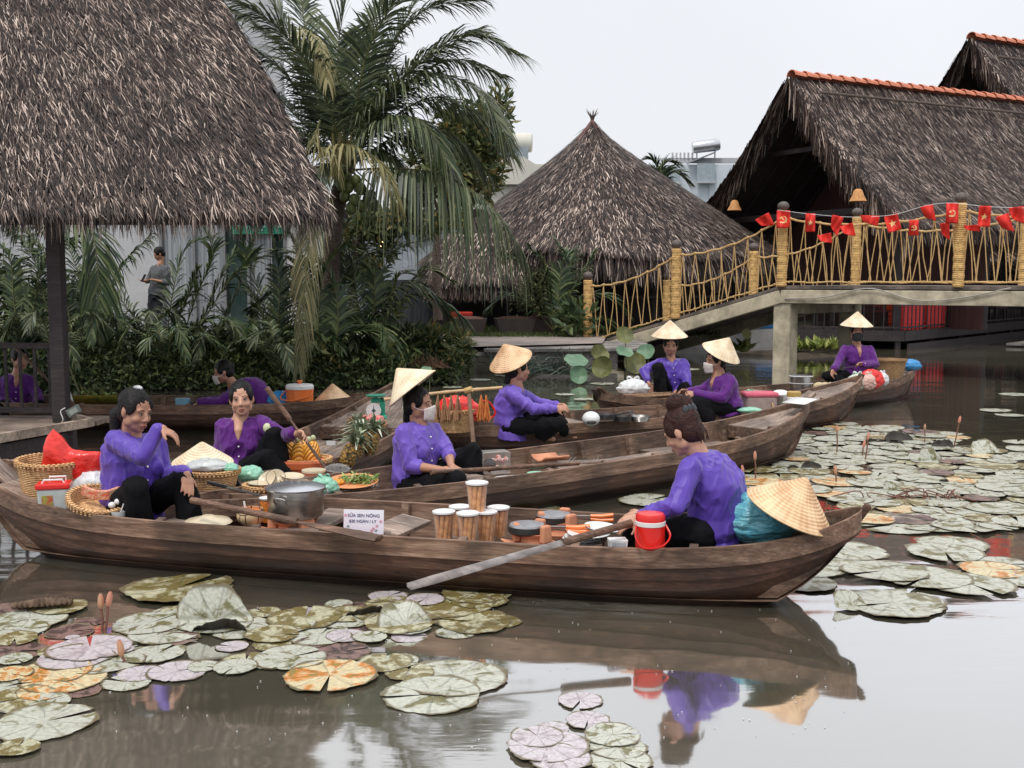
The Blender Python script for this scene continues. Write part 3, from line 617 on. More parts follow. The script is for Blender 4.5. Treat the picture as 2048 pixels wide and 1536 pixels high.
b = MB(); p = at(1412, 292, 62); b.lathe([(0, -.75), (.3, -.75), (.34, -.6), (.34, .6), (.3, .75), (0, .75)], 16, p, Matrix.Rotation(1.45, 3, 'Y')); b.obj('water_tank', mat('bright_steel', (.6, .62, .65), .3, metal=.8), wb, world=True, smooth=True)
b = MB(); b.beam((p.x - 1.0, 62, p.z - .95), (p.x + .5, 62, p.z - .35), .9, .05); 
for dx in (-.5, .5): b.box((p.x + dx, 62, p.z - .6), (.06, .06, .7))
b.obj('solar_panel', mat('panel_grey', (.3, .32, .34), .5), wb, world=True)
# dark backdrop of garden greenery far behind
for i, (x, y, w_, h_) in enumerate(((-22, 40, 16, 5), (24, 62, 30, 6), (-6, 46, 14, 4.2), (3, 48, 16, 3.4))):
    n_ = 9000; P_ = np.stack([rng.normal(0, w_ / 3, n_), rng.normal(0, 1.4, n_), .4 + h_ * rng.random(n_) ** 1.2], 1)
    P_[:, 2] *= .75 + .25 * np.sin(P_[:, 0] * .9) * np.cos(P_[:, 0] * 2.3)
    d_ = unit(rng.normal(0, 1, (n_, 3))); nn_ = unit(rng.normal(0, 1, (n_, 3)))
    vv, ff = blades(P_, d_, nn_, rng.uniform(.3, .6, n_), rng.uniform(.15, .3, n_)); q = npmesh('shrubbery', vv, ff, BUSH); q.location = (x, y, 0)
    tag(q, None, None, kind='stuff')
# ================================================================ rope bridge
BO, BD, BW = V((1.58, 23.0, 0)), V((.757, -.654, 0)), V((1.9, 1.8, 0))
def bz(s): return .3 + (1.54 - .3) * min(max(s, -1), 4.4) / 4.4
def bp_(s, side, z=0.0):
    p = BO + BD * s + (BW if side else V((0, 0, 0))); p.z = bz(s) + z; return p
br = thing('rope_bridge', 'pale concrete footbridge with straw rope railings rising over the pond', 'bridge', (BO.x, BO.y, 0))
b = MB()
for s0, s1 in ((-.7, 4.4), (4.4, 13)):
    q = [bp_(s0, 0), bp_(s1, 0), bp_(s1, 1), bp_(s0, 1)]
    b.add([tuple(p) for p in q] + [tuple(p - V((0, 0, .06))) for p in q], [(0, 1, 2, 3), (7, 6, 5, 4), (0, 4, 5, 1), (1, 5, 6, 2), (2, 6, 7, 3), (3, 7, 4, 0)])
b.obj('deck', wood('bridge_planks', (.1, .08, .07), (.17, .14, .12), (.25, .21, .19)), br, world=True)
for s0, s1 in ((-.7, 4.4), (4.4, 13)):
    for side in (0, 1):
        b = MB(); e = V((0, 0, -.2)); o_ = BW.normalized() * (.03 if side == 0 else -.03)
        b.beam(bp_(s0, side) + e + o_, bp_(s1, side) + e + o_, .14, .24); b.obj('side_beam', CONC, br, world=True, bevel=.01)
for s in (4.4, 10.2):
    for side in (0, 1):
        p = bp_(s, side) + (BW.normalized() * (.16 if side == 0 else -.16)); b = MB(); b.box((p.x, p.y, .3), (.34, .34, 2.0), rz=-.71); b.obj('pier', CONC, br, world=True, bevel=.03)
    b = MB(); b.beam(bp_(s, 0, -.36) + BW * .1, bp_(s, 1, -.36) - BW * .1, .28, .32); b.obj('cross_beam', CONC, br, world=True, bevel=.01)
BALL = mat('grey_brown_finial', (.14, .11, .1), .6, (.08, .06, .055), 20, .3)
POSTS = [0, 2.15, 4.4, 7.55, 10.6]; PH = 1.36
for side in (0, 1):
    for s in POSTS:
        p = bp_(s, side); b = MB(); n_ = 60; pr = []
        for k in range(n_ + 1): pr.append((.088 + .008 * (k % 2) + .004 * math.sin(k), -.02 + PH * k / n_))
        b.lathe(pr, 12, p, caps=True); q = b.obj('post', ROPE, br, world=True, smooth=True, sharp=80)
        b = MB(); b.ball(p + V((0, 0, PH + .07)) - V(br.location), (.105, .105, .085), 14, 10); b.obj('finial', BALL, q, smooth=True)
    for s0, s1 in zip(POSTS[:-1], POSTS[1:]):
        L_ = s1 - s0; hi = 1.22; sag = .17 if side == 0 else .2
        def top(t): p = bp_(s0 + L_ * t, side, hi); p.z = bz(s0) * (1 - t) + bz(s1) * t + hi - sag * 4 * t * (1 - t) + .012 * math.sin(t * 40); return p
        b = MB(); b.tube([top(t) for t in np.linspace(0, 1, 22)], .019, 6); q = b.obj('top_rope', ROPE2, br, world=True, smooth=True)
        b = MB(); b.tube([bp_(s0 + L_ * t, side, .06 + .012 * math.sin(t * 25)) for t in np.linspace(0, 1, 18)], .014, 6); b.obj('bottom_rope', ROPE2, br, world=True, smooth=True)
        k = max(6, round(L_ / .28)); b = MB(); kn = MB()
        for i in range(k):
            tt = (i + .5) / k; a = top(tt)
            for tb in ((i + .05) / k, (i + .95) / k) if i % 3 else ((i + .3) / k, (i + 1.0) / k):
                e = bp_(s0 + L_ * min(max(tb + random.uniform(-.012, .012), 0.01), .99), side, .06); m_ = a.lerp(e, .5) + V((random.uniform(-.03, .03), random.uniform(-.03, .03), 0))
                b.tube([a, m_, e], .0098, 5)
            kn.ball(a, .03, 8, 6); kn.ball(bp_(s0 + L_ * tt, side, .06), .022, 8, 6)
        b.add(kn.v, kn.f); b.obj('lacing', ROPE2, br, world=True, smooth=True)
b = MB(); b.tube(spline([bp_(4.5, 0, -.24) - BW.normalized() * .06, bp_(5.3, 0, -.2) - BW.normalized() * .08, bp_(6.1, 0, -.05) - BW.normalized() * .08, bp_(6.9, 0, -.24) - BW.normalized() * .07, bp_(7.6, 0, -.2) - BW.normalized() * .07, bp_(8.4, 0, -.03) - BW.normalized() * .07], 30), .012, 5)
b.obj('cable', mat('grey_cable', (.4, .38, .34), .6), br, world=True)

# ---------------------------------------------------------------- red flags on a string along the ropes
FLAGR = mat('red_flag_cloth', (.78, .025, .015), .65, (.66, .02, .012), 6, .3, dist=.01); FLAGY = mat('flag_yellow', (.95, .62, .28), .6)
def star_pts(r, n=5): return [(r * (1 if k % 2 == 0 else .4) * math.sin(PI * k / n), r * (1 if k % 2 == 0 else .4) * math.cos(PI * k / n)) for k in range(2 * n)]
def hs_polys():
    ps = []
    arc = [(.075 * math.cos(a), .075 * math.sin(a)) for a in np.linspace(-2.3, 1.75, 16)]; inn = [(.018 * -1 + .062 * math.cos(a), .012 + .058 * math.sin(a)) for a in np.linspace(1.75, -2.1, 14)]
    ps.append(arc + inn)
    ps.append([(-.055, -.075), (-.075, -.055), (-.05, -.03), (-.03, -.05)])
    ps.append([(-.045, .035), (-.03, .05), (.07, -.055), (.055, -.07)]); ps.append([(-.075, .03), (-.035, .07), (-.015, .05), (-.055, .01)])
    return ps
def flag(px, py, wpx_, hpx, kind, lab, rot=0.0, fold=.02, side=0):
    k = (px - 1024) / 2190; o0 = BO + (BW if side else V((0, 0, 0))); s = (k * o0.y - o0.x) / (BD.x - k * BD.y); Y = (o0 + BD * s).y - .14
    c = at(px, py, Y); w, h = .86 * wpx_ * Y / 2190, .92 * hpx * Y / 2190
    t = thing('flag', lab, 'flag', c, math.atan2(BD.y, BD.x) * .35, 'red flags strung along the bridge')
    def Pp(x, z): return V((x * math.cos(rot) - z * math.sin(rot), .028 * math.sin(x * 26 + z * 9 + px) + fold * math.sin(z * 14 + px) + .012 * math.sin(x * 60 - z * 20), x * math.sin(rot) + z * math.cos(rot)))
    b = MB(); nx, nz = 10, 12; G = []
    for i in range(nx + 1):
        row = []
        for j in range(nz + 1):
            x = (i / nx - .5) * w; z = -j / nz * h
            if kind == 'fold': x *= 1 - .35 * (j / nz) ** 1.5 * (1 if i < nx / 2 else .4); z *= (.75 + .5 * i / nx)
            row.append(tuple(Pp(x, z)))
        G.append(row)
    b.grid(G); b.obj('cloth', FLAGR, t, smooth=True, solid=.003)
    if kind in ('star', 'hammer'):
        b = MB(); sc = min(w, h * .75) / .26; zc = -h * .52
        polys = [star_pts(.085)] if kind == 'star' else hs_polys()
        for P in polys:
            b.add([tuple(Pp(x * sc, z * sc + zc) + V((0, -.006, 0))) for x, z in P], [tuple(range(len(P)))])
        me = b.mesh('emblem'); bm = bmesh.new(); bm.from_mesh(me); bmesh.ops.triangulate(bm, faces=bm.faces[:]); bm.to_mesh(me); bm.free()
        link('emblem', me, FLAGY, t)
for a in ((1524, 432, 34, 24, 'fold', 'red flag bunched on the rope just left of the ramp head flag', .5),
          (1567, 421, 30, 37, 'hammer', 'red hammer and sickle flag hanging flat on the post at the ramp head', .0),
          (1621, 427, 22, 39, 'star', 'narrow red flag with yellow star, first star flag right of the ramp head', .0),
          (1676, 432, 26, 34, 'fold', 'twisted red flag hanging left of the second tall bridge post', -.25),
          (1648, 468, 32, 18, 'fold', 'lowest red flag, crumpled on the far rope of the bridge', .2),
          (1692, 449, 30, 24, 'fold', 'small crumpled red flag behind the twisted one near the second tall post', .3),
          (1740, 431, 42, 18, 'fold', 'wide bunched red flag just right of the second tall post', -.05),
          (1781, 430, 30, 36, 'star', 'tilted red flag with yellow star over the middle of the bridge', .28),
          (1828, 440, 21, 33, 'hammer', 'small red hammer and sickle flag hanging lower on the bridge middle', .0),
          (1853, 411, 28, 30, 'fold', 'red flag tied high on the rope left of the tallest bridge post', .25),
          (1889, 446, 20, 30, 'fold', 'small red flag half hidden behind the tallest bridge post', .1),
          (1905, 406, 27, 43, 'hammer', 'largest red hammer and sickle flag on the tallest bridge post', .0),
          (1944, 450, 38, 12, 'fold', 'thin wind-folded red flag right of the tallest bridge post', .05),
          (1971, 412, 26, 44, 'star', 'long red flag with yellow star near the right edge', -.05),
          (2004, 430, 30, 34, 'fold', 'crumpled red flag right of the long star flag', .35),
          (2033, 414, 32, 30, 'fold', 'red flag cut by the right picture edge', .1)):
    flag(*a)
b = MB(); pts = [at(x, y, 0.1) for x, y in ()]
pts = []
for px, py in ((1555, 420), (1620, 428), (1700, 434), (1782, 430), (1853, 411), (1905, 406), (1971, 413), (2048, 416)):
    k = (px - 1024) / 2190; s = (k * BO.y - BO.x) / (BD.x - k * BD.y); pts.append(at(px, py, (BO + BD * s).y - .14))
b.tube(spline(pts, 50), .004, 5); tag(b.obj('flag_string', WHITEP), 'thin pale string carrying the red flags along the bridge rope', 'string')

# ---------------------------------------------------------------- hanging wicker lamps
WICK = weave('wicker_lamp_shade', (.3, .12, .04), (.7, .34, .12), 30)
for (px, py, Y, lab) in ((1469, 412, 30.5, 'bell shaped wicker lamp hanging under the left gable edge of the long hall'), (1716, 392, 25.6, 'bell shaped wicker lamp hanging under the right gable edge of the long hall')):
    p = at(px, py, Y); t = thing('pendant_lamp', lab, 'lamp', p)
    b = MB(); b.lathe([(.05, .16), (.1, .12), (.13, .02), (.19, -.1), (.2, -.12), (.13, -.1)], 14); b.obj('shade', WICK, t, smooth=True)
    b = MB(); b.ball((0, 0, -.02), .055); b.obj('bulb', emis('warm_bulb', (1, .75, .4), 7), t, smooth=True)
    b = MB(); b.tube([(0, 0, .15), (0, 0, .9)], .008, 5); b.obj('cord', DARKW, t)
p = at(767, 487, 26); t = thing('globe_lamp', 'small lit globe lamp between the tree trunks by the pale blue house', 'lamp', p)
b = MB(); b.ball((0, 0, 0), .12); b.obj('globe', emis('lamp_globe', (1, .7, .35), 2.2), t, smooth=True)
b = MB(); b.tube([(0, 0, .1), (0, 0, 1.0)], .01, 5); b.obj('cord', DARKW, t)

# ---------------------------------------------------------------- restaurant furniture
CR = mat('red_crate_plastic', (.85, .05, .045), .45, (.75, .035, .04), 5, .05); CB_ = mat('blue_tarp', (.03, .2, .5), .5); PK = mat('pink_plastic', (.75, .22, .24), .45)
def crate(x, y, z, w, d, h, m, lab, rz=.2, lid=None):
    t = thing('storage_crate', lab, 'crate', (x, y, z), rz, 'crates on the restaurant platform')
    b = MB(); b.box((0, 0, h / 2), (w, d, h), taper=1.06)
    for k in range(5): b.box((0, 0, h * (k + .5) / 5), (w * 1.045, d * 1.045, h * .05))
    b.obj('body', m, t, bevel=.01)
    b = MB(); b.box((0, 0, h + .02), (w * 1.12, d * 1.12, .06)); b.obj('rim' if not lid else 'cover', lid or m, t, bevel=.01)
def plat(px, Y): return (px - 1024) / 2190 * Y
crate(plat(1812, 27.6), 27.6, .4, .5, .45, .62, CR, 'red crate under a blue cover behind the platform railing', .1, CB_)
crate(plat(1858, 28.3), 28.3, .4, .52, .45, .6, CR, 'red crate between the blue covered crate and the pink tub', .2)
crate(plat(1888, 29), 29, .4, .34, .4, .56, PK, 'pink plastic tub at the right end of the red crates', .2)
crate(plat(1828, 29.8), 29.8, .4, 1.5, .5, .98, mat('orange_red_cabinet', (.62, .06, .02), .6), 'orange red cabinet standing behind the red crates', .3)
crate(plat(1515, 29), 28, .43, .7, .5, .22, CB_, 'blue plastic box on the grey landing under the ramp', .1)
def table(x, y, w, d, col, lab, rz=.4):
    t = thing('table', lab, 'table', (x, y, .4), rz, 'tables on the restaurant platform')
    b = MB(); b.box((0, 0, .72), (w, d, .05)); b.obj('tabletop', col, t)
    for sx in (-1, 1):
        for sy in (-1, 1): b = MB(); b.box((sx * w * .44, sy * d * .42, .35), (.05, .05, .7)); b.obj('leg', DARKW, t)
def chair(x, y, col, lab, rz=0):
    t = thing('chair', lab, 'chair', (x, y, .4), rz, 'chairs on the restaurant platform')
    b = MB(); b.box((0, 0, .44), (.42, .42, .04)); b.obj('seat', col, t)
    b = MB()
    for k in range(4): b.box((0, .2, .58 + k * .1), (.42, .03, .06))
    for s in (-1, 1): b.box((s * .19, .2, .68), (.04, .03, .5))
    b.obj('backrest', col, t)
    for sx in (-1, 1):
        for sy in (-1, 1): b = MB(); b.box((sx * .18, sy * .18, .21), (.04, .04, .42)); b.obj('leg', DARKW, t)
REDW = mat('red_stained_wood', (.2, .035, .03), .6, (.12, .02, .02))
table(plat(1672, 29.5), 29.5, 1.1, .8, PK, 'table with pink cloth seen between the bridge piers')
table(plat(1770, 32), 32, 1.2, .8, REDW, 'dark red table behind the cabinet on the platform')
table(plat(1960, 33), 33, 1.4, .8, REDW, 'dark red table near the right edge of the platform')
for i, (px, Y, lab) in enumerate(((1640, 29.2, 'dark red chair at the left end of the pink table'), (1705, 29, 'dark red chair right of the pink table behind the far pier'), (1765, 28.4, 'dark red chair standing left of the blue covered crate'), (1925, 31.5, 'dark red chair right of the pink tub'), (1985, 32.5, 'dark red chair before the rightmost table'), (2030, 34, 'dark red chair at the right picture edge'))):
    chair(plat(px, Y), Y, REDW, lab, i * .9)
crate(bx(925, 25), 24.6, .46, .42, .4, .42, mat('bright_red_crate', (.75, .05, .03), .5), 'bright red crate with white cups before the small thatched shelter', .1)
for i, (px, w_) in enumerate(((938, .8), (1030, .9), (1085, .9))):   # big planters on the path
    t = thing('planter', ('wide dark planter right of the red crate', 'wide dark planter of soil in the middle of the row by the path', 'dark planter under the feathery shrub by the path')[i], 'planter', (bx(px, 23.6), 23.6 + .2 * i, .45), .1 * i, 'planters by the stone path')
    b = MB(); b.box((0, 0, .19), (w_ * .75, .5, .36), taper=1.3); b.obj('tub', mat('weathered_tub', (.07, .055, .05), .8), t, bevel=.01)
    b = MB(); b.ball((0, 0, .36), (w_ * .45, .3, .06)); b.obj('soil', mat('coir_soil', (.2, .1, .07), .95, (.1, .05, .03), 30, .8), t, smooth=True)
# ================================================================ palms and plants
def frond(parent, ctrl, L0, n=46, droop=.35, w=.028, m=FROND, up=(0, 0, 1), seed=0, alpha=(62, 30), rr=.016, jit=.1, name='frond', bare=.12):
    rs = random.Random(seed); loc = V(parent.location); P = spline([V(c) - loc for c in ctrl], n + 1); b = MB()
    for i in range(int(n * bare), n + 1):
        t = i / n; T = (P[min(i + 1, n)] - P[max(i - 1, 0)]).normalized(); sd = T.cross(V(up))
        if sd.length < .15: sd = T.cross(V((0, 1, .3)))
        sd.normalize(); N = sd.cross(T)
        ln = L0 * (math.sin(PI * min(.16 + .72 * t, 1)) ** .7) * (1 - .2 * t)
        a = R(alpha[0] + (alpha[1] - alpha[0]) * t)
        for s in (-1, 1):
            D = (T * math.cos(a + rs.uniform(-jit, jit)) + sd * (s * math.sin(a)) + N * rs.uniform(.0, .3)).normalized()
            l = ln * rs.uniform(.82, 1.08); dr = droop * rs.uniform(.7, 1.4); q0 = P[i] + T * rs.uniform(-.01, .01); vs = []
            wv = (T - D * T.dot(D)); wv = (wv.normalized() if wv.length > .1 else N) * (w * .5)
            wv = (wv + N * rs.uniform(-.3, .3) * w * .5)
            for k, (u, ww) in enumerate(((0, .55), (.35, 1), (.7, .75), (1, .06))):
                c = q0 + D * (l * u * (1 - .18 * dr * u)) - V((0, 0, 1)) * (dr * u * u * l); vs += [c - wv * ww, c + wv * ww]
            b.add(vs, [(0, 1, 3, 2), (2, 3, 5, 4), (4, 5, 7, 6)])
    f = b.obj(name, m, parent)
    b = MB(); b.tube(P[::2], [rr * (1 - .85 * i / (len(P[::2]) - 1)) + .002 for i in range(len(P[::2]))], 5); b.obj('midrib', RACHIS, f, smooth=True)
    return f
def pxs(pts, Y, dz=0): return [at(p[0], p[1], Y + (p[2] if len(p) > 2 else 0)) for p in pts]
Yc = 17.3
cp = thing('coconut_palm', 'tall coconut palm with green nuts leaning over the bank in the middle', 'palm tree', at(668, 690, Yc))
b = MB(); P = spline([V(p) - V(cp.location) for p in pxs([(668, 715), (662, 600), (664, 500), (676, 400), (690, 330)], Yc)], 40)
b.tube(P, [.16 - .05 * i / 39 + .008 * (i % 3) for i in range(40)], 12); b.obj('trunk', BARK, cp, smooth=True)
FR = [([(694, 320), (680, 210), (676, 100), (700, -50)], 1.15, .3, 0), ([(690, 325), (640, 200, .3), (580, 70, .4), (520, -50, .5)], .95, .5, 1),
      ([(688, 325), (620, 215, .2), (540, 120, .2), (440, 90, .1)], .9, .5, 2), ([(686, 330), (610, 270, -.3), (520, 240, -.6), (440, 300, -.9)], .8, .6, 3),
      ([(698, 318), (745, 190, .4), (800, 60, .6), (870, -60, .9)], 1.0, .4, 4), ([(700, 320), (770, 200, .2), (850, 120, .2), (960, 60, .1)], .9, .45, 5),
      ([(702, 325), (745, 215, -.2), (850, 150, -.5), (950, 175, -.8), (1010, 265, -1)], .95, .75, 6), ([(702, 322), (790, 190, .5), (900, 120, .9), (1000, 150, 1.2)], .85, .7, 7),
      ([(700, 330), (760, 250, -.4), (840, 240, -.8), (900, 330, -1.1)], .8, .9, 8), ([(688, 335), (640, 290, .5), (590, 280, .9), (540, 330, 1.2)], .7, .8, 9),
      ([(694, 315), (720, 190, .8), (740, 60, 1.2), (790, -40, 1.5)], .9, .4, 10), ([(690, 318), (660, 180, .9), (610, 50, 1.4), (600, -60, 1.5)], .9, .45, 11),
      ([(700, 335), (750, 300, -.2), (800, 330, -.3), (830, 420, -.4)], .6, .9, 12), ([(684, 335), (650, 330, -.6), (610, 380, -1), (580, 450, -1.1)], .5, .7, 14),
      ([(700, 325), (780, 240, .3), (870, 195, .5), (960, 235, .6), (1015, 300, .7)], .9, .7, 31), ([(700, 320), (760, 130, .3), (850, 20, .5), (960, 0, .6)], .9, .5, 32), ([(698, 318), (730, 120, -.4), (790, 0, -.6), (840, -80, -.7)], 1.0, .4, 33), ([(686, 330), (600, 240, .4), (520, 170, .7), (420, 170, .9)], .85, .6, 34), ([(688, 325), (590, 130, .6), (500, 40, .9), (420, 10, 1.1)], .85, .5, 35), ([(704, 330), (800, 270, .2), (900, 270, .3), (970, 340, .4)], .8, .8, 36), ([(690, 320), (640, 170, -.4), (560, 60, -.8), (470, 0, -1)], .9, .45, 15), ([(700, 320), (800, 160, -.6), (930, 70, -.8), (1040, 110, -1)], .85, .5, 16)]
for pts, L_, dr, sdd in FR: frond(cp, pxs(pts, Yc), L_ * 1.12, 112, dr * .8, .033, FROND, seed=sdd)
frond(cp, pxs([(702, 340), (790, 337, -.5), (890, 352, -.9), (980, 410, -1.2), (1045, 500, -1.3)], Yc), .95, 100, 1.5, .036, FROND, seed=21, alpha=(80, 30))
frond(cp, pxs([(690, 338), (655, 305, -.5), (700, 290, -1), (765, 330, -1.2), (800, 410, -1.3)], Yc), .55, 46, .9, .034, FRONDY, seed=22)
frond(cp, pxs([(655, 165, .2), (600, 60), (640, 90, -.6), (655, 160, -.9)], Yc), .45, 34, 1.0, .03, FRONDY, seed=23)
frond(cp, pxs([(640, 240, -.8), (630, 290, -.9), (665, 300, -1), (672, 340, -1)], Yc), .4, 20, 1.0, .03, FRONDY, seed=24)
frond(cp, pxs([(660, 345, -.4), (628, 420, -1.2), (614, 530, -1.5), (597, 730, -1.5)], Yc), .62, 60, .8, .022, islandmat('tawny_leaflets', [(.2, (.09, .1, .05)), (.6, (.2, .18, .09)), (.9, (.34, .28, .15))], .5, .8), seed=25, alpha=(42, 20))
b = MB()
for i, (x, y) in enumerate(((690, 352), (712, 362), (697, 374), (722, 378), (690, 392), (736, 398), (708, 400), (748, 410), (724, 412), (702, 416), (742, 392), (684, 370))):
    q = MB(); q.ball((0, 0, 0), (.085, .085, .1), 12, 9); o = q.obj('coconut', mat('green_coconut', (.14, .17, .05), .45, (.09, .11, .035), 6, .05), cp, smooth=True); o.location = at(x, y, Yc - .35 - .02 * (i % 4)) - V(cp.location)
b = MB()
for k in range(14): a = V((690 + k * 4, 335, 0)); b.tube([at(688 + k, 330, Yc) - V(cp.location), at(680 + k * 5, 372 + (k * 7) % 30, Yc - .2) - V(cp.location)], .012, 4)
b.obj('stalks', RACHIS, cp); b = MB()
for k in range(16): b.tube([at(672 + k * 2, 345, Yc) - V(cp.location), at(664 + k * 3.4, 250 + (k * 13) % 50, Yc + .2 * math.sin(k)) - V(cp.location)], [.06, .015], 6)
b.obj('frond_bases', mat('yellow_green_sheath', (.26, .22, .08), .6, (.16, .13, .05)), cp, smooth=True)

def palm(label, base, fr, m=PALM, w=.03, n=40, grp='low palms along the bank', L0=.5, dr=.5, seed=0, al=(50, 25)):
    t = thing('palm_shrub', label, 'palm', base, group=grp)
    for i, c in enumerate(fr): frond(t, c, L0 * 1.35, int(n * 1.35), dr * .75, w * 1.25, m, rr=.011, seed=seed * 50 + i, alpha=al)
    return t
Yp = 17.6
palm('dense dark palm shrub in front of the white building left of the man', at(327, 770, Yp), [pxs(p, Yp) for p in (
    [(335, 772), (420, 620), (480, 540), (560, 500)], [(335, 770), (390, 600), (425, 510), (400, 440)], [(420, 770, .4), (450, 640, .4), (490, 540, .5), (480, 460, .5)], [(500, 765, .3), (470, 660, .3), (400, 590, .3), (340, 620, .3)], [(328, 772), (350, 660), (378, 590), (396, 540)], [(332, 772), (362, 690, -.2), (430, 636, -.4), (506, 662, -.6)],
    [(330, 772), (400, 650, .3), (440, 560, .4), (470, 500, .5)], [(318, 770), (280, 680, -.3), (230, 640, -.5), (170, 680, -.7)],
    [(322, 770), (270, 640, .4), (200, 560, .6), (130, 540, .7)], [(335, 770), (400, 700, -.3), (450, 700, -.5), (490, 740, -.6)], [(328, 770), (340, 620, .5), (370, 500, .7), (430, 470, .8)])], L0=.46, n=40)
palm('dark palm shrub hanging long fronds behind the black post', at(190, 780, 17), [pxs(p, 17.2) for p in (
    [(60, 470, .5), (171, 450), (197, 560, -.3), (196, 720, -.4)], [(150, 700), (120, 560, .3), (60, 470, .4), (0, 440, .5)], [(60, 760), (30, 620), (20, 520), (-20, 470)],
    [(60, 760), (70, 600), (100, 500), (160, 470)], [(190, 770), (210, 640, .2), (240, 540, .3), (300, 470, .4)], [(60, 750), (20, 680), (-20, 660), (-50, 690)], [(190, 770), (150, 690), (100, 660), (40, 700)],
    [(100, 740), (90, 600, .6), (60, 500, .8), (20, 460, .9)], [(200, 760), (170, 600, .6), (130, 480, .8), (80, 450, .9)])], L0=.6, n=46, dr=.9, seed=2)
palm('palm shrub under the right tip of the near thatch beside the brick planter', at(560, 760, 17.4), [pxs(p, 17.6) for p in (
    [(560, 760), (556, 660), (560, 560), (540, 460)], [(560, 760), (540, 680), (510, 600), (480, 560)], [(565, 760), (590, 660), (640, 600), (690, 620)], [(562, 760), (580, 620, .3), (600, 520, .4), (640, 460, .5)],
    [(556, 760), (530, 620, .5), (500, 520, .6), (520, 450, .6)])], L0=.45, n=36, seed=3)
palm('silvery palm with a drooping fan frond at the water in the middle', at(725, 735, 17.3), [pxs(p, 17.4) for p in (
    [(725, 730), (738, 670), (745, 640), (775, 665, -.3), (790, 740, -.5)], [(725, 730), (700, 660), (678, 592), (636, 520)], [(728, 730), (748, 620), (752, 540), (790, 492)],
    [(730, 730), (770, 610), (820, 566), (880, 598), (930, 640)], [(728, 730), (770, 640), (800, 600), (850, 590), (900, 630)], [(722, 730), (690, 690), (650, 660), (610, 690)],
    [(725, 730), (715, 600), (700, 520), (670, 470)], [(726, 730), (760, 570, .4), (790, 500, .5), (850, 480, .6)])], L0=.5, n=44, dr=.7, seed=4)
palm('dark palm shrub around the foot of the coconut trunk', at(650, 745, 17.6), [pxs(p, 17.9) for p in (
    [(650, 740), (655, 620), (610, 520), (545, 500)], [(640, 745, -1.1), (636, 640, -1.1), (650, 540, -1.1), (700, 480, -1.1)], [(660, 745, -1.1), (676, 650, -1.1), (664, 560, -1.1), (620, 500, -1.1)], [(648, 745, -1.1), (690, 680, -1.1), (730, 660, -1.1), (760, 700, -1.1)], [(650, 740), (630, 640), (570, 580), (510, 610)], [(652, 740), (680, 620), (690, 520), (650, 450)], [(652, 740), (700, 640), (740, 600), (790, 640)], [(648, 740), (600, 680), (550, 660), (500, 700)], [(650, 740), (670, 600), (720, 520), (770, 500)], [(648, 740), (610, 620), (600, 520), (570, 450)], [(650, 740), (640, 600), (660, 500), (700, 440)])], L0=.48, n=44, seed=8)
palm('yellow green palm frond tuft behind the silvery palm', at(775, 680, 18.4), [pxs(p, 18.4) for p in (
    [(775, 680), (785, 600), (800, 550), (846, 552)], [(775, 680), (810, 590), (850, 540), (900, 560)], [(772, 680), (760, 580), (740, 520), (700, 500)])], m=islandmat('olive_leaflets', [(.2, (.06, .08, .02)), (.6, (.14, .16, .04)), (.9, (.28, .28, .09))], .5), L0=.42, n=36, seed=5)
palm('spreading palm shrub behind the bridge foot', at(1110, 665, 23.5), [pxs(p, 23.6) for p in (
    [(1108, 660), (1080, 590), (1050, 530), (1010, 510)], [(1110, 660), (1100, 590), (1085, 530), (1060, 495)], [(1112, 660), (1118, 590), (1125, 530), (1150, 498)], [(1114, 660), (1140, 590), (1170, 540), (1190, 505)],
    [(1114, 660), (1160, 600), (1210, 590), (1250, 620)], [(1106, 660), (1060, 610), (1020, 590), (985, 610)], [(1114, 665), (1170, 640), (1210, 640), (1240, 680)], [(1110, 660), (1130, 570, .4), (1140, 520, .5), (1110, 480, .6)])], L0=.55, n=40, seed=6, w=.035)
palm('small distant palm tuft between the round hut and the white building', at(1320, 400, 46), [pxs(p, 46) for p in (
    [(1320, 400), (1318, 360), (1300, 335), (1270, 345)], [(1320, 400), (1322, 355), (1330, 325), (1350, 325)], [(1320, 400), (1330, 360), (1350, 345), (1372, 360)], [(1320, 400), (1315, 350), (1310, 325), (1300, 318)])], L0=.9, n=26, seed=7, w=.07, grp=None)

def leafcloud(n, blobs, size, spread=1.0, flat=.8):
    """leaf blades spread through ellipsoids: blobs (centre, rx, ry, rz)"""
    wts = np.array([b[1] * b[2] * b[3] for b in blobs]); idx = rng.choice(len(blobs), n, p=wts / wts.sum())
    c = np.array([list(b[0]) for b in blobs])[idx]; r = np.array([[b[1], b[2], b[3]] for b in blobs])[idx]
    d = unit(rng.normal(0, 1, (n, 3))) * (rng.random((n, 1)) ** .45); d *= 1 + .25 * rng.normal(0, 1, (n, 1)) * (rng.random((n, 1)) < .2)
    p = c + d * r; dd = unit(d + rng.normal(0, spread, (n, 3)) + np.array([[0, 0, .2]])); nn = unit(rng.normal(0, 1, (n, 3)) + np.array([[0, 0, flat]]))
    nn = unit(nn - dd * (nn * dd).sum(1, keepdims=True)); return leafmesh(p, dd, nn, rng.uniform(size[0], size[1], n))
def leafmesh(p, d, nn, ln, wr=.34):
    n = len(p); s = np.cross(d, nn); ln = ln[:, None]
    v = np.stack([p, p + d * ln * .45 + s * ln * wr * .5 + nn * ln * .04, p + d * ln, p + d * ln * .45 - s * ln * wr * .5 + nn * ln * .04], 1).reshape(-1, 3)
    k = np.arange(n)[:, None] * 4; return v, k + np.array([[0, 1, 2, 3]])
def blobs(lst, Y, org):
    return [(at(x, y, Y + dy) - V(org), r * Y / 2190, r * Y / 2190 * .9, ry * Y / 2190) for x, y, dy, r, ry in lst]
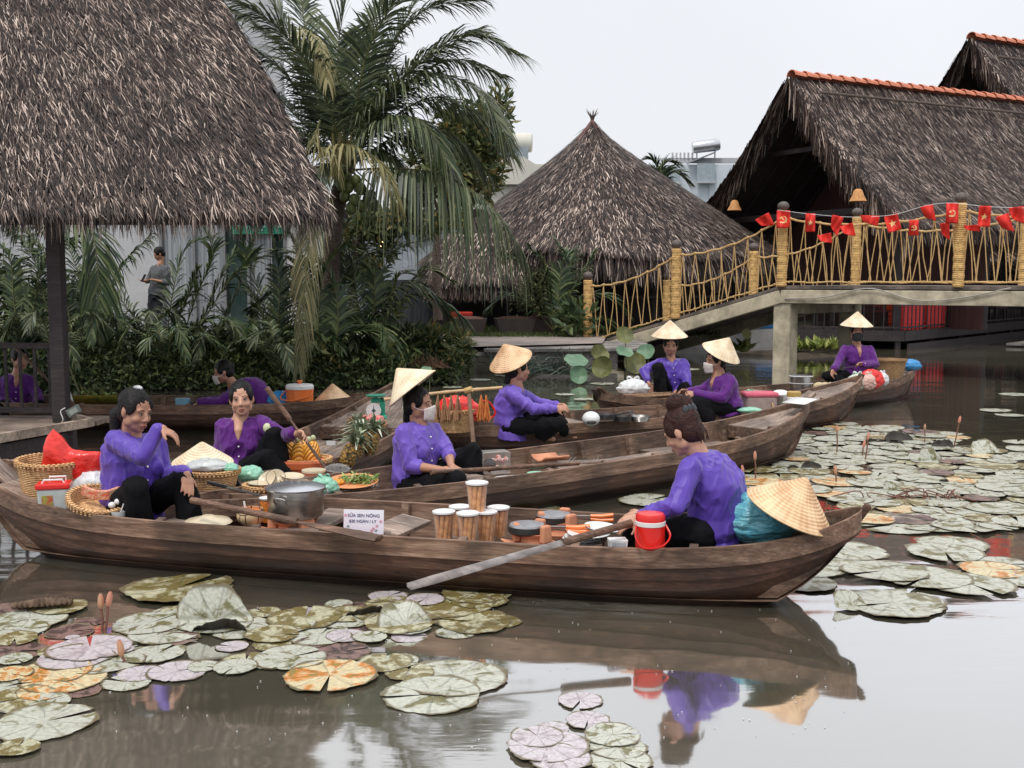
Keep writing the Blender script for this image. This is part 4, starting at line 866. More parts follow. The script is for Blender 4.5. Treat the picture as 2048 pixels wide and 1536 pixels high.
def tree(label, Y, trunk, lst, n, size, m=LEAF, tr=.1):
    org = at(trunk[0][0], trunk[0][1], Y); t = thing('broadleaf_tree', label, 'tree', org, group='broadleaf trees behind the coconut palm'); B = blobs(lst, Y, org)
    b = MB(); tp = [at(x, y, Y) - V(org) for x, y in trunk]; b.tube(spline(tp, 16), [tr * (1 - .4 * i / 15) for i in range(16)], 10)
    for c, rx, ry, rz in B: b.tube(spline([tp[-1], tp[-1].lerp(c, .5) + V((.1, 0, .1)), c], 6), [tr * .5, .04, .03, .02, .014, .008], 6)
    b.obj('trunk', BARK, t, smooth=True)
    vv, ff = leafcloud(n, B, size, .9); npmesh('crown', vv, ff, m, t); return t
tree('tall broadleaf tree showing between the palm crown and the round hut', 22.5, [(876, 640), (872, 520), (880, 430)],
     [(930, 290, 0, 62, 58), (975, 245, .3, 48, 44), (905, 350, -.3, 50, 42), (960, 355, 0, 44, 40), (1000, 200, .3, 22, 24), (850, 300, 0, 40, 36), (985, 300, 0, 36, 40), (830, 380, .2, 44, 30), (900, 240, 0, 34, 30), (940, 400, 0, 30, 20)], 4600, (.14, .3))
tree('low broadleaf tree with yellowing leaves below the coconuts', 21.5, [(704, 660), (706, 560), (710, 480)],
     [(740, 450, 0, 46, 26), (800, 440, 0, 40, 24), (700, 490, .2, 34, 30), (850, 450, 0, 38, 22), (770, 500, .3, 30, 22), (905, 440, 0, 30, 22), (730, 540, 0, 34, 26)], 1900, (.15, .28))
rs = random.Random(3)
FERN = ('small fern palm at the far left of the bank', 'small fern palm behind the deck railing', 'small fern palm behind the black post', 'small fern palm behind the gourd heap', 'small fern palm above the ponytail', 'small fern palm above the cream hat', 'small fern palm left of the bending masked woman', 'small fern palm above the bending masked woman', 'small fern palm behind the blue bag', 'small fern palm behind the orange cooler', 'small fern palm behind the lone tan hat', 'small fern palm right of the coconut trunk foot')
for i, lab in enumerate(FERN):
    x = -8.6 + i * .56; base = V((x, 16.6 + .45 * (i % 3), .18)); fr = []
    for k in range(8):
        a = k * .79 + i; l = rs.uniform(.55, .95); h = rs.uniform(.45, 1.0); e = V((math.cos(a), math.sin(a) * .7, 0)); fr.append([base, base + e * l * .25 + V((0, 0, h * .7)), base + e * l * .65 + V((0, 0, h)), base + e * l + V((0, 0, h * .75 - .2 * (k % 2)))])
    palm(lab, base, fr, L0=.24, n=24, seed=20 + i, grp='small fern palms along the bank', w=.02, m=(PALM, FROND)[i % 2], dr=.6)
# feathery shrub in the planter
t = thing('feathery_shrub', 'feathery pale shrub growing from the dark planter by the path', 'shrub', at(1070, 632, 23.7)); vv, ff = leafcloud(900, [(V((0, 0, .55)), .38, .35, .5), (V((-.3, 0, .35)), .25, .25, .3), (V((.2, 0, .95)), .2, .2, .3)], (.06, .12)); npmesh('foliage', vv, ff, islandmat('pale_shrub_leaves', [(.2, (.06, .08, .03)), (.6, (.16, .18, .08)), (.9, (.3, .3, .15))]), t)
b = MB()
for k in range(9): b.tube([(0, 0, 0), (.3 * math.sin(k * 2), .2 * math.cos(k), .6 + .1 * (k % 4))], [.012, .004], 5)
b.obj('stems', BARK, t)
# undergrowth along the bank (uncountable)
def stuff(name, arr, m, rot=None): q = npmesh(name, arr[0], arr[1], m); tag(q, None, None, kind='stuff'); return q
n_ = 24000; x = rng.uniform(-9.5, -.8, n_); yb = np.interp(x, [p[0] for p in EDGE], [p[1] for p in EDGE]); y = yb + rng.uniform(-.42, 1.7, n_); z = rng.random(n_) ** .8 * (.26 + .14 * np.clip((y - yb) / .8, 0, 1) + .18 * np.sin(x * 2.2) + .1 * np.sin(x * 5.3)) + .02 + .12 * np.clip((y - yb), 0, 1)
d_ = unit(rng.normal(0, 1, (n_, 3)) + np.array([[0, -.3, .4]])); nn_ = rng.normal(0, 1, (n_, 3)); nn_ = unit(nn_ - d_ * (nn_ * d_).sum(1, keepdims=True))
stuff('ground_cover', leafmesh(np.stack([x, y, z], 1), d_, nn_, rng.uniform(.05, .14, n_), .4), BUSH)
n_ = 7000; x = rng.uniform(-10, -3.6, n_); y = 19.2 + rng.uniform(0, 1.2, n_); z = .5 + rng.random(n_) * (1.5 + .5 * np.sin(x * 1.7)) * np.clip((-3.2 - x) / 3, .25, 1)
x2 = rng.random(n_) < .5; d_ = unit(rng.normal(0, 1, (n_, 3))); nn_ = rng.normal(0, 1, (n_, 3)); nn_ = unit(nn_ - d_ * (nn_ * d_).sum(1, keepdims=True)); keep = (x < -7.5) | (z < .7)
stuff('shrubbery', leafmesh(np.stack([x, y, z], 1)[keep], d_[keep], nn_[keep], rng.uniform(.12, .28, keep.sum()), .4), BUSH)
n_ = 12000; x = rng.uniform(-10, -.7, n_); yb = np.interp(x, [p[0] for p in EDGE], [p[1] for p in EDGE]); y = yb + rng.uniform(-.5, .35, n_); z = np.clip((y - yb + .5) * .75, 0, .5) + rng.uniform(0, .12, n_); d_ = unit(rng.normal(0, 1, (n_, 3)) + np.array([[0, -.6, .2]])); nn_ = rng.normal(0, 1, (n_, 3)); nn_ = unit(nn_ - d_ * (nn_ * d_).sum(1, keepdims=True)); stuff('ground_cover', leafmesh(np.stack([x, y, z], 1), d_, nn_, rng.uniform(.06, .15, n_), .35), BUSH)
n_ = 4200; x = -.8 - 3.2 * rng.random(n_) ** 1.5; yb = np.interp(x, [p[0] for p in EDGE], [p[1] for p in EDGE]); y = yb + rng.uniform(-.3, .9, n_); z = rng.random(n_) * (.5 + .2 * np.sin(x * 6)); d_ = unit(rng.normal(0, 1, (n_, 3)) + np.array([[0, -.3, .6]])); nn_ = rng.normal(0, 1, (n_, 3)); nn_ = unit(nn_ - d_ * (nn_ * d_).sum(1, keepdims=True)); stuff('ground_cover', leafmesh(np.stack([x, y, z], 1), d_, nn_, rng.uniform(.07, .2, n_), .28), LEAF)
n_ = 6000; x = rng.uniform(-2.5, 4.5, n_); y = 24.4 + rng.uniform(0, 1.3, n_) - .15 * x; stuff('grass', leafmesh(np.stack([x, y, np.full(n_, .44)], 1), unit(rng.normal(0, .5, (n_, 3)) + np.array([[0, 0, 1]])), unit(rng.normal(0, 1, (n_, 3))), rng.uniform(.1, .22, n_), .12), GRASSM)
n_ = 2500; x = rng.uniform(-2.6, 1.3, n_); y = 21.2 + rng.uniform(0, .5, n_) + (x < -1) * 1.5; stuff('grass', leafmesh(np.stack([x, y + 1.6, np.full(n_, .46)], 1), unit(rng.normal(0, .5, (n_, 3)) + np.array([[0, 0, 1]])), unit(rng.normal(0, 1, (n_, 3))), rng.uniform(.06, .14, n_), .12), GRASSM)
# leafy plants at the tip of the bank
for lab, px, py, Y, r_, h_, n, m in (('glossy broad leaved plant on the tip of the bank left of the hat', 800, 700, 17.4, 40, 42, 420, BUSH), ('upright fresh green plants on the tip of the bank', 915, 705, 18.4, 28, 46, 300, LEAF), ('yellow flecked leafy plant low on the bank behind the silvery palm', 860, 690, 17.8, 42, 34, 420, LEAF),
                                     ('big leaved plant just left of the first bridge post', 1150, 640, 23.0, 38, 34, 160, PALM)):
    org = at(px, py + h_, Y); t = thing('leafy_plant', lab, 'plant', org, group='leafy plants on the bank'); vv, ff = leafcloud(n, [(at(px, py, Y) - org, r_ * Y / 2190, .35, h_ * Y / 2190)], (.12, .26) if n > 200 else (.2, .36), .7); ff = ff; npmesh('foliage', vv, ff, m, t)
    b = MB()
    for k in range(10): b.tube([(0, 0, 0), (r_ * .006 * math.sin(k * 2.1), .2 * math.cos(k * 1.3), h_ * .0085 + .05 * (k % 3))], [.012, .005], 5)
    b.obj('stems', RACHIS, t)
t = thing('dead_root_clump', 'brown tangle of dead roots at the waterline under the leafy plants', 'root', at(850, 735, 17.1)); b = MB()
for k in range(160): a = random.uniform(0, 6.28); r_ = random.random() ** .5 * .42; b.tube([(r_ * math.cos(a), r_ * math.sin(a) * .4, .0), (r_ * math.cos(a) * .8 + random.uniform(-.1, .1), r_ * math.sin(a) * .4 - .05, random.uniform(.08, .26) * (1.2 - r_ * 2))], [.008, .003], 4)
b.obj('roots', mat('dead_fibre', (.2, .11, .07), .9, (.08, .045, .03)), t)
# reeds leaning over the water in the middle
t = thing('reed_clump', 'grey green reeds leaning over the water behind the hat of the woman carrying a pole', 'reeds', at(1075, 745, 18.6)); arr = []; n_ = 260
p = np.stack([rng.uniform(-.75, .75, n_), rng.uniform(-.3, .4, n_), np.full(n_, -.02)], 1); d_ = unit(np.stack([rng.normal(.35, .7, n_), rng.normal(-.2, .3, n_), rng.uniform(.3, 1, n_)], 1)); nn_ = np.cross(d_, unit(rng.normal(0, 1, (n_, 3))))
vv, ff = blades(p, d_, unit(nn_), rng.uniform(.3, .75, n_), rng.uniform(.012, .03, n_), 1.0); npmesh('blades', vv, ff, islandmat('reed_blades', [(.2, (.05, .075, .06)), (.6, (.12, .15, .12)), (.9, (.24, .27, .2))]), t)
# thin stems of bank plants at the left
t = thing('leaning_pole', 'thin pale stick leaning in the water right of the black post', 'pole', at(138, 745, 15)); b = MB(); b.tube([(0, 0, .1), (.2, 0, -.47)], .012, 6); b.obj('stick', RACHIS, t)
# lotus leaves standing in the water
LOT = mat('lotus_leaf', (.16, .27, .16), .5, (.09, .18, .11), 5, .3); LOTO = mat('olive_lotus_leaf', (.2, .2, .07), .6, (.1, .11, .04), 6, .4)
def lotus(px, py, Y, w, lab, m=LOT, tilt=(.2, 0), cup=.2):
    c = at(px, py, Y); t = thing('lotus_leaf', lab, 'lotus leaf', (c.x, c.y, 0), group='lotus leaves standing by the bridge ramp'); r = w * Y / 5200; M_ = Matrix.Rotation(tilt[0], 3, 'X') @ Matrix.Rotation(tilt[1], 3, 'Y')
    b = MB(); G = []
    for i in range(9):
        rr = r * i / 8; G.append([tuple(M_ @ V((rr * math.cos(a), rr * math.sin(a), cup * rr * rr / r + .07 * rr * math.sin(5 * a + px) * i / 8)) + V((0, 0, c.z))) for a in np.linspace(0, 2 * PI, 33)])
    b.grid(G); b.obj('blade', m, t, smooth=True); b = MB(); b.tube(spline([(.03, .02, -.25), (.05, 0, c.z * .5), (0, 0, c.z)], 8), .007, 6); b.obj('stalk', RACHIS, t)
for a in ((1152, 722, 17.5, 58, 'widest pale green lotus leaf left of the woman in the conical hat', LOT, (.45, .1), .1), (1155, 752, 17.2, 44, 'bluish lotus leaf folded at the water below the widest one', LOT, (1.2, .2), .5), (1248, 672, 18, 44, 'round olive lotus leaf standing highest against the bridge beam', LOTO, (1.1, .2), .3),
          (1248, 707, 17.8, 44, 'small fresh green lotus leaf left of the conical hat', LOT, (.5, .2), .3), (1208, 736, 17.5, 52, 'drooping brown green lotus leaf in the middle of the cluster', LOTO, (1.3, -.4), .6), (1195, 712, 18, 50, 'folded olive lotus leaf behind the drooping one', LOTO, (1.0, .5), .5),
          (1292, 706, 18.3, 44, 'blue green lotus leaf touching the blue sleeve', LOT, (.9, -.3), .3), (1268, 728, 18, 54, 'dark lotus leaf low behind the blue sleeve', LOTO, (1.2, .1), .4), (852, 741, 15.6, 28, 'small single blue green lotus leaf floating under the dead roots', LOT, (.5, 0), .2),
          (1492, 668, 21, 24, 'upright lotus leaf left of the bridge pier', LOTO, (1.2, .2), .3)): lotus(*a)
# little mud island with lime plants under the bridge
t = thing('mud_island', 'low brown mud bank under the bridge', 'mud bank', (5.9, 24.2, 0)); b = MB(); b.ball((0, 0, -.03), (1.5, .6, .13), 20, 8); o = b.obj('soil', SOIL, t, smooth=True)
for i, (px, py, r_, h_) in enumerate(((1600, 690, 26, 20), (1635, 688, 24, 16), (1662, 692, 18, 12), (1578, 694, 12, 12), (1486, 690, 18, 24))):
    Y = 24 if i < 4 else 22.3; org = at(px, py + h_ * .6, Y); q = thing('water_lettuce', ('lime green water plant nearest the pier on the mud bank', 'lime green water plant in the middle of the mud bank', 'straggly yellow plant at the right end of the mud bank', 'tiny yellow plant tucked against the pier', 'round leaved water plant left of the pier')[i], 'water plant', org, group='lime water plants')
    n_ = 70; d_ = unit(np.stack([rng.normal(0, .6, n_), rng.normal(0, .5, n_), rng.uniform(.3, 1, n_)], 1)); p = np.stack([rng.normal(0, r_ * .004, n_), rng.normal(0, .08, n_), rng.uniform(0, h_ * .006, n_)], 1); nn_ = rng.normal(0, 1, (n_, 3)); nn_ = unit(nn_ - d_ * (nn_ * d_).sum(1, keepdims=True))
    vv, ff = leafmesh(p, d_, nn_, rng.uniform(.12, .3, n_), .36); npmesh('leaves', vv, ff, LIMEP, q)
# ================================================================ boats
def boat(label, prm, we=(.05, .035), floor=.05, ribs=.55, thw=(), decks=(), keel=-.1, u0=.7, seatz=.2):
    xs, ys, xb, yb, B_, h0, hS, hB, pS, pB, pp, qq = prm
    Ln = math.hypot(xb - xs, yb - ys); t = thing('wooden_sampan', label, 'boat', ((xs + xb) / 2, (ys + yb) / 2, 0), math.atan2(yb - ys, xb - xs), 'wooden sampans')
    def st(tt):
        u = 2 * tt - 1; e = we[0] if u < 0 else we[1]; w = e + (B_ / 2 - e) * max(1 - abs(u) ** pp, 0) ** qq
        zg = h0 + ((hB - h0) * abs(u) ** pB if u > 0 else (hS - h0) * abs(u) ** pS); r = max(0, (abs(u) - u0) / (1 - u0)); zk = keel + (zg - .07 - keel) * r ** 1.9
        return (tt - .5) * Ln, w, zg, zk
    N = 72; T = [.5 - .5 * math.cos(PI * i / N) for i in range(N + 1)]
    b = MB(); G = []
    for tt in T:
        x, w, zg, zk = st(tt); d = zg - zk; sec = [(w + .002, zg - .085), (w * .99, zg - .1 - d * .16), (w * .99 - .010, zg - .103 - d * .16), (w * .935, zk + d * .45), (w * .935 - .008, zk + d * .44), (w * .74, zk + d * .12), (w * .5, zk + d * .02)]
        G.append([(x, a, z) for a, z in sec] + [(x, 0, zk - .004)] + [(x, -a, z) for a, z in sec[::-1]])
    b.grid(G); b.obj('hull', HULL, t, smooth=True, sharp=50)
    b = MB()
    for s in (1, -1):
        G = []
        for tt in T:
            x, w, zg, zk = st(tt); G.append([(x, s * a, z) for a, z in ((w + .014, zg), (w + .012, zg - .1), (w - .014, zg - .1), (w - .016, zg), (w + .014, zg))])
        b.grid(G)
    b.obj('top_strake', TOPW, t)
    b = MB()
    for s in (1, -1):
        G = []
        for tt in T:
            x, w, zg, zk = st(tt); fz = max(floor, zk + .03); wi = max(w - .02, .004); G.append([(x, s * wi, zg - .012), (x, s * wi * .97, (zg + fz) / 2), (x, s * wi * .84, min(fz, zg - .03))])
        b.grid(G)
    b.obj('inner_planking', INW, t, smooth=True)
    b = MB(); K = 6
    for j in range(K):
        G = []
        for tt in T[2:-2]:
            x, w, zg, zk = st(tt); fz = min(max(floor, zk + .03), zg - .035); ww = max(w - .02, .004) * .86
            a0, a1 = -1 + 2 * j / K, -1 + 2 * (j + 1) / K; G.append([(x, ww * a0 + .003, fz + .002 * (j % 2)), (x, ww * a1 - .003, fz + .002 * (j % 2))])
        b.grid(G)
    G = []
    for tt in T[1:-1]:
        x, w, zg, zk = st(tt); fz = min(max(floor, zk + .03), zg - .035) - .012; G.append([(x, -max(w * .88, .004), fz), (x, max(w * .88, .004), fz)])
    b.grid(G); b.obj('floor_boards', INW, t)
    k = int(Ln * .8 / ribs)
    for i in range(k):
        tt = .1 + .8 * (i + .5) / k; x, w, zg, zk = st(tt); fz = max(floor, zk + .03)
        if w < .16: continue
        b = MB()
        for s in (1, -1): b.beam((x, s * (w - .035), zg + .004), (x, s * (w * .9 - .045), fz), .055, .045, up=(1, 0, 0))
        b.box((x, 0, fz + .012), (.05, 2 * w * .86 - .06, .03)); b.obj('rib', INW, t, bevel=.004)
    for tt in thw:
        x, w, zg, zk = st(tt); b = MB(); b.box((x, 0, min(zg - .05, seatz + .03)), (.19, 2 * w - .06, .028)); b.obj('thwart', DECKW, t, bevel=.004)
    for t0, t1, dz, nb in decks:
        b = MB()
        for j in range(nb):
            G = []
            for q in np.linspace(t0, t1, 14):
                x, w, zg, zk = st(q); ww = max(w - .018, .008) * .985; a0, a1 = -1 + 2 * j / nb, -1 + 2 * (j + 1) / nb
                z = max(zg + dz, zk + .04) if dz > -.2 else max(floor + .1, zk + .04); G.append([(x, ww * a0 + .002, z), (x, ww * a1 - .002, z)])
            b.grid(G)
        b.obj('deck_boards', DECKW, t, solid=.018)
        x, w, zg, zk = st(t0 if t0 > .5 else t1); b = MB(); z = zg + dz if dz > -.2 else floor + .1; b.box((x, 0, z - .05), (.035, 2 * w - .05, .11)); b.obj('bulkhead', INW, t)
    for e, tt in ((-1, 0), (1, 1)):
        x, w, zg, zk = st(tt); x2, w2, zg2, zk2 = st(.02 if e < 0 else .98); b = MB(); b.beam((x2, 0, zk2 + .02), (x + e * .035, 0, zg + .02), 2 * w + .006, .035, up=(1, 0, .01)); b.obj('stem_post', HULL, t, bevel=.008)
    t['_L'] = Ln; return t, st
def wp(bt, tt, lat, z):   # a point of a boat: share of its length, offset to its own left, height
    o, st = bt; x = st(tt)[0]; a = o.rotation_euler[2]; return V((o.location.x + x * math.cos(a) - lat * math.sin(a), o.location.y + x * math.sin(a) + lat * math.cos(a), z))
bA = boat('nearest long brown sampan crossing the foreground with pot, cup tubs and two women', (-3.23, 6.764, 1.77, 5.485, .86, .298, .509, .483, 6.08, 6.65, 3.2, .55), we=(.085, .022), u0=.66, thw=(.27, .42, .80), decks=((.03, .16, -.05, 4),))
bB = boat('second sampan, long and half empty, with white paper on its bow tip', (-1.95, 6.42, 2.79, 10.4, .93, .292, .345, .50, 3, 4, 2.6, .8), thw=(.1, .34), decks=((.70, .87, -.3, 5), (.87, .985, -.06, 4)))
bC = boat('sampan pointing away from the viewer with pineapples on its plank deck', (-1.78, 7.45, -1.2, 11.6, .9, .30, .33, .56, 3, 3, 2.6, .8), decks=((.38, .62, -.3, 5), (.66, .98, -.05, 5)), thw=(.1,))
bD = boat('sampan of the pole carrier and the purple blouse seller behind the second one', (-.93, 10.1, 4.06, 12.8, .95, .27, .3, .52, 3, 4, 2.6, .8), decks=((.84, .985, -.05, 5), (.02, .1, -.05, 4)), thw=(.3,))
bE = boat('brown sampan under the far bank at the left with orange cooler', (-6.6, 12.35, -1.5, 12.1, .95, .30, .35, .40, 3, 4, 2.6, .8), decks=((.88, .985, -.05, 4),), thw=(.4,))
bF = boat('farthest sampan below the bridge with firewood, pots and a large basket', (.93, 12.0, 5.62, 15.4, .9, .27, .43, .44, 4, 4, 2.6, .75), decks=((.03, .1, -.05, 3), (.84, .98, -.05, 5)), thw=(.5,))
b = MB(); b.box((0, 0, 0), (.3, .17, .022)); t = tag(b.obj('stern_plank', DECKW, bevel=.004), 'loose pale plank propped on the left tip of the nearest sampan', 'plank'); t.location = at(12, 950, 6.75); t.rotation_euler = (0, .75, -.1)
b = MB(); b.box((0, 0, 0), (.24, .06, .02)); t = tag(b.obj('boat_fender_block', OARW, bevel=.004), 'small dark wooden block on the left tip of the farthest sampan', 'block'); t.location = at(1212, 790, 11.98) + V((0, 0, .02)); t.rotation_euler = (0, .6, .6)

# ================================================================ goods
CLEAR, t_, b_, L_ = newmat('clear_film'); tr = t_.nodes.new('ShaderNodeBsdfTransparent'); ms = t_.nodes.new('ShaderNodeMixShader'); b_.inputs['Base Color'].default_value = (.8, .82, .82, 1); b_.inputs['Roughness'].default_value = .12
fr_n = t_.nodes.new('ShaderNodeLayerWeight'); fr_n.inputs['Blend'].default_value = .3; mrn = t_.nodes.new('ShaderNodeMapRange'); mrn.inputs[3].default_value = .05; mrn.inputs[4].default_value = .45
L_(fr_n.outputs['Facing'], mrn.inputs[0]); L_(mrn.outputs[0], ms.inputs[0]); L_(tr.outputs[0], ms.inputs[1]); L_(b_.outputs[0], ms.inputs[2]); L_(ms.outputs[0], t_.nodes['Material Output'].inputs[0])
def filmmat(name, c, k=.8): return mat(name, c, .25, tuple(x * k for x in c), 14, .9, dist=.012, fine=22, spec=.6)
BAGW = filmmat('white_bag_film', (.78, .79, .8)); BAGB = mat('turquoise_bag_film', (.24, .62, .7), .22, (.05, .32, .44), 5, 1.0, stretch=(1, 1, 3), dist=.02, fine=16, spec=.8); BAGG = filmmat('mint_bag_film', (.3, .62, .46)); BAGR = filmmat('red_bag_film', (.85, .03, .02)); BAGBL = filmmat('blue_bag_film', (.04, .28, .62)); BAGP = filmmat('pinkish_bag_film', (.8, .5, .42))
def hatmesh(r=.215, h=.19):
    b = MB(); pr = [(0, h), (.012, h - .006)] + [(.012 + (r - .012) * k / 22 + (.0014 if k % 2 else 0), h - .006 - (h - .006) * k / 22) for k in range(1, 23)]
    pr += [(r - .004, -.003), (r - .01, .004), (.01, h - .016), (0, h - .015)]; b.lathe(pr, 48); return b
HATM = hatmesh().mesh('hat_cone')
def hat(apex, axis, lab=None, m=STRAW, parent=None, r=.215, h=.19, grp='conical hats'):
    ax = V(axis).normalized(); me = hatmesh(r, h).mesh('conical_hat'); me.materials.append(m); me.polygons.foreach_set('use_smooth', [True] * len(me.polygons))
    o = bpy.data.objects.new('conical_hat', me); C.objects.link(o); q = ax.to_track_quat('Z', 'Y'); loc = V(apex) - ax * h
    if parent is not None: o.parent = parent; loc = loc - V(parent.location)
    else: tag(o, lab, 'hat', grp)
    o.location = loc; o.rotation_euler = q.to_euler(); return o
def basket(c, r, h, lab, sx=1, sy=1, tilt=(0, 0), rz=0, m=BAMB, taper=.82, grp='bamboo baskets', name='bamboo_basket', M_=None):
    t = thing(name, lab, 'basket', c, 0, grp); t.rotation_euler = (tilt[0], tilt[1], rz); b = MB()
    b.lathe([(0, .006), (r * taper, 0), (r * (taper + .07), h * .3), (r * .97, h * .8), (r, h), (r - .012, h), (r * .95 - .012, h * .8), (r * (taper + .06) - .012, h * .3), (r * taper - .012, .014), (0, .016)], 40, sx=sx, sy=sy); b.obj('body', m, t, smooth=True)
    b = MB(); n = 44
    b.tube([(r * sx * math.cos(2 * PI * k / n), r * sy * math.sin(2 * PI * k / n), h) for k in range(n + 1)], .0105, 7, caps=False)
    for k in range(n): a = 2 * PI * k / n; b.box((r * sx * math.cos(a), r * sy * math.sin(a), h - .004), (.027, .012, .032), rz=a)
    b.obj('rim', m, t, smooth=True, sharp=30); return t
def crumple(me, amp, f, seed):
    n = len(me.vertices); co = np.empty(n * 3, np.float32); me.vertices.foreach_get('co', co); co = co.reshape(-1, 3); c = co.mean(0)
    for i in range(n):
        p = V(co[i]); k = noise.noise(p * f + V((seed, 0, 0))); k2 = noise.noise(p * f * 2.7 + V((0, seed, 0))); d = p - V(c); d = d.normalized() if d.length > 1e-6 else d
        co[i] += np.array(d * (amp * (1 - 3 * abs(k)) + amp * .4 * k2))
    me.vertices.foreach_set('co', co.ravel()); me.update()
def bag(c, w, d, h, m, lab, seed=1, handles=True, name='plastic_bag', grp='plastic bags', amp=.06, rz=0, cat='bag'):
    t = thing(name, lab, cat, c, rz, grp); b = MB(); b.ball((0, 0, h * .5), (w / 2, d / 2, h / 2), 40, 26)
    b.v = [(x * (1 + .12 * (z < h * .5)), y, max(z, h * .04 - 0)) for x, y, z in b.v]; me = b.mesh('body'); crumple(me, amp * min(w, h), 7 / max(w, h) * .3 / .3, seed * 3.7); link('body', me, m, t, smooth=True, sharp=60)
    if handles:
        for s in (-1, 1):
            b = MB(); b.tube(spline([(s * w * .02, 0, h * .88), (s * w * .05, .01 * s, h * 1.06), (s * w * .16, .005, h * 1.16), (s * w * .2, .01, h * 1.04), (s * w * .1, 0, h * .93)], 12), [.016, .014, .011, .01, .012, .013, .012, .01, .009, .01, .012, .014], 8, flat=.4); b.obj('handle', m, t, smooth=True)
    return t
def puff(poly, th, m, lab, name, cat, seed=1, grp=None):
    """a limp bag or cloth with the given outline (world points) and a real thickness"""
    c = sum((V(p) for p in poly), V()) / len(poly); t = thing(name, lab, cat, c, 0, grp); P = [V(p) - c for p in poly]; P = spline(P + [P[0]], 60)[:-1]; b = MB()
    for s in (1, -1):
        G = []
        for k in range(9):
            a = 1 - k / 8 * .98; G.append([tuple(p * a + V((0, -s * th * math.sqrt(max(0, 1 - a * a)) * (1 + .5 * noise.noise(p * a * 9 + V((seed, s, 0)))), .0))) for p in P + [P[0]]])
        b.grid(G if s > 0 else [g[::-1] for g in G])
    me = b.mesh('sheet'); crumple(me, .006, 9, seed); link('sheet', me, m, t, smooth=True, sharp=70); return t
def plate(c, r, lab, m=WHITEP, h=.02, tilt=(0, 0), grp='plates and bowls', name='plate', cat='plate'):
    t = thing(name, lab, cat, c, 0, grp); t.rotation_euler = (tilt[0], tilt[1], 0); b = MB(); b.lathe([(0, 0), (r * .55, 0), (r * .7, h * .4), (r, h), (r, h + .004), (r * .7, h * .4 + .006), (r * .5, .006), (0, .006)], 32); b.obj('dish', m, t, smooth=True)
    b = MB(); b.tube([(r * math.cos(a), r * math.sin(a), h + .002) for a in np.linspace(0, 2 * PI, 33)], .0022, 5, caps=False); b.obj('rim', DARKM, t); return t
def oar(p0, p1, blade=.75, lab='', r=.017, bw=.055, m=OARW, mb=None, face=(0, 0, 1), name='wooden_oar'):
    """p0 grip end, p1 blade end"""
    p0, p1 = V(p0), V(p1); t = thing(name, lab, 'oar', p0, 0, 'oars'); d = p1 - p0; Ln = d.length; u = d.normalized(); k = 1 - blade / Ln
    b = MB(); b.tube([d * s for s in np.linspace(0, k, 8)], [r * (1 - .1 * s) for s in range(0, 1)] * 0 + [r * 1.08, r, r, r, r * 1.03, r * 1.05, r * 1.05, r], 10); b.obj('shaft', m, t, smooth=True)
    b = MB(); n = V(face); sd = u.cross(n).normalized(); b.tube([d * (k - .01), d * (k + .05 * (1 - k)), d * (k + .3 * (1 - k)), d * (k + .85 * (1 - k)), d * .995, d], [r, r * 1.05, (r + bw) * .5, bw, bw * .85, bw * .2], 12, flat=.35, side=sd); b.obj('blade', mb or m, t, smooth=True); return t
def text(s, size, m, parent, loc, rot, name='lettering', bold=.0):
    cu = bpy.data.curves.new('txt', 'FONT'); cu.body = s; cu.size = size; cu.align_x = 'CENTER'; cu.extrude = .0004; cu.offset = bold
    o = bpy.data.objects.new('txt', cu); C.objects.link(o); dg = bpy.context.evaluated_depsgraph_get(); me = bpy.data.meshes.new_from_object(o.evaluated_get(dg)); bpy.data.objects.remove(o)
    q = link(name, me, m, parent); me.materials.clear(); me.materials.append(m); q.location = loc; q.rotation_euler = rot; return q

# ---- nearest boat
basket(at(106, 1000, 6.66), .2, .25, 'deep round bamboo basket at the left end of the nearest sampan', tilt=(.06, .02), sy=.9)
puff([at(*p, 6.6) for p in ((105, 856), (92, 880), (83, 925), (84, 962), (120, 968), (160, 965), (205, 935), (204, 906), (170, 902), (142, 897), (122, 872))], .05, BAGR, 'bright red plastic bag standing up out of the deep bamboo basket', 'plastic_bag', 'bag', 3, 'plastic bags')
t = thing('food_container', 'clear plastic container with bright red lid and white handle beside the deep basket', 'container', at(110, 1022, 6.36), .25)
b = MB(); b.box((0, 0, .07), (.16, .12, .14), taper=1.1); b.obj('box', mat('milky_plastic', (.55, .58, .58), .25, (.42, .47, .46), 9, .05), t, bevel=.012)
b = MB(); b.box((0, 0, .155), (.19, .145, .035)); b.obj('lid', REDP, t, bevel=.01)
b = MB(); b.tube([(-.06, -.03, .17), (-.05, -.03, .19), (.05, -.03, .19), (.06, -.03, .17)], .006, 6); b.tube([(-.03, .05, .17), (-.03, .05, .195), (.06, .05, .195), (.06, .05, .17)], .006, 6); b.obj('handle', WHITEP, t)
b = MB(); b.box((-.03, -.0655, .07), (.06, .003, .07)); b.obj('fruit_label', mat('green_red_label', (.25, .35, .06), .5, (.45, .05, .03), 30, 0), t)
bag(at(196, 1000, 6.62), .3, .2, .2, BAGW, 'full white plastic bag tied behind the shallow tilted basket', 2)
tb = basket(at(194, 1024, 6.32), .165, .085, 'shallow bamboo basket tilted towards the gunwale with red packets', tilt=(.25, .22), name='bamboo_basket')
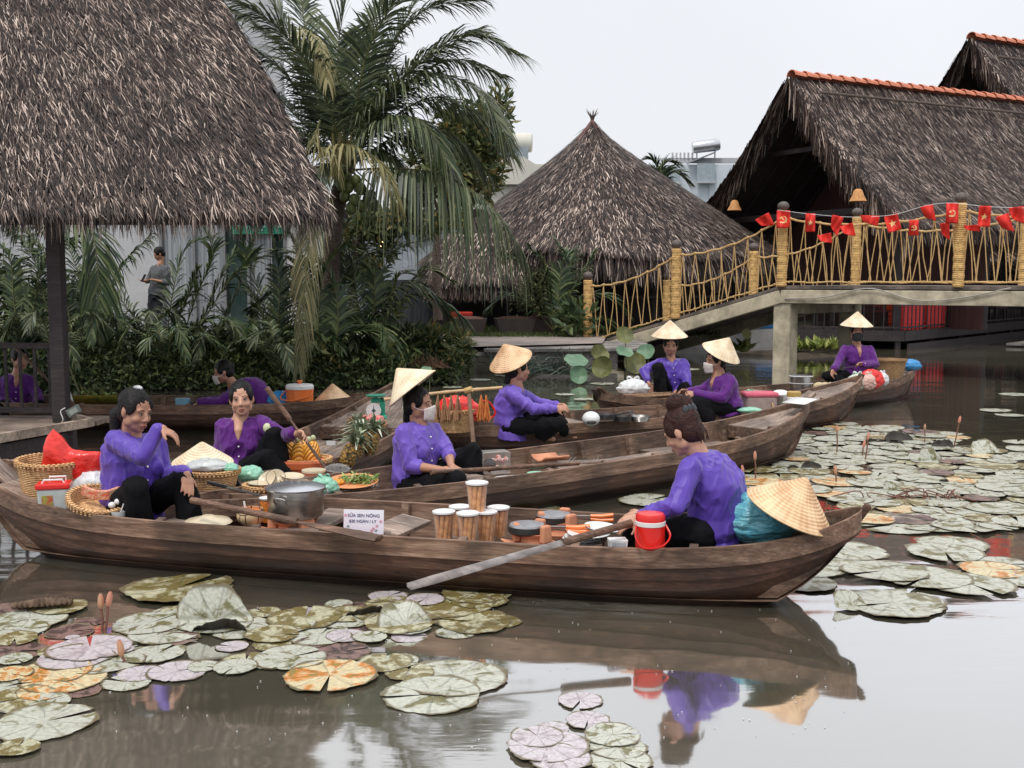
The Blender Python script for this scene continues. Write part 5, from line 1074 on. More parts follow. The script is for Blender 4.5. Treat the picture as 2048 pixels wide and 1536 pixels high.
for i, (x, y) in enumerate(((178, 985), (205, 990), (228, 986))):
    b = MB(); b.box((0, 0, 0), (.085, .02, .06)); q = tag(b.obj('snack_packet', mat('red_patterned_packet', (.75, .08, .04), .4, (.8, .6, .4), 60, .1), bevel=.006), ('left red patterned packet in the tilted basket', 'middle red patterned packet in the tilted basket', 'right red patterned packet in the tilted basket')[i], 'packet', 'snack packets'); q.location = at(x, y, 6.33); q.rotation_euler = (.2, .35 - .3 * i, .3 * i)
for i, (x, y) in enumerate(((236, 1003), (224, 1010))): 
    b = MB(); b.ball((0, 0, 0), (.022, .02, .018)); q = tag(b.obj('garlic_bulb', WHITEP, smooth=True), ('right small white bulb in the tilted basket', 'left small white bulb in the tilted basket')[i], 'garlic', 'garlic bulbs'); q.location = at(x, y, 6.24)
t = thing('plastic_cup', 'white rimmed cup with a straw against the near gunwale by the woman knee', 'cup', at(238, 1042, 6.2)); b = MB(); b.lathe([(.03, 0), (.045, .06), (.042, .06), (.028, .004)], 20); b.obj('cup', WHITEP, t, smooth=True); b = MB(); b.tube([(0, 0, .02), (.03, 0, .1)], .004, 6); b.obj('straw', WHITEP, t)
t = thing('pot_lid', 'flat cream ceramic lid lying on the gunwale edge right of the woman feet', 'lid', at(416, 1046, 6.12)); b = MB(); b.lathe([(0, .045), (.03, .045), (.05, .035), (.12, .02), (.135, .004), (.13, 0), (0, 0)], 36); b.obj('lid', CERAM, t, smooth=True)
t = thing('patterned_bowl', 'cream bowl painted with dark dots and lines holding a white spoon', 'bowl', at(502, 1050, 6.25)); b = MB(); b.lathe([(0, 0), (.045, 0), (.078, .035), (.082, .06), (.07, .098), (.066, .098), (.075, .06), (.04, .01), (0, .01)], 32)
def bowlmat():
    m, t, b, L = newmat('painted_bowl'); co = t.nodes.new('ShaderNodeTexCoord'); w = t.nodes.new('ShaderNodeTexVoronoi'); w.feature = 'DISTANCE_TO_EDGE'; w.inputs['Scale'].default_value = 14; L(co.outputs['Object'], w.inputs['Vector'])
    r = t.nodes.new('ShaderNodeValToRGB'); setramp(r, [(.03, (.05, .035, .03)), (.06, (.62, .45, .27))]); L(w.outputs['Distance'], r.inputs[0]); L(r.outputs[0], b.inputs['Base Color']); b.inputs['Roughness'].default_value = .35; return m
b.obj('bowl', bowlmat(), t, smooth=True); b = MB(); b.tube([(-.02, 0, .05), (-.035, -.01, .14)], [.008, .006], 8); b.obj('spoon', WHITEP, t)
b = MB(); b.lathe([(0, .085), (.066, .085)], 24); b.obj('filling', ORANGE, t)
t = thing('orange_cup', 'clear cup of orange shreds left of the big steel pot', 'cup', at(537, 1043, 6.42)); b = MB(); b.lathe([(0, 0), (.035, 0), (.048, .13)], 24); b.obj('filling', mat('orange_shreds', (.85, .3, .05), .5, (.6, .15, .02), 50, .6), t, smooth=True); b = MB(); b.lathe([(.05, .135), (.054, .145), (.0, .15)], 24); b.obj('lid', WHITEP, t, smooth=True)
def stove(c, r, h, lab, grp='clay stoves'):
    t = thing('clay_stove', lab, 'stove', c, .3, grp); b = MB(); b.lathe([(0, 0), (r * 1.25, 0), (r * 1.3, h * .18), (r * .85, h * .3), (r * .8, h * .55), (r * 1.0, h * .8), (r * .92, h * .82), (r * .7, h * .5), (0, h * .4)], 32); b.obj('body', CLAY, t, smooth=True)
    for k in range(3): a = k * 2.09 - 1.2; b = MB(); b.box((r * math.cos(a) * 1.0, r * math.sin(a) * 1.0, h * .85), (r * .42, r * .7, h * 1.0), rz=a, taper=.85); b.obj('support', CLAY, t, bevel=.01)
    b = MB(); b.box((-r * 1.5, 0, h * .35), (r * .7, r * .9, h * .12), M=Matrix.Rotation(.25, 3, 'Y')); b.obj('fuel_lip', CLAY, t, bevel=.008); return t
stove(at(592, 1066, 6.22), .13, .1, 'broad terracotta stove under the big steel pot')
t = thing('cooking_pot', 'big steel cooking pot with lid on the broad terracotta stove', 'pot', at(592, 1034, 6.2)); b = MB(); b.lathe([(0, 0), (.13, 0), (.15, .012), (.158, .03), (.16, .165), (.166, .17), (.155, .17), (.15, .02), (0, .01)], 48); b.obj('body', STEEL, t, smooth=True)
b = MB(); b.lathe([(.17, .168), (.172, .176), (.13, .19), (.06, .2), (0, .203)], 48); b.obj('lid', mat('pale_steel', (.68, .7, .74), .25, (.6, .62, .66), 4, .03, metal=.9), t, smooth=True)
for s in (-1, 1): b = MB(); a = -1.9 if s < 0 else .6; e = V((math.cos(a), math.sin(a), 0)); f_ = V((-math.sin(a), math.cos(a), 0)); b.tube(spline([e * .158 - f_ * .035 + V((0, 0, .1)), e * .185 - f_ * .03 + V((0, 0, .135)), e * .185 + f_ * .03 + V((0, 0, .135)), e * .158 + f_ * .035 + V((0, 0, .1))], 12), .006, 6); b.obj('handle', STEEL, t, smooth=True)
b = MB(); b.tube(spline([(-.02, 0, .2), (-.018, 0, .222), (.018, 0, .222), (.02, 0, .2)], 8), .006, 6); b.obj('knob', CLEAR, t)
oar(at(383, 1000, 6.0), at(760, 1078, 5.55), .5, 'brown oar resting across the near gunwale under the steel pot', .0185)
t = thing('price_card', 'white printed card with purple lettering standing on the gunwale', 'sign', at(727, 1068, 5.88), 0); t.rotation_euler = (-.12, 0, -.1)
b = MB(); b.box((0, 0, .066), (.222, .004, .132)); b.obj('card', mat('printed_card', (.82, .8, .88), .4, (.8, .62, .72), 5, 0, lo=.2, hi=.55), t)
INK = mat('dark_blue_ink', (.035, .025, .14), .5); text('SỮA SEN NÓNG', .0245, INK, t, (0, -.0035, .092), (PI / 2, 0, 0), bold=.0002); text('$20 NGÀN / LY', .0225, INK, t, (-.005, -.0035, .062), (PI / 2, 0, 0), bold=.0002)
PINKI = mat('pink_flower_ink', (.75, .3, .4), .5); GREYI = mat('grey_leaf_ink', (.25, .33, .36), .5)
for i, (x, z, m_) in enumerate(((.055, .03, PINKI), (.075, .045, PINKI), (.07, .02, GREYI), (.045, .018, PINKI), (-.085, .04, GREYI), (-.095, .02, GREYI), (-.1, .1, PINKI), (.095, .07, PINKI))):
    b = MB(); b.add([(x + .012 * (1 if k % 2 else .4) * math.cos(k * .63 + i), -.0032, z + .012 * (1 if k % 2 else .4) * math.sin(k * .63 + i)) for k in range(10)], [tuple(range(10))]); b.obj('flower_print', m_, t)
t = thing('clip', 'small pale wooden clip at the foot of the price card', 'clip', at(775, 1066, 5.84)); b = MB(); b.box((0, 0, 0), (.03, .02, .02)); b.obj('clip_body', DECKW, t, bevel=.003)
b = MB(); b.box((0, 0, 0), (.2, .34, .025)); q = tag(b.obj('seat_board', DECKW, bevel=.004), 'loose seat board lying askew right of the price card', 'board'); q.location = at(800, 1052, 6.1); q.rotation_euler = (.05, .1, -.5)
WAF = mat('rolled_wafer', (.8, .4, .16), .7, (.5, .2, .06), 30, .5)
def tub(c, lab):
    t = thing('wafer_tub', lab, 'tub', c, 0, 'tubs of rolled wafers'); b = MB()
    for k in range(9):
        a = k * 2 * PI / 9 + random.uniform(-.1, .1); r0 = .03; r1 = .042; b.tube([(r0 * math.cos(a), r0 * math.sin(a), .008), (r1 * math.cos(a + .3), r1 * math.sin(a + .3), .155)], .0125, 8)
    for k in range(3): a = k * 2.1; b.tube([(.012 * math.cos(a), .012 * math.sin(a), .008), (.018 * math.cos(a), .018 * math.sin(a), .155)], .012, 8)
    b.obj('wafers', WAF, t, smooth=True, sharp=60); b = MB(); b.lathe([(0, 0), (.044, 0), (.058, .165)], 28); b.obj('cup', CLEAR, t, smooth=True)
    b = MB(); b.lathe([(.059, .162), (.063, .163), (.063, .172), (.056, .174), (.053, .169), (0, .17)], 28); b.obj('lid', WHITEP, t, smooth=True)
for x, y, Y, lab in ((888, 1084, 5.88, 'wafer tub at the left front of the group'), (936, 1088, 5.78, 'wafer tub at the middle front of the group'), (972, 1084, 5.9, 'wafer tub at the right front of the group'), (997, 1074, 6.05, 'wafer tub at the far right of the group'), (920, 1072, 6.1, 'wafer tub hidden in the back row of the group')): tub(at(x, y, Y), lab)
tub(at(954, 1026, 5.92), 'single wafer tub standing on top of the others')
def mould(c, lab, px2, py2, Y2):
    t = thing('waffle_iron', lab, 'waffle iron', c, 0, 'waffle irons on clay stoves'); b = MB(); b.lathe([(0, 0), (.09, 0), (.1, .012), (.1, .04), (0, .04)], 32); b.obj('pan', DARKM, t, smooth=True); b = MB(); b.lathe([(.094, .041), (.09, .05), (0, .054)], 32); b.obj('plate', mat('scorched_steel', (.4, .4, .42), .35, (.24, .24, .25), 20, .2, metal=.5), t, smooth=True)
    e = at(px2, py2, Y2) - c
    for s in (0, 1):
        d = V((e.x, e.y, e.z - s * .028)); b = MB(); b.tube([V((.09, 0, .035 - .012 * s)), d * .62 + V((0, 0, .01))], .005, 6); b.obj('rod', STEEL, t); b = MB(); b.tube([d * .62 + V((0, 0, .01)), d * .8, d], [.011, .013, .012], 10); b.obj('grip', ORANGE, t, smooth=True)
stove(at(1068, 1092, 5.75), .095, .095, 'terracotta stove nearer the wafer tubs'); mould(at(1054, 1066, 5.75), 'round waffle iron with orange grips on the nearer terracotta stove', 1180, 1052, 5.72)
stove(at(1118, 1068, 6.0), .1, .095, 'terracotta stove behind the other one at the far gunwale'); mould(at(1108, 1045, 6.0), 'round waffle iron with orange grips on the farther terracotta stove', 1227, 1030, 5.95)
for i, (x, y, r_) in enumerate(((1168, 1086, .115), (1172, 1080, .115), (1178, 1073, .115), (1205, 1062, .1))): plate(at(x, y, 5.68 + .06 * (i == 3)), r_, ('white plate at the bottom of the stack under the oar', 'white plate second in the stack under the oar', 'white plate on top of the stack under the oar', 'white plate leaning behind the stack')[i], tilt=(.05, .12 * (i == 3)))
t = thing('slotted_box', 'small white slotted plastic box by the foot of the bun haired woman', 'box', at(1235, 1096, 5.45), .1); b = MB(); b.box((0, 0, .024), (.085, .07, .048), taper=1.1); b.obj('box', WHITEP, t, bevel=.003); b = MB()
for k in range(7): b.box((-.03 + .01 * k, -.0385, .025), (.004, .002, .022))
b.obj('slots', mat('slot_grey', (.25, .27, .36), .6), t)
t = thing('water_jug', 'bright red insulated jug with white band and swing handle on the near gunwale', 'jug', at(1300, 1096, 5.42), .15); b = MB(); b.lathe([(0, 0), (.066, 0), (.074, .01), (.074, .118)], 36); b.obj('body', REDP, t, smooth=True); b = MB(); b.lathe([(.074, .118), (.0765, .12), (.0765, .14), (.074, .142)], 36); b.obj('band', WHITEP, t, smooth=True)
b = MB(); b.lathe([(.074, .142), (.074, .165), (.066, .178), (.02, .182), (0, .182)], 36); b.obj('lid', REDP, t, smooth=True); b = MB(); b.tube(spline([(.074, -.01, .12), (.085, -.06, .07), (.03, -.1, .03), (-.06, -.1, .025), (-.09, -.06, .07), (-.074, -.01, .12)], 24), .008, 8, flat=.6); b.obj('handle', REDP, t, smooth=True)
oar(at(1262, 1046, 5.45), at(815, 1174, 4.75), .85, 'long oar held by the bun haired woman with its wet grey blade over the water', .019, .026, OARW, OARWET, face=(0, -.6, .8))
bag(at(1522, 1086, 5.7), .36, .3, .28, BAGB, 'big turquoise plastic bag behind the bun haired woman', 5, handles=False)
hat(at(1614, 955, 5.46), (.38, -.2, .9), 'large tan conical hat leaning on the turquoise bag', STRAW, r=.235, h=.2)
t = thing('rope_loop', 'small pink rope loop above the turquoise bag', 'rope', at(1441, 968, 5.8)); b = MB(); b.tube(spline([(-.03, 0, -.02), (-.02, 0, .015), (.015, 0, .02), (.03, 0, -.01)], 14), .006, 6); b.obj('loop', mat('pink_rope', (.6, .32, .25), .8), t)
bag(at(1438, 1010, 5.95), .12, .12, .1, BAGW, 'small white and dark bundle behind the bun haired woman', 8, handles=False)

# ---- second boat
basket(at(425, 978, 6.98), .15, .125, 'bamboo basket filled with clear bags under the leaning hat in the second sampan', sx=1.15, sy=.9, tilt=(.05, 0))
bag(at(415, 945, 6.95), .26, .2, .09, filmmat('clear_grey_bag_film', (.6, .63, .62)), 'crumpled clear plastic bag in the basket under the leaning hat', 9, handles=False)
bag(at(462, 945, 6.95), .09, .12, .06, BAGG, 'mint green plastic bag at the right of the hat covered basket', 19, handles=False)
hat(at(404, 883, 7.12), (.05, -.2, .97), 'cream conical hat resting on the basket of clear bags', STRAWP, r=.2, h=.15)
t = thing('kitchen_knife', 'long knife with dark handle lying over the side of the second sampan', 'knife', at(428, 968, 6.7)); e = at(520, 990, 6.62) - V(t.location); b = MB(); b.tube([V((-.04, 0, .01)), e * .28], [.012, .014], 8, flat=.6); b.obj('handle', DARKM, t, smooth=True); b = MB(); b.beam(e * .28, e, .045, .004, up=(0, 0, 1)); b.obj('blade', STEEL, t)
bag(at(502, 965, 7.15), .17, .14, .11, BAGG, 'mint green plastic bag left of the shell tray', 11, handles=False)
tr = basket(at(548, 980, 6.95), .19, .03, 'flat bamboo tray of painted shells and plates behind the steel pot', sy=.8, grp='bamboo trays', name='bamboo_tray', taper=.9)
for i, (x, y, r_, tl) in enumerate(((537, 962, .065, (.7, -.5)), (552, 958, .06, (.9, .2)), (528, 972, .1, (0, 0)), (585, 958, .075, (.1, .1)), (588, 968, .09, (0, .05)))): plate(at(x, y, 6.95), r_, ('small pale shell dish tilted at the left of the tray', 'small pale shell dish tilted in the middle of the tray', 'wide flat cream dish at the front of the tray', 'pale rimmed bowl on top at the right of the tray', 'pale rimmed bowl underneath at the right of the tray')[i], CERAM, tilt=tl)
t = thing('glass_jar', 'round glass jar with cream lid right of the painted dishes', 'jar', at(628, 978, 7.1)); b = MB(); b.lathe([(0, 0), (.068, 0), (.07, .12)], 28); b.obj('glass', CLEAR, t, smooth=True); b = MB(); b.lathe([(0, .01), (.06, .01), (.06, .07), (0, .072)], 24); b.obj('contents', mat('sugar_brown', (.6, .4, .25), .7, (.4, .2, .12), 30, .3), t, smooth=True); b = MB(); b.lathe([(.078, .115), (.078, .128), (0, .13)], 28); b.obj('lid', CERAM, t, smooth=True)
bag(at(648, 992, 6.85), .17, .13, .12, BAGG, 'mint green plastic bag between the steel pot and the steel bowl', 13, handles=True, amp=.07)
t = thing('steel_bowl', 'wide shiny steel bowl topped by the orange tray of greens', 'bowl', at(707, 1000, 7.1)); b = MB(); b.lathe([(0, 0), (.08, 0), (.13, .03), (.165, .095), (.175, .1), (.165, .103), (.125, .035), (0, .01)], 40); b.obj('bowl', mat('mirror_steel', (.6, .58, .56), .12, (.4, .38, .36), 6, .1, metal=1), t, smooth=True)
t = thing('orange_tray', 'round orange tray of cut greens on the wide steel bowl', 'tray', at(705, 966, 7.1)); t.rotation_euler = (.12, 0, 0); b = MB(); b.lathe([(0, 0), (.14, 0), (.165, .018), (.168, .016), (.14, -.004), (0, -.004)], 36); b.obj('tray', mat('orange_tray', (.82, .33, .14), .4), t, smooth=True)
n_ = 260; arr = leafmesh(np.stack([np.clip(rng.normal(.04, .05, n_), -.08, .13), np.clip(rng.normal(.02, .035, n_), -.06, .08), rng.uniform(.005, .04, n_)], 1), unit(rng.normal(0, 1, (n_, 3)) * np.array([[1, 1, .4]])), unit(rng.normal(0, 1, (n_, 3))), rng.uniform(.03, .07, n_), .3); npmesh('greens', arr[0], arr[1], islandmat('cut_greens', [(.2, (.08, .16, .04)), (.6, (.25, .36, .1)), (.9, (.6, .6, .3))]), t)
b = MB(); b.ball((-.09, -.02, .015), (.045, .04, .018)); b.obj('pumpkin_shreds', mat('orange_shred_pile', (.85, .42, .05), .6, (.6, .2, .02), 60, .6), t, smooth=True)
t = thing('glass_box', 'clear plastic box of small parts beside the masked woman knee', 'box', at(990, 945, 7.95), .3); b = MB(); b.box((0, 0, .08), (.2, .14, .16)); b.obj('box', CLEAR, t, bevel=.01); b = MB()
for k in range(14): b.ball((random.uniform(-.08, .08), random.uniform(-.05, .05), random.uniform(.02, .11)), .02, 8, 6)
b.obj('contents', mat('mixed_sweets', (.7, .6, .55), .4, (.5, .1, .08), 40, 0), t, smooth=True)
b = MB(); b.lathe([(.0, .0), (.045, 0), (.045, .012), (.0, .014)], 24, (-.07, -.1, .08), Matrix.Rotation(PI / 2, 3, 'X')); b.obj('fan_cap', STEEL, t, smooth=True)
for i, (x, y, r_) in enumerate(((1015, 962, .1), (1035, 960, .085), (1075, 952, .08))): plate(at(x, y, 7.95 + .03 * i), r_, ('white plate in the bottom of the second sampan by the glass box', 'small white plate overlapping it to the right', 'greenish plate farthest right in the second sampan')[i], WHITEP if i < 2 else BAGG)
t = thing('terracotta_tile', 'curved terracotta tile lying on the wire rack', 'tile', at(1100, 920, 8.5), .5); b = MB(); b.grid([[(.11 * u, .13 * math.sin(v), -.09 * math.cos(v) + .09) for v in np.linspace(-1.0, .9, 12)] for u in (-1, 1)]); b.obj('tile', CLAY, t, smooth=True, solid=.014)
t = thing('wire_rack', 'dark wire rack under the terracotta tile', 'rack', at(1100, 932, 8.5), .45); b = MB()
for k in range(16): b.tube([(-.2 + .027 * k, -.07, 0), (-.2 + .027 * k, .07, 0)], .003, 5)
for s in (-1, 1): b.tube([(-.21, .07 * s, 0), (.22, .07 * s, 0)], .004, 5)
b.obj('wires', DARKM, t)
t = thing('net_bag', 'thin grey net lying right of the wire rack', 'net', at(1150, 925, 8.6)); b = MB()
for k in range(12): b.tube([(-.12 + .035 * k, -.08, .0), (-.05 + .03 * k, .1, .03 * math.sin(k))], .0016, 4)
for k in range(6): b.tube([(-.14, -.08 + .03 * k, 0), (.3, -.06 + .03 * k, .01)], .0016, 4)
b.obj('net', mat('grey_net', (.4, .38, .36), .6), t)
oar(at(862, 945, 7.45), at(1330, 916, 8.75), .9, 'slender oar on the lap of the masked woman lying along the second sampan', .016, .04, OARW)
b = MB(); b.box((0, 0, 0), (.16, .1, .018)); q = tag(b.obj('wooden_board', DECKW, bevel=.004), 'small loose board on the near gunwale before the masked woman knee', 'board'); q.location = at(985, 960, 7.5); q.rotation_euler = (0, 0, .5)
b = MB(); b.box((0, 0, 0), (1.15, .12, .025)); q = tag(b.obj('long_plank', DECKW, bevel=.004), 'long narrow plank along the inside of the second sampan', 'plank'); q.location = wp(bB, .58, -.02, .17); q.rotation_euler = (.5, 0, bB[0].rotation_euler[2])
t = thing('paper_menu', 'white paper lying on the bow tip of the second sampan', 'paper', at(1600, 812, 10.15), .75); b = MB(); b.grid([[(x, y, .02 * math.sin(x * 9) + .05) for y in (-.12, 0, .12)] for x in np.linspace(-.12, .12, 7)]); b.obj('sheet', WHITEP, t, solid=.002, smooth=True)

# ---- boat pointing away: pineapples
PINE = mat('peeled_pineapple', (.85, .45, .07), .55, (.6, .22, .02), 16, .5)
def peelmat():
    m, t, b, L = newmat('carved_pineapple'); co = t.nodes.new('ShaderNodeTexCoord'); w = t.nodes.new('ShaderNodeTexWave'); w.wave_type = 'BANDS'; w.bands_direction = 'DIAGONAL'; w.inputs['Scale'].default_value = 16; w.inputs['Distortion'].default_value = .6; L(co.outputs['Object'], w.inputs['Vector'])
    r = t.nodes.new('ShaderNodeValToRGB'); setramp(r, [(.15, (.5, .14, .01)), (.4, (.9, .48, .07))]); L(w.outputs['Fac'], r.inputs[0]); L(r.outputs[0], b.inputs['Base Color']); bp = t.nodes.new('ShaderNodeBump'); bp.inputs['Strength'].default_value = .8; bp.inputs['Distance'].default_value = .01; L(w.outputs['Fac'], bp.inputs['Height']); L(bp.outputs[0], b.inputs['Normal']); b.inputs['Roughness'].default_value = .45; return m
PM = peelmat()
cr_ = crate(*at(606, 962, 7.75), .26, .2, .1, mat('orange_crate', (.6, .13, .04), .5), 'low orange crate under the tray of peeled pineapples', 0)
for o in list(C.objects):
    if o.name.startswith('storage_crate') and o.get('label') == 'low orange crate under the tray of peeled pineapples': o['group'] = 'crates in the boats'
tr = basket(at(612, 926, 7.85), .17, .03, 'flat bamboo tray holding the peeled pineapples', grp='bamboo trays', name='bamboo_tray', sx=1.05, taper=.9)
for i, (x, y, Y) in enumerate(((579, 928, 7.9), (597, 930, 7.78), (618, 930, 7.8), (627, 926, 7.95), (607, 924, 8.0))):
    t = thing('peeled_pineapple', ('peeled pineapple at the left of the tray', 'peeled pineapple at the front of the tray left of the paddle', 'peeled pineapple directly behind the paddle', 'peeled pineapple at the right of the tray', 'peeled pineapple at the back of the tray')[i], 'pineapple', at(x, y, Y), i, 'peeled pineapples'); b = MB(); b.lathe([(0, .0), (.035, .0), (.05, .04), (.05, .09), (.038, .14), (.02, .16), (0, .165)], 24); b.obj('flesh', PM, t, smooth=True)
    b = MB(); b.ball((0, 0, .185), (.02, .02, .022), 10, 8); b.obj('stub', mat('pale_stub', (.55, .6, .35), .6), t, smooth=True)
def pinskin():
    m, t, b, L = newmat('pineapple_skin'); co = t.nodes.new('ShaderNodeTexCoord'); v = t.nodes.new('ShaderNodeTexVoronoi'); v.inputs['Scale'].default_value = 45; v.feature = 'F1'; L(co.outputs['Object'], v.inputs['Vector'])
    r = t.nodes.new('ShaderNodeValToRGB'); setramp(r, [(.2, (.5, .28, .06)), (.55, (.22, .13, .03)), (.8, (.03, .035, .02))]); L(v.outputs['Distance'], r.inputs[0]); L(r.outputs[0], b.inputs['Base Color']); bp = t.nodes.new('ShaderNodeBump'); bp.inputs['Strength'].default_value = 1; bp.inputs['Distance'].default_value = .012; bp.invert = True; L(v.outputs['Distance'], bp.inputs['Height']); L(bp.outputs[0], b.inputs['Normal']); b.inputs['Roughness'].default_value = .6; return m
PS = pinskin(); PL = islandmat('pineapple_leaves', [(.2, (.1, .14, .08)), (.5, (.3, .36, .22)), (.8, (.62, .64, .5))], .5, 3, .2)
for i, (x, y, Y, ax, s_) in enumerate(((690, 935, 8.2, (.35, .1, .9), 1.05), (712, 915, 8.45, (.15, .2, 1), .9), (738, 908, 8.7, (.2, .1, 1), .95), (722, 900, 9.0, (-.1, .2, 1), .9))):
    t = thing('pineapple', ('ripe pineapple leaning nearest on the plank deck', 'darker pineapple just behind the nearest one', 'pineapple at the right gunwale of the plank deck', 'pineapple at the back of the bunch')[i], 'pineapple', at(x, y, Y), 0, 'whole pineapples'); t.rotation_euler = V(ax).to_track_quat('Z', 'Y').to_euler()
    b = MB(); b.lathe([(0, 0), (.04 * s_, 0), (.062 * s_, .04), (.066 * s_, .1), (.055 * s_, .16), (.03 * s_, .19), (0, .195)], 28); b.obj('fruit', PS, t, smooth=True)
    n_ = 60; k = np.arange(n_) / n_; a = k * 47; el = .1 + 1.25 * k; d_ = np.stack([np.cos(a) * np.cos(el), np.sin(a) * np.cos(el), np.sin(el) + .1], 1); d_ = unit(d_); nn_ = np.stack([-np.cos(a) * np.sin(el), -np.sin(a) * np.sin(el), np.cos(el)], 1)
    vv, ff = blades(np.tile([[0, 0, .185]], (n_, 1)) + d_ * .01, d_, unit(nn_), rng.uniform(.13, .23, n_), np.full(n_, .026), 1.2); npmesh('crown', vv, ff, PL, t)
basket(at(735, 850, 9.9), .17, .025, 'round tray of pink rose apples below the green scale', grp='bamboo trays', name='bamboo_tray', m=BAMBR, tilt=(.15, .1), taper=.9)
b = MB()
t = thing('rose_apples', 'heap of pink rose apples on the tray below the green scale', 'fruit', at(738, 846, 9.88))
for k in range(26): a = random.uniform(0, 6.28); r_ = .13 * random.random() ** .5; q = MB(); q.ball((0, 0, 0), (.022, .022, .03), 9, 7); o = q.obj('rose_apple', mat('rose_apple', (.8, .3, .27), .4, (.65, .12, .12), 25, .05) if k == 0 else RA, t, smooth=True); RA = o.data.materials[0]; o.location = (r_ * math.cos(a), r_ * math.sin(a), .03 + .03 * (1 - r_ / .13)); o.rotation_euler = (k, k * 2, 0)
t = thing('kitchen_scale', 'green kitchen scale with white round dial and green pan', 'scale', at(752, 838, 10.1), .12); GR = mat('jade_green_enamel', (.04, .4, .25), .35, (.03, .32, .2))
b = MB(); b.box((.02, .02, .02), (.17, .12, .03), taper=.9); b.box((.06, .04, .1), (.05, .08, .18)); b.box((.02, .04, .17), (.13, .08, .04)); b.obj('body', GR, t, bevel=.008)
b = MB(); b.lathe([(0, 0), (.066, 0), (.068, .02), (0, .022)], 32, (-.02, -.03, .085), Matrix.Rotation(PI / 2, 3, 'X')); q = b.obj('dial', WHITEP, t, smooth=True)
b = MB(); b.box((-.02, -.055, .1), (.006, .003, .055)); b.box((-.02, -.0545, .085), (.028, .003, .028), M=Matrix.Rotation(.78, 3, 'Y'))
for k in range(12): a = k * PI / 6; b.box((-.02 + .052 * math.cos(a), -.0535, .085 + .052 * math.sin(a)), (.008, .002, .002), M=Matrix.Rotation(-a, 3, 'Y'))
b.obj('pointer', mat('dial_marks', (.04, .1, .08), .5), t); b = MB(); b.lathe([(.015, .19), (.012, .21)], 12); b.lathe([(0, .21), (.085, .212), (.092, .225), (.088, .226), (0, .217)], 32); b.obj('pan', GR, t, smooth=True)
t = thing('price_note', 'small white price note lying on the bulkhead left of the pineapples', 'note', at(662, 886, 8.55)); b = MB(); b.box((0, 0, 0), (.07, .004, .035)); b.obj('note', WHITEP, t)
bag(at(675, 945, 7.55), .16, .1, .06, CLEAR, 'clear plastic bag at the foot of the paddle', 17, handles=False, amp=.08)

# ---- pole carrier's boat
basket(at(905, 862, 10.0), .2, .2, 'woven basket hanging at the near end of the carrying pole', m=BAMB, sx=1.05, taper=.8)
bag(at(915, 848, 10.02), .4, .25, .25, BAGR, 'red plastic bag lining the basket under the carrying pole', 21, handles=False, amp=.07)
b = MB(); P0, P1 = at(768, 799, 9.75), at(1005, 775, 9.9); q = thing('carrying_pole', 'pale bamboo carrying pole lying level behind the masked woman hat', 'pole', P0); b.tube(spline([V((0, 0, 0)), (P1 - P0) * .5 + V((0, 0, .01)), P1 - P0], 24), [.014 + .003 * (k % 6 == 0) for k in range(24)], 9); b.obj('pole', mat('bamboo_pole', (.62, .42, .23), .5, (.5, .32, .16), 9, .1), q, smooth=True)
b = MB(); t = thing('forked_prop', 'upright wooden prop holding up the carrying pole', 'prop', at(948, 900, 9.72)); b.tube([V((0, 0, 0)), at(937, 778, 9.72) - V(t.location)], [.02, .018], 8); b.obj('stick', mat('prop_wood', (.38, .24, .16), .8, (.25, .15, .1), 12, .3), t, smooth=True)
b = MB(); b.tube([at(930, 782, 9.72) - V(t.location), at(944, 778, 9.7) - V(t.location)], [.026, .026], 8); b.obj('binding', ROPE2, t)
for i, (x, n) in enumerate(((876, 5), (888, 5), (902, 6), (915, 5), (962, 6), (972, 5))):
    t = thing('incense_bundle', ('first bundle of brown sticks from the left on the carrying pole', 'second bundle of brown sticks from the left on the carrying pole', 'third bundle of brown sticks from the left on the carrying pole', 'bundle of brown sticks just left of the wooden prop', 'orange bundle of sticks just right of the wooden prop', 'orange bundle of sticks farthest right on the pole')[i], 'bundle', at(x, 790, 9.8), 0, 'bundles hung on the carrying pole'); b = MB()
    for k in range(9): b.tube([(0, 0, 0), (random.uniform(-.045, .045), random.uniform(-.03, .03), -.2 - .02 * (k % 3))], [.006, .009], 5)
    b.obj('sticks', mat('brown_sticks', (.4, .22, .12), .8, (.25, .12, .06), 20, .3) if i < 4 else mat('orange_sticks', (.75, .25, .06), .7, (.5, .14, .03), 20, .3), t)
t = thing('red_handle_bag', 'red handled bag loop right of the basket', 'bag', at(975, 812, 9.95)); b = MB(); b.tube(spline([(-.06, 0, .05), (.02, 0, .03), (.07, 0, -.06), (.03, 0, -.11), (-.02, 0, -.08)], 16), .009, 6); b.obj('loop', REDP, t)
t = thing('round_white_pot', 'round white enamel pot with a dark spot before the seated pole carrier', 'pot', at(1182, 850, 10.35)); b = MB(); b.ball((0, 0, .06), (.085, .085, .07), 20, 14); b.obj('body', WHITEP, t, smooth=True); b = MB(); b.ball((.0, -.07, .035), (.05, .03, .02)); b.obj('spout', DARKM, t, smooth=True)
for i, (x, y, r_, m_, lab) in enumerate(((1212, 838, .11, DARKM, 'black pan nearest the round white pot'), (1245, 842, .1, DARKM, 'black pan in the middle of the open pans'), (1280, 842, .1, STEEL, 'steel pan at the right of the open pans'))):
    t = thing('frying_pan', lab, 'pan', at(x, y, 10.5 + .05 * i), i, 'pans in the pole carrier boat'); b = MB(); b.lathe([(0, 0), (r_ * .8, 0), (r_, .05), (r_ * .97, .05), (r_ * .77, .008), (0, .008)], 28); b.obj('pan', m_, t, smooth=True); b = MB(); b.tube([(r_, 0, .045), (r_ + .12, 0, .07)], .009, 7); b.obj('handle', m_, t)
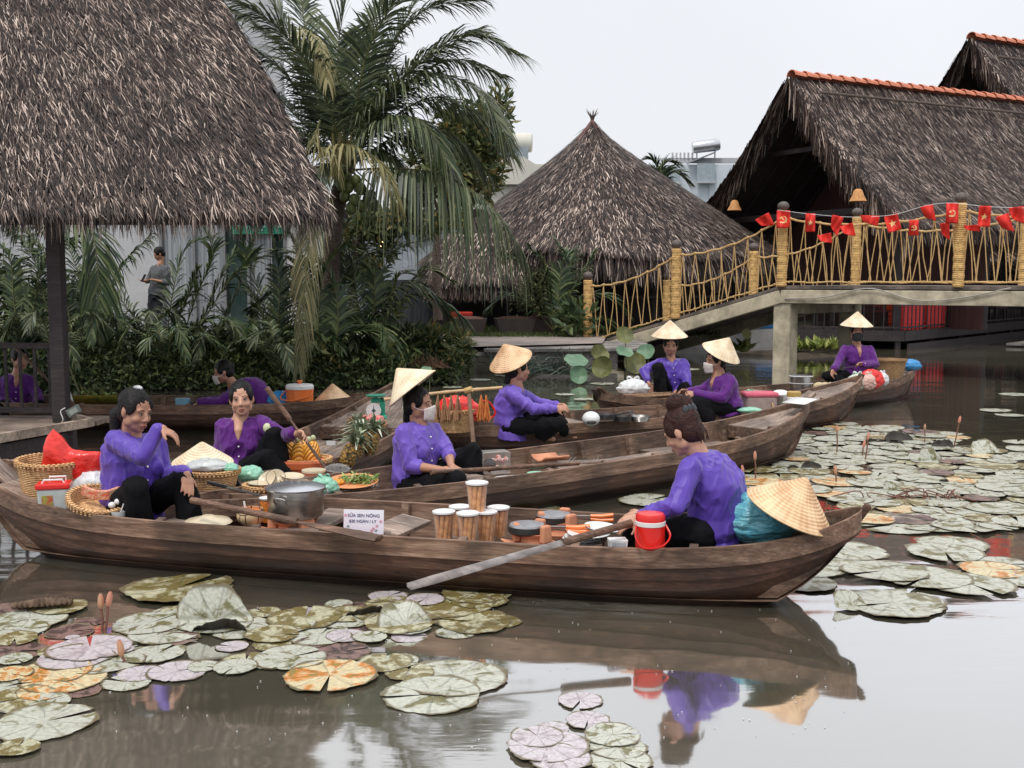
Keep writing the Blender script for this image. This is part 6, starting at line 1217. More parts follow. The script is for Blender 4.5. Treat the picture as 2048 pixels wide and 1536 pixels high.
t = thing('lunch_box', 'pink quilted lunch box behind the purple blouse woman', 'box', at(1518, 826, 11.5), .1); b = MB(); b.box((0, 0, .1), (.34, .2, .18)); b.obj('body', mat('grey_pink_quilt', (.36, .27, .25), .8, (.28, .2, .19), 14, .5), t, bevel=.03); b = MB(); b.box((0, 0, .2), (.36, .22, .05)); b.obj('lid', mat('pink_quilt', (.68, .14, .2), .75, (.55, .1, .16), 20, .5), t, bevel=.02); b = MB(); b.tube(spline([(.1, -.11, .12), (.12, -.13, .04), (.15, -.12, .02)], 8), .008, 6); b.obj('strap', ROPE2, t)
t = thing('steel_canister', 'steel canister under a white cloth between pink box and yellow jug', 'canister', at(1560, 822, 11.7)); b = MB(); b.lathe([(0, 0), (.09, 0), (.09, .17), (0, .18)], 24); b.obj('body', STEEL, t, smooth=True); b = MB(); b.ball((0, 0, .18), (.1, .09, .05)); me = b.obj('cloth', WHITEP, t, smooth=True)
t = thing('yellow_jug', 'mustard yellow jug with white band on the gunwale', 'jug', at(1587, 822, 11.35)); b = MB(); b.lathe([(0, 0), (.068, 0), (.072, .12)], 28); b.obj('body', mat('mustard_plastic', (.5, .3, .05), .45), t, smooth=True); b = MB(); b.lathe([(.072, .12), (.074, .122), (.074, .145), (.07, .15)], 28); b.obj('band', WHITEP, t, smooth=True); b = MB(); b.lathe([(.07, .15), (.074, .16), (.072, .2), (.06, .205), (0, .205)], 28); b.obj('lid', mat('mustard_lid', (.55, .36, .1), .45), t, smooth=True)
bag(at(1500, 826, 11.1), .24, .14, .06, BAGG, 'flat mint green plastic bag beside the purple blouse woman', 23, handles=False); bag(at(1500, 800, 11.9), .15, .1, .1, BAGG, 'small green and white bag behind the pink lunch box', 24)
b = MB(); b.box((0, 0, 0), (.2, .1, .05)); q = tag(b.obj('wood_block', DECKW, bevel=.01), 'wooden block right of the yellow jug', 'block'); q.location = at(1614, 795, 11.9); q.rotation_euler = (.2, -.5, .6)

# ---- far left boat
t = thing('banana_leaf_bundle', 'banana leaf wrap heaped with green gourds in the far left sampan', 'vegetables', at(198, 815, 12.2)); b = MB(); b.grid([[(x, y, .02 + .12 * (abs(x) / .26) ** 2 * 0 + .13 * (abs(y + .0) / .16) * (1 if y < 0 else .4)) for y in np.linspace(-.16, .16, 6)] for x in np.linspace(-.26, .26, 9)]); b.obj('leaf', mat('banana_leaf', (.14, .16, .02), .5, (.3, .2, .03), 5, .1), t, smooth=True, solid=.006)
GD = mat('pale_gourd', (.35, .42, .15), .5, (.2, .3, .08), 12, .1)
for k in range(18): q = MB(); q.tube(spline([(-.05, 0, 0), (0, .01, .012), (.05, 0, 0)], 6), [.008, .016, .02, .02, .016, .006], 7); o = q.obj('gourd', GD, t, smooth=True); o.location = (random.uniform(-.19, .2), random.uniform(-.1, .1), .1 + random.uniform(0, .07)); o.rotation_euler = (0, random.uniform(-.6, .6), random.uniform(0, 3))
vv, ff = leafcloud(160, [(V((0, 0, .13)), .22, .12, .07)], (.06, .12)); npmesh('greens', vv, ff, LEAF, t)
t = thing('orange_dish', 'orange dish holding two white paper rolls at the black post', 'dish', at(146, 818, 11.9)); b = MB(); b.lathe([(0, 0), (.07, 0), (.1, .04), (.095, .04), (0, .01)], 24); b.obj('dish', ORANGE, t, smooth=True)
for s in (0, 1): b = MB(); b.tube([(-.02 + .03 * s, 0, .03), (-.08 + .03 * s, .02, .22)], .012, 8); b.obj('paper_roll', WHITEP, t)
t = thing('blue_tub', 'translucent pale blue tub at the gloved hands', 'tub', at(366, 818, 12.1)); b = MB(); b.box((0, 0, .06), (.13, .1, .12), taper=1.1); b.obj('tub', mat('pale_blue_plastic', (.25, .5, .65), .3), t, bevel=.01)
bag(at(566, 818, 12.1), .34, .2, .2, BAGBL, 'bright blue plastic bag left of the orange cooler', 27, handles=False, amp=.07)
t = thing('orange_cooler', 'orange round cooler with white lid and orange knob', 'cooler', at(600, 814, 12.0), -.1); b = MB(); b.lathe([(0, 0), (.135, 0), (.145, .01), (.148, .2)], 40); b.obj('body', ORANGE, t, smooth=True); b = MB(); b.lathe([(.148, .2), (.153, .202), (.153, .235), (.14, .25), (.03, .256), (0, .256)], 40); b.obj('lid', WHITEP, t, smooth=True); b = MB(); b.lathe([(.02, .256), (.018, .275), (.035, .285), (.03, .295), (0, .296)], 20); b.obj('knob', ORANGE, t, smooth=True); b = MB(); b.tube(spline([(-.15, 0, .2), (-.19, -.08, .1), (-.02, -.17, .09), (.14, -.1, .14), (.15, 0, .2)], 24), .007, 6); b.obj('handle', ORANGE, t, smooth=True)
hat(at(665, 767, 12.15), (-.02, -.1, 1), 'tan conical hat standing right of the orange cooler', STRAW)

# ---- farthest boat
bag(at(1266, 792, 12.5), .34, .22, .19, BAGW, 'white plastic bag on the firewood in the farthest sampan', 31)
t = thing('firewood_bundle', 'bundle of thin brown sticks along the left end of the farthest sampan', 'firewood', at(1290, 797, 12.35), .55); b = MB()
for k in range(40): y_ = random.uniform(-.12, .12); z_ = random.uniform(0, .05); b.tube([(-.3 + random.uniform(-.05, .05), y_, z_), (.32 + random.uniform(-.08, .08), y_ + random.uniform(-.02, .02), z_)], .009, 5)
b.obj('sticks', mat('dry_sticks', (.3, .18, .1), .85, (.16, .09, .05), 20, .4), t)
for i, (y, z) in enumerate(((778, .0), (764, .09))):
    t = thing('steel_pot', ('lower steel pot of the stack in the farthest sampan', 'upper steel pot of the stack in the farthest sampan')[i], 'pot', at(1602, y + 3, 13.9), 0, 'stacked steel pots'); b = MB(); b.lathe([(0, 0), (.13, 0), (.135, .09), (.145, .095), (.13, .09), (.12, .01), (0, .01)], 28); b.obj('body', STEEL, t, smooth=True); b = MB(); b.lathe([(.14, .094), (.15, .097), (.14, .101)], 28); b.obj('rim', WHITEP, t, smooth=True)
for i, x in enumerate((1636, 1648, 1660, 1667)):
    t = thing('corn_cob', ('leftmost pale husked corn cob', 'second pale corn cob from the left', 'third pale corn cob from the left', 'rightmost pale husked corn cob')[i], 'corn', at(x, 773, 13.9 + .05 * i), .3 * i, 'corn cobs in the farthest sampan'); b = MB(); b.tube(spline([(-.08, -.02, 0), (0, 0, .02), (.09, .04, .03)], 8), [.012, .028, .034, .036, .034, .028, .02, .008], 9); b.obj('cob', mat('corn_husk', (.7, .6, .4), .7, (.55, .42, .22), 16, .2), t, smooth=True)
bag(at(1742, 778, 14.1), .3, .15, .25, BAGR, 'red plastic bag on the lap side of the black masked woman', 33, handles=False); bag(at(1714, 780, 13.95), .26, .16, .2, filmmat('pale_green_film', (.6, .68, .58)), 'pale green bag left of the red one in the farthest sampan', 34); bag(at(1737, 780, 13.9), .17, .12, .2, BAGP, 'orange tinted clear bag in front of the red bag', 35); bag(at(1764, 772, 14.2), .16, .14, .17, BAGW, 'white bag right of the red bag in the farthest sampan', 36)
basket(at(1781, 756, 14.9), .2, .25, 'large brown basket behind the black masked woman', m=BAMBR, taper=.78); b = MB(); q = thing('rice_heap', 'white rice heaped in the large brown basket', 'rice', at(1779, 730, 14.9)); b.ball((0, 0, -.01), (.15, .15, .05)); b.obj('rice', WHITEP, q, smooth=True)
bag(at(1822, 742, 15.2), .26, .2, .16, BAGBL, 'light blue plastic bag on the right tip of the farthest sampan', 38, handles=False)
# ================================================================ people
def remesh(mb, vox, it=4, f=.5):
    me = mb.mesh('tmp'); o = bpy.data.objects.new('tmp', me); C.objects.link(o)
    m = o.modifiers.new('r', 'REMESH'); m.mode = 'VOXEL'; m.voxel_size = vox; m.use_smooth_shade = True
    if it: s = o.modifiers.new('s', 'SMOOTH'); s.factor = f; s.iterations = it
    dg = bpy.context.evaluated_depsgraph_get(); r = bpy.data.meshes.new_from_object(o.evaluated_get(dg)); bpy.data.objects.remove(o); bpy.data.meshes.remove(me); return r
def cap(b, p0, p1, r0, r1, n=12):
    p0, p1 = V(p0), V(p1); b.ball(p0, r0, n, 8); b.ball(p1, r1, n, 8); b.tube([p0, p1], [r0, r1], n)
def loft(b, secs, n=20):
    """secs: (centre, half width, half depth, lateral vector, forward vector)"""
    m = len(secs); base = len(b.v)
    for c, rx, ry, la, fw in secs:
        for k in range(n):
            th = 2 * PI * k / n; cx, sy = math.cos(th), math.sin(th); e = .85
            b.v.append(tuple(V(c) + la * (rx * math.copysign(abs(cx) ** e, cx)) + fw * (ry * math.copysign(abs(sy) ** e, sy))))
    for i in range(m - 1):
        for k in range(n): b.f.append((base + i * n + k, base + i * n + (k + 1) % n, base + (i + 1) * n + (k + 1) % n, base + (i + 1) * n + k))
    b.f.append(tuple(base + k for k in range(n - 1, -1, -1))); b.f.append(tuple(base + (m - 1) * n + k for k in range(n)))
def folds(me, amp, f, seed, stretch=(1, 1, 1)):
    n = len(me.vertices); co = np.empty(n * 3, np.float32); me.vertices.foreach_get('co', co); co = co.reshape(-1, 3); no = np.empty(n * 3, np.float32); me.vertices.foreach_get('normal', no); no = no.reshape(-1, 3)
    for i in range(n):
        p = V((co[i][0] * stretch[0], co[i][1] * stretch[1], co[i][2] * stretch[2])); k = noise.noise(p * f + V((seed, 0, 0))); w = noise.noise(p * f * .5 + V((0, seed, 3)))
        q = p + V((w, k, w)) * .06; a1 = max(0, 1 - abs(noise.noise(q * f)) * 2.6) ** 2; a2 = max(0, 1 - abs(noise.noise(V((q.x * 1.6, q.y * 1.6, q.z * .8)) * f * 1.4 + V((9, 2, seed)))) * 2.8) ** 2
        co[i] += no[i] * (amp * (a1 * 1.0 + a2 * .55 - .55) * (.7 + 1.2 * abs(w)) + amp * .2 * noise.noise(p * f * 3))
    me.vertices.foreach_set('co', co.ravel()); me.update()
def hand(b, wr, d, pn, s=1.0, curl=.5, side=1, spread=.12, fr=.0085):
    """wr wrist, d direction of the palm, pn palm normal (the way fingers curl), five fingers"""
    d = V(d).normalized(); pn = V(pn); pn = (pn - d * pn.dot(d)).normalized(); la = d.cross(pn) * side
    cap(b, wr, V(wr) + d * .02 * s, .024 * s, .028 * s); c = V(wr) + d * .05 * s
    loft(b, [(c + d * (t * s), w * s, h * s, la, pn) for t, w, h in ((-.045, .024, .018), (-.015, .036, .016), (.02, .041, .014), (.035, .036, .011))], 12)
    for i, (o, ln) in enumerate(((-.030, .068), (-.011, .078), (.010, .073), (.029, .058))):
        p = c + d * .03 * s + la * o * s; a = curl * (.75 + .12 * i); dd = (d + la * (o * spread * 25)).normalized()
        for k, fl in enumerate((.42, .33, .25)):
            dd = (dd * math.cos(a) + pn * math.sin(a)).normalized() if k else (dd * math.cos(a * .7) + pn * math.sin(a * .7)).normalized()
            q = p + dd * ln * fl * s; cap(b, p, q, (fr - .0006 * k) * s * (.92 if i == 3 else 1), (fr - .0006 * (k + 1)) * s, 8); p = q
    p = c - d * .022 * s - la * .026 * s; dd = (d * .62 - la * .72 + pn * .35).normalized()
    for k, fl in enumerate((.032, .028)): q = p + dd * fl * s; cap(b, p, q, .0105 * s, .009 * s, 8); p = q; dd = (dd + d * .55 + pn * curl * .5).normalized()
def head(b, c, Fw, Up, s=1.0):
    Rt = Fw.cross(Up).normalized(); M_ = Matrix((Rt, Fw, Up)).transposed()
    def E_(x, y, z, rx, ry, rz, n=16): b.ball(V(c) + M_ @ V((x, y, z)) * s, (rx * s, ry * s, rz * s), n, 12, M_)
    E_(0, -.014, .032, .076, .094, .088, 24); E_(0, .022, -.02, .064, .068, .085, 20); E_(0, .035, -.068, .048, .05, .045); E_(0, .068, -.092, .022, .02, .018)
    for x in (-1, 1):
        E_(x * .036, .055, -.03, .026, .03, .026); E_(x * .030, .072, .022, .022, .016, .010); E_(x * .077, -.006, -.008, .010, .019, .032); E_(x * .013, .096, -.032, .010, .011, .008); E_(x * .05, .01, -.055, .02, .035, .035)
    q = lambda x, y, z: V(c) + M_ @ V((x, y, z)) * s
    cap(b, q(0, .082, .014), q(0, .104, -.026), .008 * s, .0135 * s); E_(0, .088, -.060, .022, .012, .0065); E_(0, .086, -.070, .018, .012, .0075); E_(0, .082, -.05, .02, .012, .012)
    return M_, Rt
LIPS = mat('lips', (.42, .13, .11), .45, (.36, .1, .09), 9, 0); EYEW = mat('eye_white', (.62, .58, .54), .3, (.58, .54, .5), 5, 0); IRIS = mat('dark_iris', (.012, .008, .006), .15, None, 5, 0); MASKM = mat('white_cloth_mask', (.72, .68, .66), .8, (.55, .45, .42), 30, .3, dist=.003); MASKB = mat('black_cloth_mask', (.012, .012, .014), .8, None, 20, .3); GLOVE = mat('black_glove', (.015, .015, .018), .7, (.3, .3, .3), 60, .2, lo=.62, hi=.6)
def person(label, Y, J, Fh, Fb, Up=(0, 0, 1), vox=.0075, shirt=BLUEV, skin=SKIN, hair=HAIR, hstyle='bun', hatd=None, hatmat=STRAWP, mask=None, sleeve=1.0, stout=1.0, hem=.16, vneck=False, trouser=BLACK, hands=None, hs=1.03, gloves=None, feet=True, buttons=True, name='person', cat='woman', closed=False, grp='sellers in violet blouses'):
    P = {k: at(v[0], v[1], Y + (v[2] if len(v) > 2 else 0)) for k, v in J.items()}
    org = V((P['pel'].x, P['pel'].y, min(.05, P['pel'].z - .1))); t = thing(name, label, cat, org, 0, grp)
    for k in P: P[k] = P[k] - org
    Fh = V(Fh).normalized(); Up = V(Up).normalized(); Up = (Up - Fh * Up.dot(Fh)).normalized(); Fb = V(Fb).normalized()
    la = (P['shR'] - P['shL']); la = (la - V((0, 0, la.z * .5))).normalized()
    spine = (P['neck'] - P['pel']); su = spine.normalized()
    fw = su.cross(la).normalized()
    if fw.dot(Fb) < 0: fw = -fw
    lp = su.cross(fw).normalized() * (1 if su.cross(fw).dot(la) > 0 else -1); kx = stout
    def torso(e, top=True, lo=0.0, kk=1.0):
        cs = []
        for tt, rx, ry in ((-.04, .15, .125), (.1, .165, .13), (.3, .145, .118), (.5, .145, .118), (.68, .158, .122), (.85, .145, .095), (.95, .088, .066)):
            bend = V(P.get('mid', P['pel'].lerp(P['neck'], .5))) - P['pel'].lerp(P['neck'], .5)
            cs.append((P['pel'] + spine * tt + bend * (4 * tt * (1 - tt) if 0 < tt < 1 else 0), rx * kx + e, ry * kx + e, lp, fw))
        if top: cs.append((P['neck'] + su * .0, .05 + e * .6, .046 + e * .6, lp, fw))
        return cs
    # ---- body, one continuous skin
    b = MB(); M_, Rt = head(b, P['head'], Fh, Up, hs)
    nk = P['head'] - Up * .06 * hs - Fh * .022 * hs
    loft(b, torso(-.02)); cap(b, P['neck'] - su * .03, nk, .056, .05 * hs)
    for s in 'RL':
        sh, el, wr = P['sh' + s], P['el' + s], P['wr' + s]; sh = sh - la * (.022 if s == 'R' else -.022) - su * .01; cap(b, sh, el, .043, .038); cap(b, el, el.lerp(wr, .35), .037, .036); cap(b, el.lerp(wr, .35), wr, .036, .024)
        hd = (hands or {}).get(s)
        if hd: hand(b, wr, hd[0], hd[1], hs * 1.0, hd[2], side=(1 if s == 'R' else -1))
        if ('kn' + s) in P:
            hip = P['hip' + s] if 'hip' + s in P else P['pel'] + lp * (.085 if (s == 'R') == (lp.dot(la) > 0) else -.085); kn, an = P['kn' + s], P['an' + s]
            cap(b, hip, kn, .07, .048); cap(b, kn, an, .046, .032)
            if feet: fd = (V((kn.x - hip.x, kn.y - hip.y, 0)).normalized() if (kn - hip).length > .05 else Fb); cap(b, an - V((0, 0, .02)), an + fd * .13 - V((0, 0, .045)), .03, .022)
    if vneck:
        a = P['neck'] + fw * .04 - su * .0; c2 = P['neck'] - su * .155 + fw * (.127 * kx + .011); cap(b, a, a.lerp(c2, .5) + fw * .014, .046, .03); cap(b, a.lerp(c2, .5) + fw * .02, c2, .03, .004)
    else:
        a = P['neck'] + fw * .03; c2 = P['neck'] - su * .06 + fw * .075; cap(b, a, c2, .045, .02)
    me = remesh(b, vox, 5); link('body', me, skin, t, True, sharp=180)
    # ---- blouse
    b = MB(); cs = torso(.012); h0 = P['pel'] - su * hem
    loft(b, [(h0 + fw * .01, .19 * kx, .15 * kx, lp, fw), (P['pel'] - su * hem * .5, .182 * kx, .15 * kx, lp, fw)] + [(c, rx + .004, ry + .006, l_, f_) for c, rx, ry, l_, f_ in cs[:-1]] + [(P['neck'] - su * .012, .066, .06, lp, fw)], 24)
    if cat == 'woman':
        for s in (-1, 1): b.ball(P['neck'] - su * .2 * 1 + fw * .085 * kx + lp * (.07 * s), (.075, .065, .075), 14, 10)
    for s in 'RL':
        sh, el, wr = P['sh' + s], P['el' + s], P['wr' + s]; sh = sh - la * (.016 if s == 'R' else -.016) - su * .008; cap(b, sh, el, .064 * (kx * .5 + .5), .054)
        e2 = el.lerp(wr, min(sleeve, .97)); cap(b, el, e2, .055, .046 if sleeve > .7 else .054)
        cap(b, sh, P['neck'].lerp(sh, .22) - su * .028, .058, .046)
    me = remesh(b, vox, 3); folds(me, .010, 8, hash(label) % 97 if False else len(label), (1, 1, .6)); bl = link('blouse', me, shirt, t, True, sharp=180)
    if buttons:
        for k in range(5):
            q = P['neck'] - su * (.10 + .085 * k if not vneck else .19 + .075 * k); rr = .128 * kx + .03 + (.03 if k < 2 and cat == 'woman' else 0)
            b = MB(); b.ball((0, 0, 0), .0075, 8, 6); o = b.obj('button', WHITEP, bl, smooth=True)
            # rest the button on the cloth
            hit, loc, nn, idx = bl.ray_cast(q + fw * .5, -fw); o.location = loc + nn * .002 if hit else q + fw * rr
    # ---- trousers
    if 'knR' in P:
        b = MB()
        for s in 'RL':
            hip = P['hip' + s] if 'hip' + s in P else P['pel'] + lp * (.085 if (s == 'R') == (lp.dot(la) > 0) else -.085); kn, an = P['kn' + s], P['an' + s]
            cap(b, hip, kn, .1 * kx, .072); cap(b, kn, kn.lerp(an, .88), .07, .082 if cat == 'woman' else .06)
        loft(b, [(P['pel'] - su * .09, .13, .11, lp, fw), (P['pel'], .165 * kx, .14 * kx, lp, fw), (P['pel'] + su * .1, .15 * kx, .125 * kx, lp, fw)], 18)
        me = remesh(b, vox * 1.15, 3); folds(me, .011, 7, 5, (1, 1, .5)); link('trousers', me, trouser, t, True, sharp=180)
    # ---- hair
    q = lambda x, y, z: P['head'] + M_ @ V((x, y, z)) * hs
    b = MB(); b.ball(q(0, -.024, .040), (.084 * hs, .099 * hs, .092 * hs), 26, 18, M_); b.ball(q(0, -.045, -.01), (.078 * hs, .07 * hs, .085 * hs), 20, 14, M_)
    for s in (-1, 1): b.ball(q(s * .066, .012, .03), (.018 * hs, .05 * hs, .05 * hs), 12, 8, M_)
    if hstyle == 'bun': b.ball(q(0, -.10, .03), (.05 * hs, .04 * hs, .045 * hs), 14, 10, M_)
    if hstyle == 'topbun': b.ball(q(.0, -.05, .135), (.062 * hs, .058 * hs, .05 * hs), 18, 12, M_); b.ball(q(.01, -.085, .11), (.05 * hs, .04 * hs, .05 * hs), 14, 10, M_)
    if hstyle == 'pony': cap(b, q(0, -.09, -.02), q(0, -.135, -.075), .045, .05); cap(b, q(0, -.135, -.075), q(0, -.13, -.17), .05, .03)
    if hstyle == 'low': cap(b, q(0, -.08, -.04), q(0, -.09, -.12), .04, .03)
    me = remesh(b, vox * .9, 2); folds(me, .003, 26, 3, (1, 1, .5)); link('hair', me, hair, t, True, sharp=180)
    # ---- face
    if Fh.y < .55:
        for s in (-1, 1):
            if mask != 'back':
                b = MB(); b.ball((0, 0, 0), (.0125 * hs, .0065 * hs, .0044 * hs), 12, 8, M_); o = b.obj('eye', EYEW, t, smooth=True); o.location = q(s * .030, .081, .004)
                b = MB(); b.ball((0, -0.0, 0), (.0056 * hs, .0056 * hs, .0048 * hs), 10, 8, M_); i_ = b.obj('iris', IRIS, o, smooth=True); i_.location = M_ @ V((0, .0035, -.0004)) * hs
                b = MB(); b.tube(spline([q(s * .015, .083, .006), q(s * .030, .087, .0098), q(s * .045, .079, .005)], 8), .0019 * hs, 6); b.obj('eyelid_line', HAIR, t)
                b = MB(); b.tube(spline([q(s * .013, .090, .024), q(s * .032, .090, .031), q(s * .052, .076, .024)], 9), [.001, .0026, .003, .003, .003, .0028, .0022, .0016, .0008], 6, flat=.6); b.obj('eyebrow', hair, t)
        if not mask:
            b = MB(); b.ball(q(0, .0935, -.0605), (.0215 * hs, .0075 * hs, .0052 * hs), 14, 8, M_); b.ball(q(0, .0925, -.0695), (.018 * hs, .0085 * hs, .006 * hs), 14, 8, M_); b.obj('lips', LIPS, t, smooth=True)
            b = MB(); b.tube(spline([q(-.021, .090, -.064), q(0, .1015, -.0652), q(.021, .090, -.064)], 8), .0012, 5); b.obj('mouth_line', IRIS, t)
    if mask and mask != 'back':
        b = MB(); G = []
        for i in range(13):
            u = -1 + i / 6; a = u * 1.25; G.append([q(.082 * math.sin(a) * (1 - .15 * w), (.052 + .068 * math.cos(a)) * (1 - .12 * abs(w - .4)) + .004, -.02 - .082 * w - .0 + .012 * (1 - abs(u)) * (w - .3) * -1 + .02 * (1 - abs(u)) * (1 - w)) for w in np.linspace(0, 1, 8)])
        b.grid(G); b.obj('face_mask', MASKM if mask == 'white' else MASKB, t, smooth=True, solid=.003)
        b = MB()
        for s in (-1, 1): b.tube(spline([q(s * .076, .07, -.03), q(s * .083, .02, -.02), q(s * .085, -.01, 0)], 6), .0025, 5)
        b.obj('mask_strap', MASKM if mask == 'white' else MASKB, t)
    if hatd: o = hat((P['hatapex'] + org if 'hatapex' in P else q(0, -.01, .22) + org) + V(hatd).normalized() * .035, hatd, m=hatmat, parent=t)
    if gloves:
        for s in gloves: b = MB(); wr = P['wr' + s]; hand(b, wr, *hands[s][:2], 1.08, hands[s][2], fr=.010); cap(b, wr, wr.lerp(P['el' + s], .25), .03, .034); link('glove', remesh(b, vox, 1), GLOVE, t, True, sharp=180)
    return t, P, q, org

# foreground left, arm raised
t, P, q, og = person('woman in blue violet blouse raising her forearm at the left of the nearest sampan', 6.5,
    dict(head=(271, 821, -.04), neck=(262, 865), shR=(228, 881, -.13), shL=(313, 883, .13), elR=(287, 914, -.33), wrR=(318, 856, -.30), elL=(332, 950, .12), wrL=(372, 946, -.12), pel=(262, 1010, .02), hipR=(248, 1016, -.08), hipL=(285, 1014, .1), knR=(272, 976, -.30), knL=(366, 962, -.12), anR=(284, 1075, -.24), anL=(388, 1072, -.12)),
    (.82, -.50, -.26), (.72, -.62, 0), Up=(.12, 0, 1), vox=.0065, stout=1.08, hem=.13, hstyle='pony', hands=dict(R=((.75, .05, -.35), (.25, .1, -1), .55), L=((.3, -.7, -.6), (0, -.5, -1), .35)), sleeve=.92, feet=False)
for dx, dy, dz, sx in ((0, -.02, .128, .03), (-.06, -.09, .0, .026)):
    b = MB(); b.ball((0, 0, 0), (sx, sx * .5, sx * .6)); o = b.obj('hair_clip', mat('pearl_clip', (.75, .75, .78), .3, (.1, .1, .12), 60, 0), t, smooth=True); o.location = q(dx, dy, dz)
b = MB(); b.tube([P['wrR'] + (P['elR'] - P['wrR']).normalized() * .02 + V((0, .028 * math.cos(a), .028 * math.sin(a))) for a in np.linspace(0, 6.28, 15)], .003, 5, caps=False); b.obj('bracelet', WHITEP, t)
# smiling paddler
t, P, q, og = person('smiling woman in deep purple cardigan holding a wooden paddle, facing the viewer', 7.95,
    dict(head=(483, 798, -.05), neck=(479, 833), shR=(446, 851, -.02), shL=(525, 846, .02), elR=(438, 925, -.06), wrR=(492, 942, -.22), elL=(567, 872, -.12), wrL=(587, 866, -.34), pel=(484, 962, .04), knL=(550, 872, -.2), anL=(572, 985, -.22), knR=(532, 918, -.34), anR=(590, 985, -.36)),
    (.16, -.97, -.02), (.15, -1, 0), Up=(-.08, 0, 1), vox=.0065, shirt=PURPLE, skin=SKINL, stout=1.1, hem=.06, vneck=True, hstyle='low', hands=dict(L=((.75, -.3, -.05), (.2, -.8, -.5), .95), R=((.7, -.5, -.2), (0, 0, -1), .5)))
oar(at(533, 775, 7.6), at(652, 937, 7.58), .42, 'dark paddle held upright by the smiling woman', .018, .026)
b = MB(); b.ball((0, 0, 0), (.03, .02, .035)); crumple_ = b.obj('flower_bud', mat('cream_bud', (.7, .72, .45), .6), t, smooth=True); crumple_.location = P['shL'] + V((.06, -.12, -.02))
# conical hat, mask, lap oar
t, P, q, og = person('masked woman in cream conical hat with an oar on her lap in the second sampan', 7.95,
    dict(head=(838, 808, -.0), neck=(836, 842), shR=(804, 864, -.17), shL=(870, 859, .14), elR=(822, 932, -.22), wrR=(886, 940, -.34), elL=(898, 908, .02), wrL=(902, 932, -.24), pel=(828, 966, 0), hipR=(820, 972, -.1), hipL=(850, 968, .1), knR=(915, 962, -.42), anR=(900, 990, -.12), knL=(944, 904, -.02), anL=(948, 985, -.1), hatapex=(799, 744, .03)),
    (.93, -.36, -.05), (.80, -.55, 0), vox=.0065, shirt=LILAC, stout=1.08, hem=.14, hstyle='low', hatd=(-.62, .05, .78), mask='white', sleeve=.22, hands=dict(R=((.9, -.2, .05), (.1, -.2, -1), .7), L=((.5, -.6, -.3), (0, .3, -1), .7)))
# far left sampan, gloved
t, P, q, og = person('masked bareheaded woman in purple bending over with black gloves in the far left sampan', 12.2,
    dict(head=(446, 744, -.02), neck=(466, 768), shR=(478, 776, .15), shL=(478, 780, -.15), elR=(445, 800, .14), wrR=(402, 804, .06), elL=(440, 804, -.2), wrL=(400, 804, -.12), mid=(512, 782), pel=(528, 812, 0), knL=(458, 802, -.05), anL=(480, 838, -.1), knR=(462, 800, .12), anR=(485, 838, .1)),
    (-.9, -.3, -.3), (-.8, -.2, -.4), vox=.0095, shirt=PURPLE, stout=.98, hem=.05, hstyle='bun', mask='white', gloves='LR', buttons=False, hands=dict(L=((-1, 0, -.15), (0, .3, -1), .5), R=((-1, 0, -.15), (0, -.3, -1), .5)))
# pole carrier
t, P, q, og = person('woman in lilac blouse and tan conical hat clasping her hands right of the carrying pole', 10.3,
    dict(head=(1036, 738, 0), neck=(1030, 768), shR=(1020, 786, -.17), shL=(1038, 784, .17), elR=(1066, 818, -.22), wrR=(1108, 818, -.1), elL=(1078, 806, .15), wrL=(1112, 812, .0), mid=(1016, 815), pel=(1022, 852, 0), knR=(1118, 848, -.22), anR=(1080, 868, -.1), knL=(1108, 812, .16), anL=(1125, 866, .14), hatapex=(1010, 694, 0)),
    (.95, .25, -.1), (.97, .15, 0), vox=.0085, shirt=LILAC, hem=.12, hstyle='low', hatd=(-.33, -.35, .82), hatmat=STRAW, buttons=False, hands=dict(R=((.9, .1, .1), (0, .5, -.5), .9), L=((.9, -.2, .05), (0, -.5, -.5), .9)), stout=.98)
# hatted elder facing us
t, P, q, og = person('unmasked woman in conical hat facing the viewer at the left of the farthest sampan', 12.9,
    dict(head=(1341, 690, -.02), neck=(1342, 716), shR=(1314, 726, 0), shL=(1370, 726, 0), elR=(1287, 742, -.12), wrR=(1298, 766, -.25), elL=(1375, 768, -.12), wrL=(1350, 785, -.3), pel=(1350, 792, .05), knR=(1316, 736, -.3), anR=(1322, 792, -.3), knL=(1368, 775, -.3), anL=(1362, 800, -.3), hatapex=(1340, 646, .0)),
    (-.04, -.96, -.22), (0, -1, 0), vox=.0095, shirt=BLUEV, hem=.06, hstyle='low', hatd=(0, -.12, 1), hatmat=STRAWP, sleeve=.75, hands=dict(R=((.2, -.2, -1), (0, -.3, .0), .3), L=((-.2, -.2, -1), (0, -.3, 0), .3)), stout=.95)
# purple seated side with hat
t, P, q, og = person('woman in purple cardigan and conical hat sitting sideways left of the pink lunch box', 11.3,
    dict(head=(1430, 722, .02), neck=(1440, 746), shL=(1462, 762, -.16), shR=(1428, 760, .15), elL=(1446, 796, -.22), wrL=(1392, 788, -.12), elR=(1404, 780, .1), wrR=(1378, 783, .02), pel=(1456, 818, 0), knL=(1388, 806, -.2), anL=(1420, 838, -.2), knR=(1384, 803, .1), anR=(1405, 835, .1), hatapex=(1456, 681, .0)),
    (-.85, -.35, -.1), (-.88, -.35, 0), vox=.0085, shirt=PURPLE, hem=.05, vneck=True, hstyle='low', hatd=(.38, -.3, .85), hatmat=STRAWP, mask='white', hands=dict(L=((-1, .1, .1), (0, .4, -.6), .9), R=((-1, -.1, .1), (0, -.4, -.6), .9)), stout=1.0)
